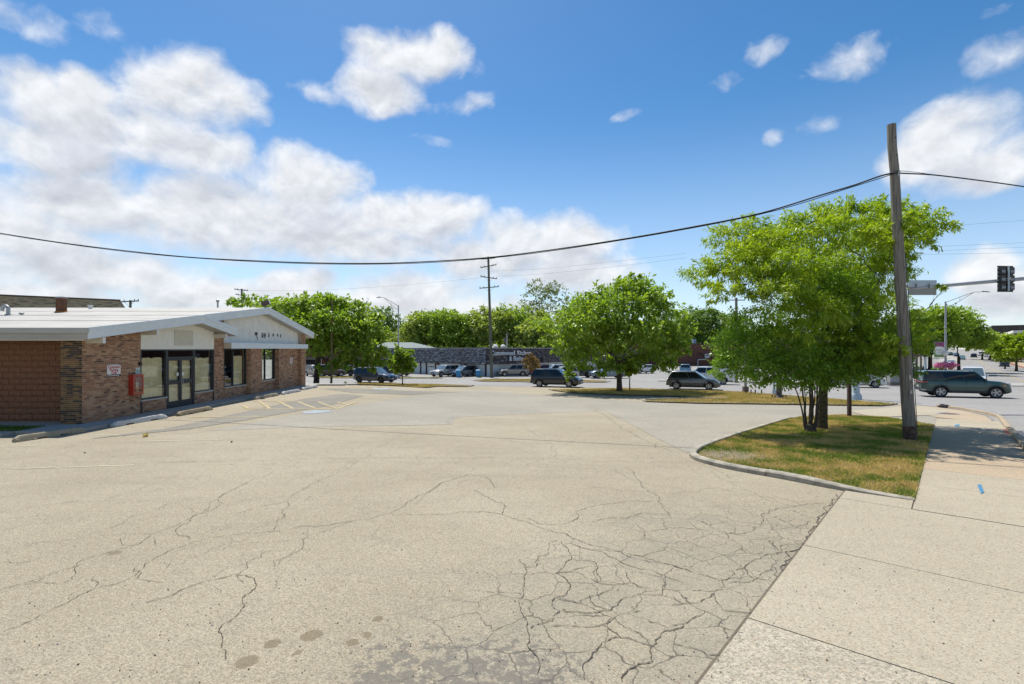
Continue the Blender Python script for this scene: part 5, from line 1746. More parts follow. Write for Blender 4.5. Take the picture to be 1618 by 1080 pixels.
def PD(px, py, rx, ry, Y, dY=0.0, ry_m=None, w=1.0):
    """foliage pad: centre and half sizes in photo pixels, at depth Y+dY"""
    y = Y + dY
    a, c = rx * y / F, ry * y / F
    return (XA(px, y), y, ZA(py, y), a, ry_m or max(a * .9, c), c, w)


def dome(c, R3, n, seed, low=-0.45, size=0.42, jit=0.18, core=True):
    """pads spread over an ellipsoid crown"""
    rnd = random.Random(seed)
    out = []
    for i in range(n):
        z = 1 - (i + .5) / n * (1 - low)
        a = i * 2.39996 + rnd.uniform(-.3, .3)
        r = math.sqrt(max(0, 1 - z * z))
        k = rnd.uniform(.58, .88)
        s = size * rnd.uniform(.75, 1.3)
        out.append((c[0] + R3[0] * r * math.cos(a) * k, c[1] + R3[1] * r * math.sin(a) * k, c[2] + R3[2] * z * k + rnd.uniform(-jit, jit) * R3[2], R3[0] * s, R3[1] * s, R3[2] * s * .8, 1.0))
    if core:
        out.append((c[0], c[1], c[2], R3[0] * .5, R3[1] * .5, R3[2] * .5, .5))
    return out


def near_trees():
    # the honey locust on the grass island
    q = hit(1298, 676, .07)
    Y = q.y
    pads = [PD(*a) for a in [
        (1126, 432, 46, 22, Y, .3), (1160, 412, 52, 28, Y, -.6), (1165, 372, 50, 26, Y, .5), (1205, 392, 50, 28, Y, -.3), (1150, 462, 40, 16, Y, -.9), (1205, 440, 55, 28, Y, -1.2), (1185, 350, 26, 10, Y, .9),
        (1250, 372, 55, 30, Y, .8), (1285, 350, 50, 20, Y, -.2), (1340, 338, 55, 18, Y, .6), (1395, 342, 55, 20, Y, -.5), (1440, 350, 50, 18, Y, .4), (1478, 366, 32, 14, Y, .1), (1452, 378, 40, 18, Y, -.8),
        (1320, 372, 55, 28, Y, -1.2), (1375, 370, 50, 26, Y, 1.4), (1410, 378, 45, 26, Y, -1.2), (1330, 330, 20, 6, Y, 0), (1395, 328, 18, 5, Y, 0),
        (1255, 425, 55, 30, Y, -1.6), (1235, 470, 50, 30, Y, -1.9), (1290, 490, 48, 26, Y, -2.0), (1270, 525, 42, 22, Y, -2.1), (1320, 455, 50, 30, Y, 1.8), (1385, 440, 50, 36, Y, 1.5), (1410, 420, 32, 34, Y, .6),
        (1350, 505, 50, 28, Y, -1.3), (1400, 490, 46, 30, Y, -.6), (1420, 530, 50, 24, Y, -.9), (1446, 512, 26, 22, Y, .3), (1446, 545, 22, 15, Y, -.2), (1370, 540, 46, 24, Y, -1.5), (1330, 560, 44, 22, Y, -1.0), (1405, 560, 40, 16, Y, .2),
        (1290, 440, 70, 45, Y, 2.6), (1415, 352, 34, 16, Y, -2.4), (1412, 392, 22, 20, Y, -2.3), (1425, 540, 34, 16, Y, -2.6), (1440, 532, 24, 16, Y, -2.4), (1408, 560, 22, 12, Y, -2.4), (1230, 400, 60, 40, Y, 2.6), (1360, 400, 60, 36, Y, 3.0), (1490, 455, 14, 7, Y, .2)]]
    make_tree('honey_locust', 'big bright yellow green locust tree on the kerbed grass island', q, (XA(1303, Y), Y, ZA(590, Y)), .155, pads, 84000, .155, L_LOCUST, BARK_MOSS, seed=21, aspect=.125, droop=.42, flare=1.25, twig=44, sigma=.20, top=.35, limb_r=.5, hubs=6)
    # the many stemmed shrub standing in front of it
    q = hit(1281, 681, .07)
    Y2 = q.y
    pads = [PD(*a) for a in [
        (1160, 545, 36, 34, Y2, .2), (1150, 580, 26, 22, Y2, -.2), (1190, 510, 40, 32, Y2, .4), (1180, 575, 40, 26, Y2, -.4), (1225, 545, 50, 40, Y2, .1), (1225, 590, 46, 20, Y2, -.5), (1262, 500, 42, 44, Y2, .8),
        (1270, 570, 50, 40, Y2, -.6), (1285, 598, 40, 16, Y2, -.3), (1310, 545, 48, 46, Y2, .5), (1320, 588, 44, 16, Y2, -.4), (1345, 565, 44, 30, Y2, .2), (1375, 588, 34, 14, Y2, 0), (1310, 480, 46, 40, Y2, 1.0),
        (1355, 520, 42, 40, Y2, .8), (1415, 575, 30, 16, Y2, .6), (1390, 560, 40, 24, Y2, .6), (1300, 440, 40, 36, Y2, 1.2), (1340, 455, 34, 34, Y2, 1.2), (1435, 588, 16, 10, Y2, .4)]]
    stems = []
    rnd = random.Random(6)
    for (px, py, r) in [(1256, 612, .030), (1266, 600, .034), (1276, 590, .04), (1284, 585, .042), (1291, 590, .034), (1297, 600, .03), (1303, 596, .026), (1271, 615, .022), (1287, 610, .025)]:
        dy = rnd.uniform(-.5, .5)
        stems.append(((q.x + (px - 1281) / F * Y2 * .25, q.y + dy * .15, q.z - .05), (XA(px, Y2 + dy), Y2 + dy, ZA(py, Y2 + dy)), r))
    sh = make_tree('multi_stem_shrub', 'multi stemmed leafy shrub growing against the big locust trunk', q, (XA(1282, Y2), Y2, ZA(590, Y2)), .04, pads, 60000, .075, L_SHRUB, BARK, seed=9, cat='shrub', aspect=.36, droop=.2, stems=stems, twig=26, sigma=.26, hubs=5)
    st = MB().lathe([(.17, -.08), (.16, .05), (.13, .16), (.10, .24), (.05, .27), (0, .27)], n=12).build('stump', BARK, sh, smooth=50)


near_trees()


def mid_trees():
    # locust on the island by the cross street
    q = hit(979, 618, .08)
    Y = q.y
    pads = [PD(*a) for a in [
        (1000, 450, 30, 18, Y, 0), (965, 465, 36, 20, Y, .5), (1030, 470, 34, 20, Y, -.6), (925, 485, 40, 22, Y, .4), (985, 490, 50, 26, Y, -1.6), (1045, 500, 36, 24, Y, .8), (885, 510, 38, 20, Y, -.3), (865, 530, 16, 10, Y, 0),
        (930, 515, 42, 24, Y, -1.5), (1075, 520, 26, 16, Y, -.2), (1010, 525, 48, 26, Y, -2), (1060, 545, 34, 18, Y, .5), (900, 545, 34, 20, Y, 0), (925, 565, 30, 16, Y, -1), (955, 550, 36, 22, Y, 1.5),
        (1030, 565, 32, 14, Y, -.6), (1052, 575, 24, 10, Y, 0), (905, 575, 24, 12, Y, .6), (960, 580, 24, 12, Y, -1.4), (985, 572, 20, 10, Y, -1.7), (1000, 470, 40, 30, Y, 2), (940, 500, 40, 28, Y, 2.4), (1030, 530, 40, 26, Y, 2.5), (960, 520, 46, 28, Y, 0), (893, 590, 12, 6, Y, 0), (1005, 437, 9, 8, Y, 0), (1076, 548, 22, 9, Y, -.4)]]
    make_tree('locust_tree', 'round locust tree with forked trunk on the grass beside the cross street', q, (XA(977, Y), Y, ZA(572, Y)), .24, pads, 23000, .36, L_MID, BARK, seed=31, aspect=.24, droop=.32, flare=1.2, twig=22, sigma=.24, top=.3, limb_r=.55)
    # behind the far end of the shop
    q = hit(500, 606)
    Y = 47.0
    q = G(XA(499, Y), Y)
    pads = [PD(*a) for a in [
        (450, 490, 34, 16, Y, 1), (485, 482, 34, 14, Y, -.5), (520, 480, 34, 12, Y, 0), (555, 492, 34, 16, Y, .8), (430, 500, 22, 12, Y, .6), (405, 480, 34, 9, Y, 5), (370, 478, 16, 6, Y, 6), (470, 512, 40, 22, Y, -1.5), (515, 510, 40, 24, Y, -2), (560, 520, 36, 22, Y, -.8),
        (590, 525, 24, 20, Y, .5), (595, 550, 20, 16, Y, 0), (570, 552, 32, 18, Y, -1.5), (530, 545, 36, 18, Y, -1.2), (490, 540, 30, 16, Y, 1.5), (545, 572, 26, 10, Y, -1.6), (520, 580, 18, 8, Y, -1.8), (585, 575, 22, 9, Y, -.6), (610, 565, 12, 8, Y, 0), (500, 495, 40, 26, Y, 2.4), (545, 520, 44, 30, Y, 2.4), (470, 550, 22, 14, Y, 1), (600, 500, 14, 8, Y, .2)]]
    make_tree('locust_tree', 'bright spreading tree behind the far end of the brick shop', q, (XA(503, Y), Y, ZA(566, Y)), .27, pads, 24000, .38, L_MID, BARK, seed=33, aspect=.24, droop=.3, flare=1.2, twig=22, sigma=.24, top=.35, limb_r=.55)
    # saplings
    q = hit(636, 607.5, .08)
    Y = q.y
    pads = [PD(*a) for a in [(634, 556, 8, 8, Y), (627, 566, 10, 8, Y, .2), (643, 566, 10, 8, Y, -.2), (622, 576, 8, 6, Y), (637, 575, 14, 9, Y), (650, 576, 7, 6, Y), (630, 583, 10, 5, Y, .2), (645, 583, 9, 4, Y, -.2), (625, 549, 3, 5, Y), (648, 556, 5, 4, Y)]]
    make_tree('young_tree', 'small young tree on the grass strip at the end of the lot', q, (XA(636, Y), Y, ZA(580, Y)), .055, pads, 5200, .24, L_MID, BARK, seed=41, aspect=.34, droop=.1, twig=16)
    q = hit(995, 616, .08)
    Y = q.y
    pads = [PD(*a) for a in [(995, 572, 12, 9, Y), (986, 580, 9, 7, Y, .2), (1003, 580, 10, 7, Y, -.2), (994, 587, 10, 5, Y)]]
    make_tree('young_tree', 'thin sapling under the crown of the round locust tree', q, (XA(995, Y), Y, ZA(586, Y)), .05, pads, 2600, .2, L_LOCUST, BARK, seed=42, aspect=.34, droop=.1, twig=14)
    q = hit(839, 603, .08)
    Y = q.y
    pads = [PD(*a) for a in [(839, 562, 6, 6, Y), (834, 570, 8, 6, Y, .2), (845, 571, 8, 6, Y, -.2), (840, 578, 12, 6, Y), (831, 577, 5, 4, Y), (848, 580, 5, 4, Y)]]
    make_tree('withered_tree', 'small tree with withered brown leaves in front of the store lettering', q, (XA(839, Y), Y, ZA(585, Y)), .05, pads, 1000, .24, L_BROWN, BARK, seed=43, aspect=.36, droop=.2, twig=10)


mid_trees()


def far_tree(px, top, bot, half, Y, label, lm, seed, n=9000, leaf=.55, trunk_py=None, sparse=False, npad=16, name='shade_tree', group='trees beyond the cross street', low=-.5, asp=.34):
    gx = XA(px, Y)
    z = float(ground(gx, Y))
    ztop, zbot = ZA(top, Y), max(ZA(bot, Y), z + 1.0)
    rx = half * Y / F
    c = (gx, Y, (ztop + zbot) / 2)
    rz = (ztop - zbot) / 2
    pads = dome(c, (rx, min(rx, 6), rz), npad, seed, low, .30 if sparse else .44)
    return make_tree(name, label, (gx, Y, z), (gx, Y, z + (zbot - z) * .8 + rz * .2), max(.16, rx * .07), pads, n, leaf, lm, BARK, group, seed, aspect=asp, droop=.15, twig=9 if sparse else 20, sigma=.3, top=.2, limb_r=.4, hubs=3)


def far_trees():
    rows = [  # px, top, bottom, half width, depth, label, leaf, leaves
        (598, 488, 560, 42, 150, 'dark tree rising between the bright left tree and the street lamp', L_DEEP, 9000),
        (560, 500, 562, 34, 140, 'mid green tree hidden behind the bright left tree', L_FAR, 7000),
        (668, 494, 555, 36, 122, 'tree with open branches just right of the street lamp', L_FAR, 11000),
        (706, 492, 556, 38, 118, 'broad green tree behind the middle of the shingled roof', L_MID, 12000),
        (642, 520, 556, 22, 128, 'low yellow green tree behind the grey hipped roof', L_FAR, 5000),
        (740, 502, 556, 30, 126, 'tree just left of the tall utility pole beyond the store', L_DEEP, 9000),
        (772, 490, 556, 36, 120, 'green tree directly behind the tall utility pole', L_FAR, 12000),
        (812, 486, 556, 38, 124, 'tree behind the script lettering of the store', L_MID, 12000),
        (845, 500, 556, 30, 116, 'tree behind the right end of the shingled store', L_FAR, 9000),
        (900, 505, 560, 34, 112, 'tree half hidden behind the round locust on its left', L_FAR, 8000),
        (1110, 480, 562, 40, 150, 'dark green tree between the two big locust crowns', L_DEEP, 12000),
        (1070, 500, 560, 30, 165, 'far tree behind the brown brick building', L_MID, 7000),
        (1160, 500, 560, 30, 150, 'tree behind the locust crown over the brick building', L_MID, 7000),
    ]
    for i, (px, t, b, h, Y, lab, lm, n) in enumerate(rows):
        far_tree(px, t, b, h, Y, lab, lm, 60 + i, int(n * .85), .62)
    far_tree(862, 436, 540, 44, 135, 'tall thin leaved tree rising above the others behind the store', L_OLIVE, 91, 5200, .5, sparse=True, npad=26, name='sparse_tree', group=None, low=-.9)
    # along the main street
    for i, (px, t, b, h, Y, lab, lm, n, lf) in enumerate([
            (1470, 484, 562, 44, 88, 'street tree behind the utility pole left of the banner', L_MID, 16000, .45),
            (1515, 492, 566, 34, 95, 'dark spreading street tree right of the street lamp pole', L_MID, 14000, .45),
            (1430, 500, 575, 34, 80, 'street tree showing between the big locust and the utility pole', L_DEEP, 9000, .45),
            (1552, 522, 562, 20, 170, 'far street tree in the middle of the view down the main street', L_FAR, 6000, .7),
            (1578, 528, 566, 24, 160, 'pale green street tree before the dark brick block', L_FAR, 7000, .7)]):
        far_tree(px, t, b, h, Y, lab, lm, 110 + i, n, lf, group='trees along the main street')
    q = hit(1611, 586)
    far_tree(1606, 531, 572, 26, q.y, 'street tree with bare trunk on the right hand pavement', L_LOCUST, 121, 7000, .5, group='trees along the main street')
    far_tree(1588, 552, 576, 12, q.y + 12, 'small street tree beside the one with bare trunk', L_FAR, 122, 2600, .5, group='trees along the main street', npad=8)
    far_tree(1640, 520, 570, 30, 150, 'street tree at the right edge by the red brick building', L_MID, 123, 6000, .6, group='trees along the main street')
    # a belt of woodland closing the view far behind
    rng = np.random.default_rng(5)
    pads = []
    for i in range(150):
        x = -150 + i * 2.4 + rng.uniform(-2, 2)
        y = 190 + rng.uniform(-14, 20)
        h = rng.uniform(8, 13.5)
        g0 = float(ground(x, y))
        if 150 < x:
            continue
        for k in range(3):
            pads.append((x + rng.uniform(-2, 2), y + rng.uniform(-3, 3), -2.0 + h * (.25 + .25 * k), 4.2, 4.0, h * .22, 1))
    v, q = leaf_cloud(pads, 90000, 1.0, .36, rng, .15, 12, .3)
    o = np_mesh('far_woodland', v, q, L_FAR)
    o['kind'] = 'stuff'
    o['label'] = 'far belt of green woodland behind the buildings'


far_trees()

# ---------------------------------------------------------------- vehicles
TYRE = mat('tyre_rubber', (0.018, 0.018, 0.019), 0.85, 0.2, 12)
ALLOY = mat('bright_alloy', (0.50, 0.50, 0.50), 0.35, metal=0.7)
DARKALLOY = mat('dark_alloy', (0.05, 0.05, 0.052), 0.4, metal=0.5)
TRIM = mat('black_plastic_trim', (0.02, 0.02, 0.022), 0.65, 0.1, 20)
CARGLASS = mat('tinted_car_glass', (0.010, 0.014, 0.017), 0.03, spec=0.55)
CLEARGLASS = mat('pale_windscreen_glass', (0.10, 0.14, 0.155), 0.05, spec=1.0, coat=1.0)
LAMP = mat('headlamp_glass', (0.62, 0.64, 0.66), 0.15, coat=1.0)
TAIL = mat('red_tail_lamp', (0.45, 0.02, 0.02), 0.2, coat=1.0)
PLATE = mat('pale_number_plate', (0.55, 0.58, 0.62), 0.5)
AMBER = mat('amber_lamp', (0.75, 0.28, 0.02), 0.3)


def paint(name, c, rough=0.28, metal=0.25):
    return mat(name, c, rough, 0.03, 2, metal=metal, coat=1.0)


P_GREEN = paint('dark_green_car_paint', (0.008, 0.046, 0.038))
P_BLACK = paint('black_car_paint', (0.014, 0.016, 0.02))
P_NAVY = paint('navy_car_paint', (0.016, 0.030, 0.055))
P_GREY = paint('graphite_car_paint', (0.075, 0.082, 0.088))
P_SILVER = paint('silver_car_paint', (0.40, 0.40, 0.39))
P_WHITE = paint('white_car_paint', (0.66, 0.67, 0.67), metal=0.0)
P_BLUEGREY = paint('blue_grey_car_paint', (0.14, 0.20, 0.25))
P_RED = paint('dark_red_car_paint', (0.17, 0.02, 0.025))
P_WARM = paint('warm_grey_car_paint', (0.21, 0.20, 0.19))
P_BLUE = paint('light_blue_car_paint', (0.16, 0.30, 0.38))

SUV = dict(L=4.85, W=1.92, H=1.76, wr=.37, fo=.95, ro=1.02, belt=1.10, hood=1.06, nose=.82, wsb=1.38, wst=2.15, rt=.42, rb=.10, deck=None, sill=.30, pil=[(.03, .27), (.30, .60), (.63, .955)], clad=True)
BIGSUV = dict(SUV, L=5.10, W=1.99, H=1.95, wr=.415, fo=.88, ro=1.12, belt=1.26, hood=1.22, nose=1.02, wsb=1.30, wst=1.98, rt=.20, rb=.06, sill=.38, pil=[(.02, .245), (.27, .345), (.365, .665), (.685, .96)])
CROSS = dict(SUV, L=4.55, W=1.84, H=1.66, wr=.35, fo=.90, ro=.90, belt=1.03, hood=1.0, nose=.72, wsb=1.20, wst=2.05, rt=.55, rb=.14, sill=.26, pil=[(.06, .27), (.29, .58), (.61, .95)])
SEDAN = dict(SUV, L=4.75, W=1.83, H=1.45, wr=.33, fo=.92, ro=1.05, belt=.94, hood=.90, nose=.66, wsb=1.35, wst=2.15, rt=1.35, rb=.62, deck=.98, sill=.22, pil=[(.10, .47), (.50, .95)], clad=False)
PICKUP = dict(SUV, L=5.85, W=2.02, H=1.94, wr=.40, fo=.95, ro=1.20, belt=1.22, hood=1.20, nose=.98, wsb=1.55, wst=2.15, rt=2.05, rb=1.90, deck=1.26, sill=.40, pil=[(.06, .43), (.46, .95)], clad=True, bed=True)
VAN = dict(SUV, L=5.3, W=1.98, H=2.0, wr=.36, fo=.9, ro=1.0, belt=1.15, hood=1.1, nose=.82, wsb=1.0, wst=1.75, rt=.18, rb=.06, sill=.28, pil=[(.02, .3), (.33, .62), (.65, .95)], clad=False)


def car(name, label, pos, yaw, S, body, side=0, detail=True, wheel=ALLOY, group=None, cat='car', lower=None, glass=None, extra=None, rails=True):
    """pos: ground point; side -1/+1: pos is midway between the wheels of the right/left side, 0: the middle of the car"""
    L, W, Hh = S['L'], S['W'], S['H']
    d = Vector((math.cos(yaw), math.sin(yaw), 0))
    n = Vector((-d.y, d.x, 0))
    xf, xr = L / 2 - S['fo'], -L / 2 + S['ro']
    c = Vector((pos[0], pos[1], 0))
    if side:
        c = c - n * side * (W / 2) - d * ((xf + xr) / 2)
    fr, re = c + d * xf, c + d * xr
    off = 0.022
    zf, zr = float(ground(fr.x, fr.y)) + off, float(ground(re.x, re.y)) + off
    pitch = math.atan2(zf - zr, xf - xr)
    zc = (zf + zr) / 2 - math.tan(pitch) * (xf + xr) / 2
    root = thing(name, label, cat, (c.x, c.y, zc), yaw, group)
    root.rotation_euler = (0, -pitch, yaw)
    glass = glass or CARGLASS
    wr, sill, belt = S['wr'], S['sill'], S['belt']
    A = wr + .055
    # lower body
    if S['deck'] is not None and not S.get('bed'):
        tp = [(-L / 2, .62), (-L / 2 + .05, .86), (-L / 2 + .14, S['deck']), (-L / 2 + S['rb'] + .1, S['deck'] + .01), (0, belt)]
    elif S.get('bed'):
        tp = [(-L / 2, .9), (-L / 2 + .02, S['deck']), (-L / 2 + S['rb'], S['deck']), (-L / 2 + S['rb'] + .05, belt)]
    else:
        tp = [(-L / 2, .70), (-L / 2 + .03, belt - .28), (-L / 2 + .08, belt), (0, belt)]
    tp += [(L / 2 - S['wsb'] - .1, belt + .005), (L / 2 - S['wsb'] + .25, S['hood'] + .01), (L / 2 - .55, S['hood'] - .03), (L / 2 - .18, S['nose'] + .06), (L / 2 - .05, S['nose'] - .08), (L / 2, S['nose'] - .24)]
    bp = [(-L / 2, sill + .14), (-L / 2 + .3, sill + .06), (xr - A, sill), (xf + A, sill), (L / 2 - .2, sill - .02), (L / 2, sill + .06)]
    xs = set(np.linspace(-L / 2, L / 2, 27 if detail else 15))
    for xc in (xr, xf):
        for a in np.linspace(0, math.pi, 11 if detail else 7):
            xs.add(xc + A * math.cos(a))
    for q in tp:
        xs.add(q[0])
    xs = sorted(xs)
    keep = [xs[0]]
    for x in xs[1:]:
        if x - keep[-1] > .012:
            keep.append(x)
    xs = keep
    lev = [0, .10, .42, .72, .93, 1.0]
    yf = [.90, .985, 1.0, .985, .955, .87]
    vs, fs = [], []
    ring = 2 * (len(lev) + 1)
    for x in xs:
        t = float(np.interp(x, [q[0] for q in tp], [q[1] for q in tp]))
        b = float(np.interp(x, [q[0] for q in bp], [q[1] for q in bp]))
        for xc in (xr, xf):
            if abs(x - xc) < A:
                b = max(b, wr + math.sqrt(max(0, A * A - (x - xc) ** 2)) - .01)
        b = min(b, t - .06)
        e = max(0.0, (abs(x) - (L / 2 - .75)) / .75)
        w = W / 2 * (1 - .17 * e ** 2.4)
        half = []
        for f, y in zip(lev, yf):
            z = max(sill + f * (t - sill), b + .008 * f * 5)
            if f == 0:
                z = b
            half.append((y * w, z))
        half.append((0.0, t + .018))
        vs += [(x, y, z) for y, z in half] + [(x, -y, z) for y, z in reversed(half[:-1])] + [(x, 0, half[0][1])]
    for i in range(len(xs) - 1):
        for k in range(ring):
            k2 = (k + 1) % ring
            fs.append((i * ring + k, i * ring + k2, (i + 1) * ring + k2, (i + 1) * ring + k))
    fs.append(tuple(range(ring)))
    fs.append(tuple(range((len(xs) - 1) * ring, len(xs) * ring)))
    bo = MB().add(vs, fs).build('body', body, root, smooth=38)
    # cabin
    x4, x3, x2, x1 = -L / 2 + S['rb'], -L / 2 + S['rt'], L / 2 - S['wst'], L / 2 - S['wsb']
    yb, yt = W / 2 * .945, W / 2 * .755
    zb, zt = belt - .03, Hh - .045
    def ringpts(v, ins=0.0, z=None):
        xa, xb = x4 + (x3 - x4) * v + ins, x1 + (x2 - x1) * v - ins
        y = yb + (yt - yb) * v - ins
        zz = zb + (zt - zb) * v if z is None else z
        bf, br = .12 * (1 - ins), .05
        return [(xa, y, zz), (xa - br, 0, zz), (xa, -y, zz), ((xa + xb) / 2, -y - .012, zz), (xb, -y, zz), (xb + bf, 0, zz), (xb, y, zz), ((xa + xb) / 2, y + .012, zz)]
    rings = [ringpts(0), ringpts(.5), ringpts(.94), ringpts(1.0, .04, Hh - .03), ringpts(1.0, .16, Hh)]
    vs = [p for r in rings for p in r] + [((x3 + x2) / 2, 0, Hh + .012)]
    fs = []
    for r in range(4):
        for k in range(8):
            k2 = (k + 1) % 8
            fs.append((r * 8 + k, r * 8 + k2, (r + 1) * 8 + k2, (r + 1) * 8 + k))
    for k in range(8):
        fs.append((32 + k, 32 + (k + 1) % 8, 40))
    MB().add(vs, fs).build('cabin', body, root, smooth=32)

    def side_pt(u, v, s, o=.012):
        xa, xb = x4 + (x3 - x4) * v, x1 + (x2 - x1) * v
        y = yb + (yt - yb) * v + .012 * (1 - (2 * u - 1) ** 2)
        return (xa + (xb - xa) * u, s * (y + o), zb + (zt - zb) * v + o * .3)
    for s in (-1, 1):
        for (u0, u1) in S['pil']:
            v0, v1 = .12, .90
            q = [side_pt(u0, v0, s), side_pt(u1, v0, s), side_pt(u1 - (.012 if u1 > .9 else 0), v1, s), side_pt(u0 + (.012 if u0 < .08 else 0), v1, s)]
            MB().add(q, [(0, 1, 2, 3)]).build('side_window', glass, root)
    def front_pt(y, v, sgn, o=.014):
        if sgn > 0:
            x = x1 + (x2 - x1) * v + .12 * (1 - abs(y)) + o
        else:
            x = x4 + (x3 - x4) * v - .05 * (1 - abs(y)) - o
        yy = (yb + (yt - yb) * v) * y
        return (x, yy, zb + (zt - zb) * v + o * .5)
    for sgn, nm, v0 in ((1, 'windscreen', .06), (-1, 'rear_window', .16)):
        q = [front_pt(y, v, sgn) for v in (v0, .91) for y in (-.92, 0, .92)]
        MB().add(q, [(0, 1, 4, 3), (1, 2, 5, 4)]).build(nm, CLEARGLASS if sgn > 0 else glass, root)
    # underside
    MB().bx(-L / 2 + .25, L / 2 - .25, -W * .36, W * .36, sill - .06, sill + .25).build('underbody', TRIM, root)
    # wheels
    tw = .22
    tp_ = [(wr * .66, -tw / 2 + .015), (wr * .9, -tw / 2), (wr * .985, -tw / 2 + .03), (wr, -.03), (wr, .03), (wr * .985, tw / 2 - .03), (wr * .9, tw / 2), (wr * .66, tw / 2 - .015)]
    ns = 24 if detail else 14
    tyre = None
    for xc in (xr, xf):
        for s in (-1, 1):
            wroot = bpy.data.objects.new('wheel', None)
            COL.objects.link(wroot)
            wroot.parent = root
            wroot.location = (xc, s * (W / 2 - tw / 2 - .005), wr)
            wroot.rotation_euler = (0, 0.4 * xc, 0 if s < 0 else math.pi)
            if tyre is None:
                tyre = MB().lathe(tp_, axis='Y', n=ns).build('tyre', TYRE, wroot, smooth=50).data
                r = MB()
                r.lathe([(wr * .67, -tw / 2 + .012), (wr * .66, -tw / 2 + .0), (wr * .60, -tw / 2 + .012), (wr * .60, -tw / 2 + .05)], axis='Y', n=ns)
                for k in range(5):
                    a = 2 * math.pi * k / 5
                    for da in ((-.16, .16) if detail else (0,)):
                        m3 = Matrix.Rotation(-(a + da), 3, 'Y')
                        r.box(m3 @ Vector((wr * .36, -tw / 2 + .02, 0)), (wr * .52, .03, wr * (.09 if detail else .2)), rot=m3)
                r.lathe([(0, -tw / 2 + .0), (wr * .12, -tw / 2 + .004), (wr * .15, -tw / 2 + .03)], axis='Y', n=10)
                rim = r.build('rim', wheel, wroot, smooth=40).data
                back = MB().lathe([(0, -tw / 2 + .06), (wr * .66, -tw / 2 + .06)], axis='Y', n=ns).build('brake_disc', DARKALLOY, wroot).data
            else:
                link('tyre', tyre, wroot)
                link('rim', rim, wroot)
                link('brake_disc', back, wroot)
    # lamps, grille, trim
    hz = S['nose'] - .02
    for s in (-1, 1):
        yy = s * W / 2
        MB().prism([(L / 2 - .06, yy * .50, hz - .09), (L / 2 - .13, yy * .74, hz - .09), (L / 2 - .38, yy * .885, hz - .06), (L / 2 - .44, yy * .90, hz + .03), (L / 2 - .2, yy * .76, hz + .055), (L / 2 - .13, yy * .52, hz + .03)], (.045, s * .012, .004)).build('headlight', LAMP, root)
        tz = (S['deck'] or belt) - .16
        MB().prism([(-L / 2 + .10, yy * .62, tz - .09), (-L / 2 + .16, yy * .80, tz - .10), (-L / 2 + .40, yy * .915, tz - .05), (-L / 2 + .40, yy * .925, tz + .06), (-L / 2 + .17, yy * .82, tz + .09), (-L / 2 + .12, yy * .62, tz + .09)], (-.075, s * .02, 0)).build('taillight', TAIL, root)
        # mirror
        MB().box((x1 - .16, s * (W / 2 + .07), belt + .07), (.12, .20, .14)).build('mirror', body if detail else TRIM, root, bevel=.03)
        if detail:
            for u in ((S['pil'][-1][0] + .03, S['pil'][-2][0] + .03)):
                p = side_pt(u, 0, s)
                MB().box((p[0], s * W / 2 * .992, belt - .14), (.2, .035, .03)).build('door_handle', body, root, bevel=.008)
            for uu in (S['pil'][-1][0] - .015, S['pil'][-1][1] - .01, S['pil'][-2][0] - .0):
                p = side_pt(uu, 0, s)
                MB().bx(p[0] - .006, p[0] + .006, s * W / 2 * .955, s * W / 2 * 1.0015, sill + .18, belt - .05).build('door_seam', TRIM, root)
            if rails:
                MB().tube([(x3 + .15, s * yt * .93, Hh - .03), (x3 + .25, s * yt * .93, Hh + .04), (x2 - .35, s * yt * .93, Hh + .035), (x2 - .2, s * yt * .93, Hh - .03)], .018, 6).build('roof_rail', TRIM if body is not P_SILVER else ALLOY, root)
        if S['clad']:
            lo = lower or TRIM
            MB().bx(xr + A + .0, xf - A - .0, s * W / 2 * .93, s * (W / 2 + .012), sill - .03, sill + .13).build('sill_trim', lo, root)
            for xc in (xr, xf):
                vs, fs = [], []
                m = 14
                for i in range(m + 1):
                    a = math.pi * i / m
                    for rr in (A - .015, A + .06):
                        for o in (-.06, .012):
                            e = max(0.0, (abs(xc + rr * math.cos(a)) - (L / 2 - .75)) / .75)
                            vs.append((xc + rr * math.cos(a), s * (W / 2 * (1 - .17 * e ** 2.4) + o), max(sill - .02, wr + rr * math.sin(a) - .01)))
                for i in range(m):
                    b0, b1 = i * 4, i * 4 + 4
                    fs += [(b0 + 1, b0 + 3, b1 + 3, b1 + 1), (b0 + 3, b0 + 2, b1 + 2, b1 + 3), (b0, b0 + 1, b1 + 1, b1)]
                MB().add(vs, fs).build('wheel_arch', lo, root)
    if detail:
        MB().bx(L / 2 - .1, L / 2 + .012, -W * .24, W * .24, S['nose'] - .30, S['nose'] - .10).build('grille', TRIM, root, bevel=.01)
        MB().bx(L / 2 - .12, L / 2 + .01, -W * .36, W * .36, sill + .04, sill + .16).build('lower_grille', TRIM, root, bevel=.01)
        MB().bx(L / 2 + .013, L / 2 + .022, -.16, .16, S['nose'] - .36, S['nose'] - .25).build('number_plate', PLATE, root)
        MB().bx(-L / 2 - .03, -L / 2 + .12, -W * .41, W * .41, sill + .10, sill + .26).build('rear_bumper', lower or TRIM, root, bevel=.02)
        MB().bx(-L / 2 - .012, -L / 2 + .02, -.16, .16, .72, .84).build('number_plate', PLATE, root)
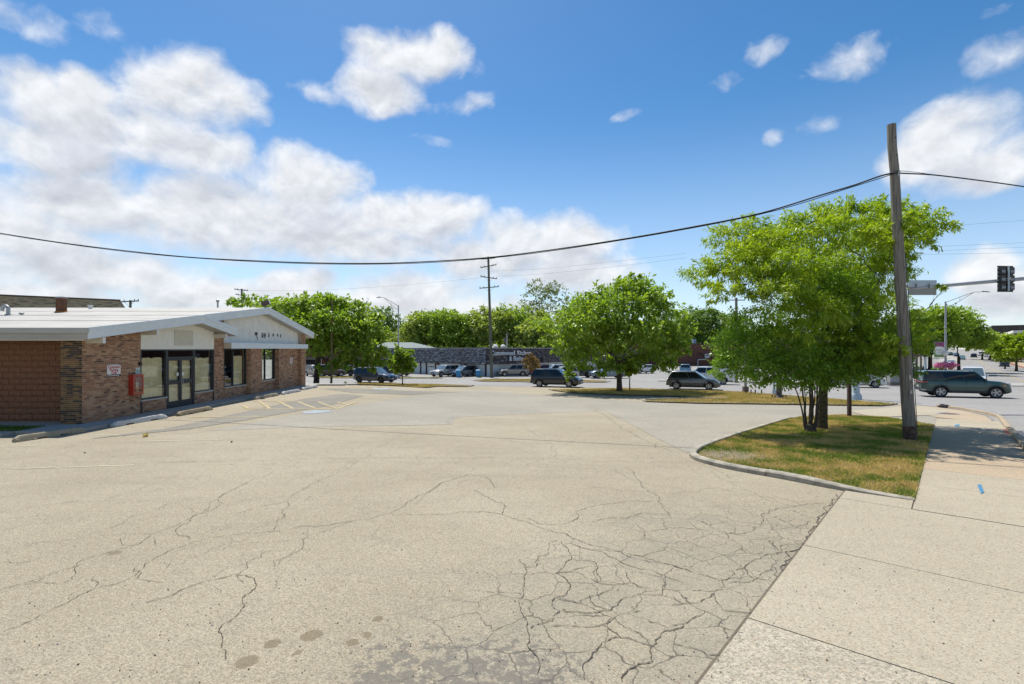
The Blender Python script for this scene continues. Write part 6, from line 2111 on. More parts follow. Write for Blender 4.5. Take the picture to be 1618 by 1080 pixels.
    if S.get('bed'):
        b0, b1 = -L / 2 + .08, -L / 2 + S['rb'] - .06
        MB().bx(b0, b1, -W / 2 * .80, W / 2 * .80, S['deck'] - .02, S['deck'] + .026).build('bed_cover', TRIM, root)
        MB().bx(b0 - .03, b1, W / 2 * .80, W / 2 * .90, S['deck'] - .02, S['deck'] + .05).build('bed_rail', body, root, bevel=.012)
        MB().bx(b0 - .03, b1, -W / 2 * .90, -W / 2 * .80, S['deck'] - .02, S['deck'] + .05).build('bed_rail', body, root, bevel=.012)
        MB().bx(-L / 2 - .005, -L / 2 + .07, -W / 2 * .78, W / 2 * .78, .74, S['deck'] + .045).build('tailgate', body, root, bevel=.012)
    if extra:
        extra(root, S)
    return root


def vehicles():
    def green_extra(root, S):
        L, W = S['L'], S['W']
        for s in (-1, 1):
            MB().bx(L / 2 - .14, L / 2 - .02, s * W * .28, s * W * .40, .90, 1.10).build('headlight', LAMP, root, bevel=.02)
            MB().box((L / 2 - .42, s * W / 2 * .985, .93), (.14, .03, .07)).build('side_marker', AMBER, root)
        MB().bx(-L / 2 - .012, -L / 2 + .22, -W / 2 * .955, W / 2 * .955, 1.08, 1.15).build('light_bar', TAIL, root)
        MB().bx(-L / 2 - .02, -L / 2 + .3, -W / 2 * .93, W / 2 * .93, .50, .60).build('bumper_trim', GALV, root, bevel=.02)
    car('parked_suv', 'large dark green SUV crossing the junction behind the utility pole', hit(1530, 628.6), R(-25), BIGSUV, P_GREEN, -1, group=None, extra=green_extra).name = 'green_suv'
    car('black_suv', 'black SUV passing on the cross street left of the round locust', hit(875, 611.7), R(-25), dict(SUV, L=5.0, W=1.95, H=1.78), P_BLACK, -1)
    car('grey_crossover', 'graphite grey crossover beyond the grass between the two locust trees', hit(1094, 615.8), R(-25), CROSS, P_GREY, -1, rails=False)
    car('navy_suv', 'shiny navy SUV just behind the small young tree', hit(584, 605.0), R(-25), dict(SUV, L=5.15, W=2.0, H=1.80, wr=.40), P_NAVY, -1, wheel=DARKALLOY, lower=P_BLACK)
    car('silver_suv', 'silver SUV parked nose out by the white garage door', hit(703, 594.6), R(226), dict(SUV, L=4.8, W=1.9, H=1.78), P_SILVER)
    car('dark_crossover', 'dark blue crossover parked beside the silver one at the store', hit(733, 594.8), R(226), CROSS, P_NAVY)
    car('grey_suv', 'warm grey SUV parked under the white script lettering', hit(812, 594.6), R(192), dict(SUV, L=4.8, W=1.9, H=1.80), P_WARM, 1)
    car('red_suv', 'dark red SUV parked behind the withered brown tree', hit(846, 593.6), R(186), SUV, P_RED)
    car('white_suv', 'white SUV parked at the store directly behind the passing black SUV', hit(876, 594.4), R(192), dict(SUV, H=1.84), P_WHITE)
    car('silver_crossover', 'silver crossover parked behind the bonnet of the passing black SUV', hit(889, 597.4), R(192), CROSS, P_SILVER)
    car('dark_suv', 'dark blue SUV with red tail lamp parked under the left of the round locust', hit(914, 596.2), R(176), dict(SUV, L=4.6), P_NAVY, wheel=DARKALLOY)
    car('blue_grey_pickup', 'blue grey pickup behind the trunk of the round locust', hit(961, 597.5), R(186), dict(PICKUP, L=5.3, W=1.98, H=1.80, wr=.37, belt=1.12, hood=1.10, nose=.9, deck=1.14, sill=.32, clad=False), P_BLUEGREY, cat='pickup', rails=False)
    car('white_sedan', 'white car parked by the brown brick wall behind the thin sapling', hit(1016, 589.6), R(205), dict(CROSS, H=1.55), P_WHITE)
    car('blue_hatchback', 'small blue car roof seen over the graphite crossover', hit(1083, 590), R(70), CROSS, P_BLUE)
    car('white_pickup', 'white pickup truck with red tail lamps behind the graphite crossover', hit(1116, 606.8), R(156), PICKUP, P_WHITE, 0, cat='pickup', rails=False)
    car('white_suv', 'white SUV glimpsed over the bed of the white pickup', hit(1134, 592), R(150), SUV, P_WHITE)

    def ad(root, S):
        for s in (-1, 1):
            MB().bx(-S['L'] / 2 + .5, S['L'] / 2 - 1.5, s * S['W'] / 2 * .99, s * (S['W'] / 2 + .03), .80, 1.12).build('yellow_band', mat('yellow_vinyl', (0.65, 0.42, 0.02), 0.5, 0.2, 5), root)
    car('white_van', 'white van with a yellow side band half hidden behind the shrub', hit(1346, 611.4), R(-25), VAN, P_WHITE, 0, extra=ad, cat='van', rails=False)
    q = (XA(1537, 50), 50)
    car('white_van', 'white van waiting behind the dark green SUV', q, R(227), VAN, P_WHITE, 0, cat='van', rails=False)
    car('black_suv', 'black SUV with bright windscreen parked left of the thin wooden post', hit(499, 594.2), R(-50), SUV, P_BLACK)
    car('dark_red_suv', 'dark reddish SUV seen from behind at the thin wooden post', hit(521, 595), R(32), dict(SUV, H=1.85), paint('black_cherry_paint', (0.05, 0.022, 0.026)))
    car('black_pickup', 'black pickup parked under the low leaves of the left tree', hit(541, 593.6), R(-14), PICKUP, P_BLACK, cat='pickup', rails=False)
    car('white_sedan', 'white sedan partly hidden between the navy SUV and the street lamp', hit(611, 591.6), R(-30), SEDAN, P_WHITE, rails=False)
    car('dark_suv', 'dark blue SUV with red lamp parked behind the street lamp pole', hit(625, 593.8), R(-20), SUV, P_NAVY)
    # far down the main street
    tow, away = R(229), R(49)
    for i, (px, py, yaw, S, m, nm, lab) in enumerate([
            (1501.5, 561.5, tow, SEDAN, P_BLACK, 'far_car', 'tiny dark car farthest left on the main street beyond the lamp pole'),
            (1511, 563, tow, SEDAN, P_NAVY, 'far_car', 'dark car approaching just left of the light blue one'),
            (1519.5, 567.6, tow, SEDAN, P_BLUE, 'far_car', 'light blue car approaching down the main street'),
            (1503, 577, tow, SEDAN, P_WHITE, 'far_car', 'white car half hidden by the lamp pole and flower baskets'),
            (1538.5, 564.2, away, SEDAN, P_BLACK, 'far_car', 'black sedan driving away in the middle of the main street'),
            (1550.5, 562, away, SUV, P_WHITE, 'far_car', 'white SUV driving away, left one of two'),
            (1560.5, 564, away, SUV, P_WHITE, 'far_car', 'white SUV driving away, right one of two'),
            (1568, 568.6, away, SUV, P_BLACK, 'far_car', 'black SUV driving away in the right lane'),
            (1586.5, 579, away, SEDAN, P_NAVY, 'far_car', 'dark blue sedan nearest in the right lane of the main street'),
            (1612, 569.5, R(20), SEDAN, P_RED, 'far_car', 'red car parked by the shops at the right edge')]):
        q = hit(px, py)
        car(nm, lab, q, yaw, S, m, 0, detail=False, group='cars on the main street', rails=False)


vehicles()

# ---------------------------------------------------------------- poles, wires, lamps, signals
WOOD = mat('weathered_grey_wood', (0.245, 0.22, 0.178), 0.92, 0.32, 34, 1.0, 60, col2=(0.15, 0.13, 0.105), c2scale=22, stretch=0.05)
WOOD2 = mat('green_grey_wood', (0.135, 0.14, 0.11), 0.95, 0.25, 6, 0.5, 30, col2=(0.10, 0.095, 0.075), c2scale=5)
DARKWOOD = mat('dark_brown_wood', (0.07, 0.042, 0.034), 0.9, 0.3, 12, 0.5, 40)
TAR = mat('tar_stained_wood', (0.055, 0.038, 0.028), 0.9, 0.4, 9, 0.8, 30, col2=(0.11, 0.07, 0.045), c2scale=8)
CABLE = mat('black_cable', (0.012, 0.016, 0.018), 0.6)
STEEL = mat('grey_painted_steel', (0.33, 0.35, 0.36), 0.55, 0.08, 2)
PALESTEEL = mat('pale_blue_steel', (0.42, 0.50, 0.54), 0.55, 0.08, 2)


def wood_pole(mb, base, top, r0, r1, n=16, seg=14, seed=1):
    base, top = Vector(base), Vector(top)
    rnd = random.Random(seed)
    pts, rad = [], []
    for i in range(seg + 1):
        t = i / seg
        p = base.lerp(top, t) + Vector((rnd.uniform(-.01, .01), rnd.uniform(-.01, .01), 0))
        pts.append(p)
        rad.append((r0 + (r1 - r0) * t ** .8) * rnd.uniform(.985, 1.015))
    return mb.tube(pts, rad, n)


def near_pole():
    q = hit(1439, 694, .07)
    Y = q.y
    top = Vector((XA(1412.5, Y), Y + .1, ZA(194, Y)))
    p = thing('utility_pole', 'tall weathered wooden pole leaning left at the edge of the sidewalk', 'utility pole', q)
    base = q - Vector((0, 0, .2))
    wood_pole(MB(), base, top, .165, .108, seed=3).build('pole', WOOD, p, smooth=50, world=True)
    a = base.lerp(top, .022)
    MB().tube([base.lerp(top, .008), base.lerp(top, .03), base.lerp(top, .055), base.lerp(top, .065)], [.172, .170, .166, .155], 16, cap=False).build('tar_band', TAR, p, smooth=50, world=True)
    for t, w, h, m in ((.17, .07, .09, GALV), (.215, .05, .12, MATS['aged_cream_panel']), (.30, .09, .05, GALV)):
        cc = base.lerp(top, t)
        MB().box(cc + Vector((-.02, -.163 + .05 * t, 0)), (w, .006, h)).build('tag_plate', m, p, world=True)
    MB().tube([base.lerp(top, .06) + Vector((.15, -.08, 0)), base.lerp(top, .3) + Vector((.142, -.08, 0)), base.lerp(top, .6) + Vector((.118, -.07, 0))], .009, 6).build('ground_wire', CABLE, p, world=True)
    d = (top - base).normalized()
    k = base.lerp(top, .838)
    MB().box(k + Vector((.02, -.125, .03)), (.05, .06, .16)).build('cable_clamp', GALV, p, world=True)
    MB().tube([k + Vector((-.02, -.12, 0)), k + Vector((.03, -.16, .06)), k + Vector((.06, -.13, .1))], .015, 6).build('hook', GALV, p, world=True)
    mb = MB()
    for t in (.2, .33, .55, .9, .955):
        c = base.lerp(top, t)
        mb.box(c + Vector((.02, -.158 + .05 * t, 0)), (.025, .03, .025))
    mb.build('bolts', BLACK, p, world=True)
    return q, top, k


PQ, PT, PKN = near_pole()


def hang_px(label, A, B, pxs, rad, m=CABLE, extra=None, name='overhead_cable'):
    """cable in the upright plane through A and B passing through photo heights (px, py)"""
    A2, B2 = Vector(A).to_2d(), Vector(B).to_2d()
    pts = []
    for px, py in pxs:
        k = (px - CX) / F
        d = B2 - A2
        u = (k * A2.y - A2.x) / (d.x - k * d.y)
        p = A2 + d * u
        pts.append(Vector((p.x, p.y, ZA(py, p.y))))
    mb = MB()
    fine = []
    for i in range(len(pts) - 1):                                  # Catmull-Rom through the points
        p0, p1, p2, p3 = pts[max(i - 1, 0)], pts[i], pts[i + 1], pts[min(i + 2, len(pts) - 1)]
        for j in range(6):
            t = j / 6
            fine.append(0.5 * ((2 * p1) + (p2 - p0) * t + (2 * p0 - 5 * p1 + 4 * p2 - p3) * t * t + (3 * p1 - p0 - 3 * p2 + p3) * t ** 3))
    fine.append(pts[-1])
    mb.tube(fine, rad, 6)
    o = mb.build(name, m)
    tag(o, label, 'cable')
    return o


def wires():
    hang_px('thick black cable sagging from the leaning pole across the whole lot to the left', (PKN.x, PKN.y - .13), (-30, 27),
            [(1411, 273), (1390, 278), (1350, 292), (1300, 307), (1200, 337), (1090, 359), (980, 378), (880, 393), (780, 405.5), (690, 412), (600, 415.5), (500, 415), (400, 411.5), (300, 406), (200, 396), (100, 383.5), (0, 368), (-120, 348)], .022)
    hang_px('second thinner strand lashed along the thick black cable', (PKN.x, PKN.y - .13), (-30, 27),
            [(1411, 274.5), (1350, 294), (1200, 338.5), (980, 379.5), (780, 407), (600, 417), (400, 413), (200, 397.5), (0, 369.5), (-120, 349)], .011)
    hang_px('black cable running from the leaning pole out to the right', (PKN.x, PKN.y - .13), (30, 20), [(1411, 273), (1440, 274), (1480, 276.5), (1550, 285), (1618, 294.5), (1700, 307), (1900, 338)], .02)
    hang_px('thin strand just above the right hand cable at the leaning pole', (PKN.x, PKN.y - .13), (30, 20), [(1413, 270), (1430, 270), (1460, 273.5), (1500, 279)], .008)
    # thin far wires
    for i, (lab, A, B, pts) in enumerate([
            ('thin far wire upper of three beyond the big locust on the right', (40, 62), (75, 70), [(1480, 389), (1560, 385.5), (1660, 381)]),
            ('thin far wire middle of three beyond the big locust on the right', (40, 62), (75, 70), [(1480, 396), (1560, 392.5), (1660, 389)]),
            ('thin far wire lowest of three beyond the big locust on the right', (40, 62), (75, 70), [(1440, 402), (1560, 400), (1660, 398)]),
            ('faint single wire high on the right under the cloud', (40, 62), (75, 70), [(1440, 362), (1560, 352), (1660, 345)]),
            ('faint wire running from the tall pole towards the big locust', (-3, 76), (30, 60), [(775, 428), (860, 424), (960, 414), (1085, 400)]),
            ('faint wire just under the one from the tall pole to the locust', (-3, 76), (30, 60), [(775, 437), (860, 432), (960, 422), (1085, 407)]),
            ('faint wire between the left roof pole and the tall pole', (-45, 85), (-3, 76), [(383, 459), (500, 458), (640, 450), (772, 437)]),
            ]):
        hang_px(lab, A, B, pts, .010, name='thin_wire')


wires()


def cross_pole(name, label, px, base_py, top_py, Y, r, arms, top_px=None, group=None, m=WOOD2, z0=None):
    """wooden power pole with crossarms: arms = (photo y, half length in m, tilt)"""
    x = XA(px, Y)
    zb = float(ground(x, Y)) if z0 is None else z0
    zt = ZA(top_py, Y)
    tx = XA(top_px if top_px is not None else px, Y)
    p = thing(name, label, 'utility pole', (x, Y, zb), 0, group)
    wood_pole(MB(), (x, Y, zb - .2), (tx, Y, zt), r, r * .62, 12, 8, int(px)).build('pole', m, p, smooth=50, world=True)
    for (py, hl, dz) in arms:
        z = ZA(py, Y)
        t = (z - zb) / (zt - zb)
        cx = x + (tx - x) * t
        MB().beam((cx - hl, Y - .18, z - dz), (cx + hl, Y - .18, z + dz), .11, .12).build('crossarm', m, p, world=True)
        br = MB()
        for s in (-1, 1):
            br.beam((cx + s * hl * .5, Y - .2, z + s * dz * .5 - .05), (cx, Y - .2, z - .62), .03, .03)
        br.build('brace', STEEL, p, world=True)
        ins = MB()
        for s in (-.95, -.55, .55, .95):
            ins.lathe([(.03, 0), (.05, .06), (.03, .1), (.05, .14), (.02, .2), (0, .2)], (cx + s * hl, Y - .18, z + s * dz + .05), n=8)
        ins.build('insulators', mat('brown_porcelain', (0.10, 0.06, 0.05), 0.3), p, world=True)
    return p


def far_poles():
    q = hit(777, 596.5)
    Y = q.y
    cross_pole('power_pole', 'tall power pole with four crossarms in front of the shingled store', 777, 596, 405, Y, .24, [(408.5, 1.0, .08), (420.5, 1.15, .22), (438.5, 1.2, -.18), (454, 1.4, .12)], top_px=771.5)
    cross_pole('power_pole', 'dark wooden power pole with three crossarms rising beyond the gable roof', 383, 600, 456, 85, .22, [(458, 1.1, -.12), (466, .9, -.1), (476, 1.2, -.1)], top_px=382)
    cross_pole('power_pole', 'top of a power pole showing over the left roof by the tan brick building', 206, 600, 474, 60, .2, [(476, 1.1, .05)])
    p = thing('power_pole', 'thin pole standing among the trees behind the store roof', 'utility pole', (XA(801, 100), 100, -1.9))
    wood_pole(MB(), (XA(801, 100), 100, -2.1), (XA(801, 100), 100, ZA(527, 100)), .13, .1).build('pole', STEEL, p, smooth=50, world=True)
    MB().beam((XA(797, 100), 99.9, ZA(527.5, 100)), (XA(808, 100), 99.9, ZA(527.5, 100)), .1, .1).build('crossarm', WOOD2, p, world=True)
    MB().lathe([(0, -.4), (.25, -.4), (.28, 0), (.25, .4), (0, .42)], (XA(797.5, 100), 99.8, ZA(537, 100)), n=10).build('transformer', mat('dark_grey_metal', (0.06, 0.065, 0.07), 0.5), p, smooth=40, world=True)
    q = hit(523.5, 606)
    Y = 44.0
    z = float(ground(XA(523.5, Y), Y))
    p = thing('wooden_post', 'slim tall wooden post beyond the end of the brick shop', 'post', (XA(523.5, Y), Y, z))
    wood_pole(MB(), (XA(523.5, Y), Y, z - .1), (XA(525, Y), Y, ZA(474, Y)), .10, .075).build('pole', mat('olive_wood', (0.15, 0.12, 0.06), 0.9, 0.3, 8), p, smooth=50, world=True)
    # wooden post on the near lawn
    q = hit(1342, 657, .07)
    Y = q.y
    p = thing('wooden_post', 'dark brown square post standing behind the big locust trunk', 'post', q)
    MB().box((0, 0, 1.05), (.13, .12, 2.3)).build('post', DARKWOOD, p, bevel=.008)


far_poles()


def street_lamp(label, px, base_py, top_py, tip_px, tip_py, side, banner=False, Y=None):
    q = hit(px, base_py) if Y is None else G(XA(px, Y), Y)
    Y = q.y
    zt = ZA(top_py, Y)
    p = thing('street_lamp', label, 'street lamp', q, 0, 'tall cobra head street lamps')
    h = zt - q.z
    MB().lathe([(.26, -.1), (.26, .25), (.16, .35), (.13, .6), (.085, h), (0, h)], n=12).build('pole', STEEL, p, smooth=40)
    tx, tz = XA(tip_px, Y) - q.x, ZA(tip_py, Y) - q.z
    s = 1 if tx > 0 else -1
    arm = [(0, 0, h - .12), (tx * .35, 0, h - .12 + (tz - h) * .55), (tx * .72, 0, tz - .04), (tx * .95, 0, tz)]
    arm2 = [(0, 0, h - .75), (tx * .3, 0, h - .65 + (tz - h) * .5), (tx * .7, 0, tz - .09)]
    MB().tube(arm, .035, 8).tube(arm2, .03, 8).build('arm', STEEL, p, smooth=50)
    MB().beam((tx * .36, 0, h - .12 + (tz - h) * .55), (tx * .36, 0, h - .6 + (tz - h) * .55), .03, .03, (0, 1, 0)).build('strut', STEEL, p)
    hd = MB().add([(tx * .88, -.12, tz - .03), (tx * .88, .12, tz - .03), (tx * 1.12, .1, tz - .06), (tx * 1.12, -.1, tz - .06), (tx * .9, -.06, tz + .1), (tx * .9, .06, tz + .1), (tx * 1.06, .04, tz + .06), (tx * 1.06, -.04, tz + .06)],
                  [(0, 1, 2, 3), (4, 5, 6, 7), (0, 1, 5, 4), (1, 2, 6, 5), (2, 3, 7, 6), (3, 0, 4, 7)]).build('lamp_head', STEEL, p)
    return p, q, Y, h


def lamps():
    q0 = hit(628.5, 598)
    street_lamp('tall street lamp rising left of the grey hipped roof with arm to the left', 629.5, 596, 482, 598, 469.5, -1, Y=72.0)
    p, q, Y, h = street_lamp('tall street lamp with banner and flower baskets beside the main street', 1494, 604, 476, 1557, 460.5, 1, Y=58.0)
    zz = lambda py: ZA(py, Y) - q.z
    xx = lambda px: XA(px, Y) - q.x
    b = MB().bx(xx(1476), xx(1491.5), -.03, .0, zz(564), zz(540.5)).build('banner', mat('green_banner_cloth', (0.17, 0.30, 0.12), 0.8, 0.1, 3), p)
    MB().bx(xx(1477), xx(1491.5), -.034, -.031, zz(547.5), zz(540.5)).build('banner_top', mat('purple_banner_print', (0.26, 0.055, 0.16), 0.8), b)
    e = MB()
    n = 20
    cx, cz, ex, ez = (xx(1476.6) + xx(1491.4)) / 2, (zz(547) + zz(560)) / 2, (xx(1491.4) - xx(1476.6)) / 2, (zz(547) - zz(560)) / 2
    ring = [(cx + ex * math.copysign(abs(math.cos(a)) ** .6, math.cos(a)), -.037, cz + ez * math.copysign(abs(math.sin(a)) ** .6, math.sin(a))) for a in np.linspace(0, 2 * math.pi, n, endpoint=False)]
    e.add(ring, [tuple(range(n))])
    e.build('banner_disc', WHITE, b)
    t = MB()
    rnd = random.Random(5)
    for k, (zc, wdt) in enumerate(((.12, .75), (.0, .6), (-.16, .5), (-.3, .7))):
        x = cx - ex * wdt
        while x < cx + ex * wdt:
            l = rnd.uniform(.05, .12)
            t.bx(x, x + l, -.040, -.038, cz + ez * zc * 2 - .025, cz + ez * zc * 2 + .03)
            x += l + .04
    t.build('banner_print', mat('grey_green_print', (0.22, 0.30, 0.24), 0.8), b)
    for z in (zz(540), zz(564.5)):
        MB().beam((0, -.02, z), (xx(1475.5), -.02, z), .03, .03).build('banner_bar', STEEL, p)
    MB().lathe([(0, -.33), (.2, -.26), (.33, 0), (.2, .26), (0, .33)], (xx(1492.5), -.05, zz(558)), n=14).build('globe_lamp', mat('frosted_globe', (0.62, 0.60, 0.54), 0.4), p, smooth=60)
    # hanging flower baskets (hung from the lamp: things of their own)
    PINK = leaf_mat('pink_petunia', (0.55, 0.10, 0.26), (0.72, 0.28, 0.46), 0.3, (1, .9, .95))
    rng = np.random.default_rng(3)
    for i, (px, lab) in enumerate(((1487, 'pink flower basket hanging left of the banner lamp pole'), (1502, 'pink flower basket hanging right of the banner lamp pole'))):
        c = Vector((XA(px, Y - .4), Y - .4, ZA(577.5, Y - .4)))
        fb = thing('flower_basket', lab, 'flower basket', c, 0, 'pink hanging flower baskets')
        MB().lathe([(0, -.42), (.2, -.38), (.34, -.15), (.40, .02), (0, .02)], n=12).build('basket', mat('coir_basket', (0.16, 0.10, 0.05), 0.95, 0.3, 12), fb, smooth=50)
        v, qd = leaf_cloud([(0, 0, .1, .62, .5, .22, 1), (-.3, 0, -.02, .34, .34, .16, .7), (.3, 0, 0, .34, .34, .16, .7)], 900, .13, .42, rng, .1, 8, .3)
        np_mesh('flowers', v, qd, PINK, fb)
        MB().beam((0, 0, .0), ((q.x - c.x), .4, .95), .02, .02).build('bracket', STEEL, fb)
    c = Vector((XA(1483.5, Y + 1), Y + 1, float(ground(XA(1483.5, Y + 1), Y + 1))))
    pl = thing('planter', 'dark tub of greenery under the banner of the street lamp', 'planter', c)
    MB().lathe([(.0, 0), (.4, 0), (.48, .95), (.43, .95), (.40, .85), (0, .85)], n=14).build('tub', mat('dark_tub', (0.05, 0.045, 0.045), 0.8), pl, smooth=40)
    v, qd = leaf_cloud([(0, 0, 1.5, .45, .45, .6, 1)], 700, .2, .3, rng, .1, 10, .3)
    np_mesh('greenery', v, qd, L_SHRUB, pl)


lamps()


def signals():
    # mast arm reaching in from the right, seen from behind
    Y = 26.0
    tip = Vector((XA(1440, Y), Y, ZA(455.5, Y)))
    far = Vector((36.5, 25.6, 0))
    zf = ZA(440, Y) + (36.5 - XA(1618, Y)) * (ZA(440, Y) - ZA(455.5, Y)) / (XA(1618, Y) - XA(1440, Y))
    g = float(ground(far.x, far.y))
    s = thing('traffic_signal_mast', 'long grey steel mast arm of the traffic signals over the junction', 'mast', (far.x, far.y, g))
    MB().tube([tip, tip.lerp(Vector((far.x, far.y, zf)), .5), Vector((far.x, far.y, zf))], [.075, .11, .15], 14).build('arm', STEEL, s, smooth=50, world=True)
    MB().tube([Vector((far.x, far.y, g - .1)), Vector((far.x, far.y, zf + .6))], [.24, .17], 14).build('pole', STEEL, s, smooth=50, world=True)
    # signal head: back plate, two columns of louvred housings, seen from behind
    c = Vector((XA(1590.5, Y - .25), Y - .25, ZA(440, Y - .25)))
    h = thing('traffic_signal', 'black traffic signal head seen from behind on the mast arm', 'traffic signal', c, R(4))
    pw, ph = .43, .66
    MB().bx(-pw, pw, .06, .075, -ph, ph).build('back_plate', BLACK, h, bevel=.005)
    for x in (-.235, .235):
        for z in (-.40, 0.0, .40):
            MB().bx(x - .15, x + .15, -.07, .058, z - .175, z + .175).build('lamp_housing', mat('dark_signal_housing', (0.03, 0.033, 0.036), 0.5), h, bevel=.02)
            MB().bx(x - .10 + (.03 if x < 0 else -.03) * 0, x + .10, -.08, -.071, z - .10, z + .02).build('housing_hatch', mat('blue_grey_hatch', (0.20, 0.24, 0.27), 0.5), h)
    lv = MB()
    for x in (-.38, .38):
        for k in range(6):
            z = -.52 + k * .2
            lv.bx(x - .05, x + .05, .048, .059, z, z + .1)
    lv.build('plate_louvres', mat('pale_louvre', (0.36, 0.38, 0.39), 0.6), h)
    MB().bx(-.035, .035, -.12, -.081, -.62, .62).build('bracket', PALESTEEL, h)
    MB().bx(-.08, .08, -.14, .02, -.06, .06).build('clamp', GALV, h)
    # sign seen from behind at the end of the arm
    c = Vector((XA(1460, Y - .15), Y - .15, ZA(453.7, Y - .15)))
    b = thing('street_sign', 'back of a flat aluminium sign at the tip of the mast arm', 'sign', c)
    hw = (XA(1481.5, Y) - XA(1437, Y)) / 2
    z1, z2, z3 = ZA(442.5, Y) - c.z, ZA(452, Y) - c.z, ZA(466, Y) - c.z
    MB().bx(-hw, hw, .10, .115, z3, z1).build('panel', mat('sign_back_aluminium', (0.27, 0.265, 0.24), 0.6, 0.06, 3), b)
    MB().bx(-hw, hw, .085, .099, z2 - .03, z1 - .003).build('stiffener', PALESTEEL, b)
    for x in (-.35, .3):
        MB().bx(x - .02, x + .02, -.03, .084, z2 - .1, z2 + .12).build('clamp', GALV, b)
    # pedestal signal by the street lamp
    Y2 = 50.0
    x = XA(1462.5, Y2)
    g = float(ground(x, Y2))
    t = thing('traffic_signal', 'traffic signal on a pale post showing red left of the banner', 'traffic signal', (x, Y2, g))
    MB().lathe([(.2, -.1), (.2, .3), (.1, .45), (.075, 2.9), (0, 2.9)], n=10).build('post', PALESTEEL, t, smooth=40)
    z0 = ZA(545, Y2) - g
    for k, (zc, m) in enumerate(((ZA(535, Y2) - g, mat('lit_red_lens', (0.7, 0.03, 0.01), 0.4, emit=(1.0, 0.08, 0.02), estr=1.6)), (ZA(540.5, Y2) - g, BLACK), (ZA(546, Y2) - g, BLACK))):
        ho = MB().box((0, 0, zc), (.32, .26, .33)).build('lamp_housing', BLACK, t, bevel=.02)
        MB().lathe([(.13, -.14), (.12, -.15), (0, -.155)], (0.02, 0, zc), axis='Y', n=12).build('lens', m, t)
        vs, fs = [], []
        for i in range(9):
            a = math.pi * (i / 8)
            for yy in (-.14, -.36):
                vs.append((.02 + .145 * math.cos(a), yy, zc + .145 * math.sin(a)))
        fs = [(2 * i, 2 * i + 1, 2 * i + 3, 2 * i + 2) for i in range(8)]
        MB().add(vs, fs).build('visor', BLACK, t)
    MB().box((0, .02, z0 - .9), (.34, .26, .5)).build('pedestrian_head', BLACK, t, bevel=.02)
    # short poles and bases round the junction
    for i, (px, py, tpy, r, m, lab) in enumerate([
            (1352, 631, 470, .24, PALESTEEL, 'thick pale blue signal pole with a wide base behind the shrub'),
            (1223, 622.5, 560, .10, PALESTEEL, 'pale steel post with a stepped base left of the dark stub')]):
        q = hit(px, py, .0)
        p = thing('signal_pole', lab, 'pole', q)
        hgt = ZA(tpy, q.y) - q.z
        MB().lathe([(r * 1.55, -.1), (r * 1.5, .30), (r * 1.15, .42), (r, .5), (r * .8, hgt), (0, hgt)], n=14).build('pole', m, p, smooth=40)
    q = hit(1231, 628.5, .08)
    p = thing('pole_stub', 'dark bolted steel pole foot standing in the dry grass', 'pole', q)
    MB().lathe([(.32, 0), (.30, .06), (.19, .18), (.17, 1.6), (.16, 6.2), (0, 6.2)], n=12).build('pole', mat('dark_violet_steel', (0.075, 0.065, 0.075), 0.7, 0.2, 6), p, smooth=40)
    MB().box((0, 0, .02), (.9, .6, .05)).build('base_plate', WOOD2, p)
    bt = MB()
    for x in (-.38, .38):
        for y in (-.2, .2):
            bt.box((x, y, .12), (.06, .06, .2))
    bt.build('anchor_bolts', RUST, p)
    q = hit(1178, 619.5, .08)
    p = thing('lamp_post', 'slim pale lamp post on a dark square plinth in the grass', 'lamp post', q)
    hgt = ZA(489, q.y) - q.z
    MB().box((0, 0, .2), (.36, .36, .55)).build('plinth', mat('brown_plinth', (0.12, 0.09, 0.075), 0.8), p)
    MB().lathe([(.11, .45), (.085, hgt), (0, hgt)], n=10).build('pole', mat('buff_steel', (0.36, 0.35, 0.32), 0.6), p, smooth=40)
    for k, x in enumerate((-.62, -.22, .12, .62)):
        s = thing('ground_stake', ('leftmost short dark stake in the grass by the slim lamp post', 'short stake just left of the slim lamp post plinth', 'short stake just right of the slim lamp post plinth', 'rightmost short dark stake in the grass by the slim lamp post')[k], 'stake', G(q.x + x, q.y - 1.4, .08), 0, 'stakes around the slim lamp post')
        MB().box((0, 0, .14), (.07, .07, .36)).build('stake', DARKWOOD, s)
    q = hit(1163.5, 604.5)
    p = thing('utility_pole', 'plain wooden pole rising behind the left side of the big locust', 'utility pole', q)
    wood_pole(MB(), q - Vector((0, 0, .2)), (XA(1163.5, q.y), q.y, ZA(470, q.y)), .2, .14).build('pole', WOOD, p, smooth=50, world=True)
    MB().beam((q.x - .9, q.y - .2, ZA(474, q.y)), (q.x + .9, q.y - .2, ZA(474, q.y)), .1, .1).build('crossarm', WOOD2, p, world=True)


signals()


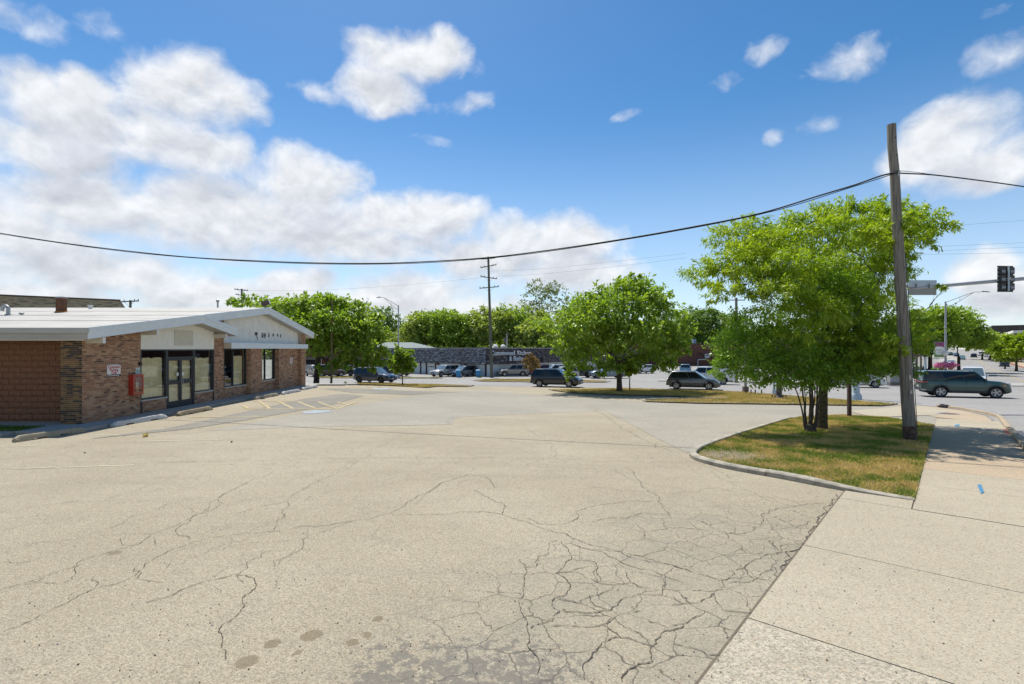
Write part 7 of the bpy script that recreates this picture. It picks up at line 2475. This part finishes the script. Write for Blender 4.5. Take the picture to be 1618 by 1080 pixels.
# ---------------------------------------------------------------- small things
def wheel_stops():
    TAN = mat('tan_stop_concrete', (0.33, 0.285, 0.20), 0.9, 0.2, 8, 0.6, 50)
    BROWN = mat('brown_stop_concrete', (0.27, 0.215, 0.135), 0.9, 0.25, 8, 0.6, 50)
    PALE_ = mat('pale_stop_concrete', (0.50, 0.50, 0.48), 0.9, 0.12, 6, 0.4, 50)
    data = [((24, 698.5), (131, 682.5), TAN, 'tan concrete wheel stop nearest the brown block wall'),
            ((178, 674.5), (261, 660.5), PALE_, 'white concrete wheel stop in front of the red cabinet'),
            ((281, 657.5), (333, 647.5), BROWN, 'brown concrete wheel stop in front of the right hand window of the double door'),
            ((402, 631.5), (438, 625), TAN, 'tan concrete wheel stop beside the yellow hatching'),
            ((446, 623.5), (473, 618.5), PALE_, 'white painted wheel stop just after the yellow hatching'),
            ((478, 616.2), (500, 612), PALE_, 'white painted wheel stop before the last brown one'),
            ((500, 611.2), (521, 607.4), BROWN, 'brown wheel stop at the far end beside the slim post')]
    for (a, c, m, lab) in data:
        p, q = hit(*a), hit(*c)
        mid = (p + q) / 2
        d = (q - p).to_2d().normalized()
        L = min(2.3, max(1.8, (q - p).length))
        s = thing('wheel_stop', lab, 'wheel stop', (mid.x, mid.y, float(ground(mid.x, mid.y)) + .008), math.atan2(d.y, d.x), 'concrete wheel stops along the shop')
        h, w = .16, .19
        prof = lambda f: [(-w / 2, 0), (-w / 2, .06), (-w * .27 * f, h * f), (w * .27 * f, h * f), (w / 2, .06), (w / 2, 0)]
        vs, fs = [], []
        xs = [-L / 2, -L / 2 + .12, -L / 2 + .40, -L / 2 + .42, -L / 2 + .72, -L / 2 + .74, L / 2 - .74, L / 2 - .72, L / 2 - .42, L / 2 - .40, L / 2 - .12, L / 2]
        rnd = random.Random(int(a[0]))
        for i, x in enumerate(xs):
            f = .62 if i in (0, len(xs) - 1) else 1
            lift = .045 if i in (3, 4, 7, 8) else 0
            for (y, z) in prof(f):
                vs.append((x, y + rnd.uniform(-.004, .004), max(z, lift) + (rnd.uniform(-.004, .004) if z > .1 else 0)))
        n = 6
        for i in range(len(xs) - 1):
            for k in range(n):
                k2 = (k + 1) % n
                fs.append((i * n + k, i * n + k2, (i + 1) * n + k2, (i + 1) * n + k))
        fs.append(tuple(range(n)))
        fs.append(tuple(range((len(xs) - 1) * n, len(xs) * n)))
        MB().add(vs, fs).build('block', m, s, smooth=30)
        for x in (-L * .3, L * .3):
            MB().lathe([(.014, h - .002), (.014, h + .012), (0, h + .014)], (x, 0, 0), n=8).build('anchor_pin', RUST, s)


wheel_stops()


def bins():
    for i, (px, py, lab) in enumerate(((724.5, 596.2, 'bright blue wheeled bin in front of the dark crossover'), (755.5, 596.0, 'bright blue wheeled bin by the dark corner post of the store'))):
        q = hit(px, py)
        b = thing('blue_bin', lab, 'bin', (q.x, q.y, q.z), R(20 - 30 * i), 'blue bins by the shingled store')
        m = mat('blue_plastic', (0.03, 0.22, 0.47), 0.5, 0.08, 4)
        MB().add([(-.24, -.28, .04), (.24, -.28, .04), (.24, .26, .04), (-.24, .26, .04), (-.31, -.36, 1.02), (.31, -.36, 1.02), (.31, .34, 1.02), (-.31, .34, 1.02)],
                 [(3, 2, 1, 0), (4, 5, 6, 7), (0, 1, 5, 4), (1, 2, 6, 5), (2, 3, 7, 6), (3, 0, 4, 7)]).build('body', m, b, bevel=.03)
        MB().add([(-.34, -.40, 1.03), (.34, -.40, 1.03), (.34, .38, 1.03), (-.34, .38, 1.03), (-.28, -.3, 1.13), (.28, -.3, 1.13), (.28, .36, 1.15), (-.28, .36, 1.15)],
                 [(3, 2, 1, 0), (4, 5, 6, 7), (0, 1, 5, 4), (1, 2, 6, 5), (2, 3, 7, 6), (3, 0, 4, 7)]).build('lid', mat('pale_blue_plastic', (0.20, 0.42, 0.58), 0.5), b, bevel=.02)
        for x in (-.27, .27):
            MB().tube([(x - .03, .3, .12), (x + .03, .3, .12)], .12, 12).build('wheel', TYRE, b)


bins()


def oddments():
    # green post box by the pedestal signal
    Y = 49.0
    x = XA(1476, Y)
    m = thing('relay_box', 'dark green sloping street box beside the pale signal post', 'street box', (x, Y, float(ground(x, Y))))
    g = mat('dark_green_metal', (0.02, 0.055, 0.045), 0.45, 0.1, 3)
    MB().prism([(-.62, -.5, .25), (.7, -.5, .25), (.7, -.5, 1.15), (.35, -.5, 1.75), (-.62, -.5, 1.75)], (0, 1.0, 0)).build('body', g, m, bevel=.03)
    MB().bx(-.55, -.45, -.45, .45, 0, .25).bx(.5, .6, -.45, .45, 0, .25).build('leg', BLACK, m)
    MB().bx(-.3, .2, -.52, -.503, 1.3, 1.5).build('hatch', BLACK, m)
    # low concrete plinth across the street
    q = hit(1411, 608.2, .1)
    b = thing('sign_plinth', 'low grey concrete plinth on the far pavement behind the utility pole', 'plinth', q)
    MB().box((0, 0, .15), (1.05, .7, .35)).build('base', mat('dark_stone', (0.17, 0.16, 0.15), 0.9, 0.15, 4), b)
    MB().box((-.0, 0, .72), (1.0, .62, .8)).build('block', mat('pale_stone', (0.34, 0.34, 0.335), 0.85, 0.12, 3), b)
    # brick fragment and iron cover on the walk
    q = hit(1470, 677, .03)
    b = thing('brick_fragment', 'broken piece of red brick lying on the sidewalk beyond the pole', 'brick', q, .4)
    MB().box((0, 0, .03), (.19, .10, .065)).build('brick', mat('loose_red_brick', (0.2, 0.08, 0.05), 0.9, 0.3, 20), b, bevel=.008)
    q = hit(1500, 653.6, .03)
    b = thing('cover_plate', 'round brown iron cover set in the sidewalk near the corner', 'manhole cover', q)
    MB().lathe([(.0, .012), (.34, .012), (.36, .004), (.36, -.02)], n=24).build('cover', mat('brown_iron', (0.10, 0.065, 0.05), 0.7, 0.2, 12), b)
    MB().lathe([(.37, -.02), (.37, .008), (.44, .008), (.45, -.02)], n=24).build('frame', GALV, b)
    q = hit(1492, 644)
    b = thing('rubble_lump', 'dark lump of broken asphalt at the end of the kerb', 'rubble', q)
    rnd = random.Random(9)
    o = MB().lathe([(0, -.05), (.28, -.03), (.33, .06), (.22, .15), (.1, .18), (0, .19)], n=9).build('lump', mat('broken_asphalt', (0.045, 0.04, 0.04), 0.95, 0.3, 9), b)
    for v in o.data.vertices:
        v.co += Vector((rnd.uniform(-.05, .05), rnd.uniform(-.05, .05), rnd.uniform(-.02, .03)))
    # weeds in the joints
    rng = np.random.default_rng(12)
    for i, (px, py, s, mm, lab) in enumerate([(230, 690, .17, STRAW, 'small dry weed tuft growing in the lot in front of the white wheel stop'), (366, 699, .07, GREEN, 'tiny green weed at the end of a faded parking line'), (134, 716, .05, GREEN, 'tiny green weed in the lot left of the parking lines'),
                                        (546, 606.4, .4, GREEN, 'ragged weeds at the edge of the strip beside the slim post'), (759, 596.4, .5, GREEN, 'bright weeds beside the right blue bin')]):
        q = hit(px, py)
        n = 110
        v = np.empty((n, 3, 3))
        a = rng.uniform(0, 2 * np.pi, n)
        l = s * rng.uniform(.4, 1.1, n)
        sp = rng.uniform(.1, .9, n)
        b0 = rng.normal(size=(n, 2)) * s * .16
        w = s * .03
        v[:, 0] = np.stack([b0[:, 0] - w * np.sin(a), b0[:, 1] + w * np.cos(a), np.zeros(n)], 1)
        v[:, 1] = np.stack([b0[:, 0] + w * np.sin(a), b0[:, 1] - w * np.cos(a), np.zeros(n)], 1)
        v[:, 2] = np.stack([b0[:, 0] + l * sp * np.cos(a), b0[:, 1] + l * sp * np.sin(a), l * np.sqrt(1 - sp * sp * .8)], 1)
        o = np_mesh('weed_tuft', v.reshape(-1, 3), np.arange(n * 3).reshape(n, 3), mm)
        o.location = q
        tag(o, lab, 'weed')
    # litter of small stones on the lot and the walk
    mb = MB()
    rnd = random.Random(77)
    for i in range(420):
        px, py = rnd.uniform(0, 1618), rnd.uniform(690, 1080) if i % 3 else rnd.uniform(900, 1080)
        q = hit(px, py)
        s = q.x * CU - q.y * SU
        if s > -1.5 and q.y > 8:
            continue
        up = .022 if s > -1.4 else .008
        r = rnd.uniform(.004, .010)
        c = q + Vector((0, 0, up + r * .3))
        mb.add([c + Vector((rnd.uniform(.7, 1.2) * r, 0, 0)), c + Vector((0, rnd.uniform(.7, 1.2) * r, 0)), c + Vector((-r, 0, 0)), c + Vector((0, -r, 0)), c + Vector((0, 0, r * .8))], [(0, 1, 4), (1, 2, 4), (2, 3, 4), (3, 0, 4)])
    o = mb.build('pavement_grit', mat('mixed_grit', (0.1, 0.09, 0.08), 0.9, rand=[(0, (0.06, 0.055, 0.05)), (.4, (0.30, 0.27, 0.22)), (.7, (0.16, 0.10, 0.06)), (.85, (0.45, 0.43, 0.38))]))
    o['kind'] = 'stuff'
    o['label'] = 'scattered grit and small stones on the pavement'


oddments()
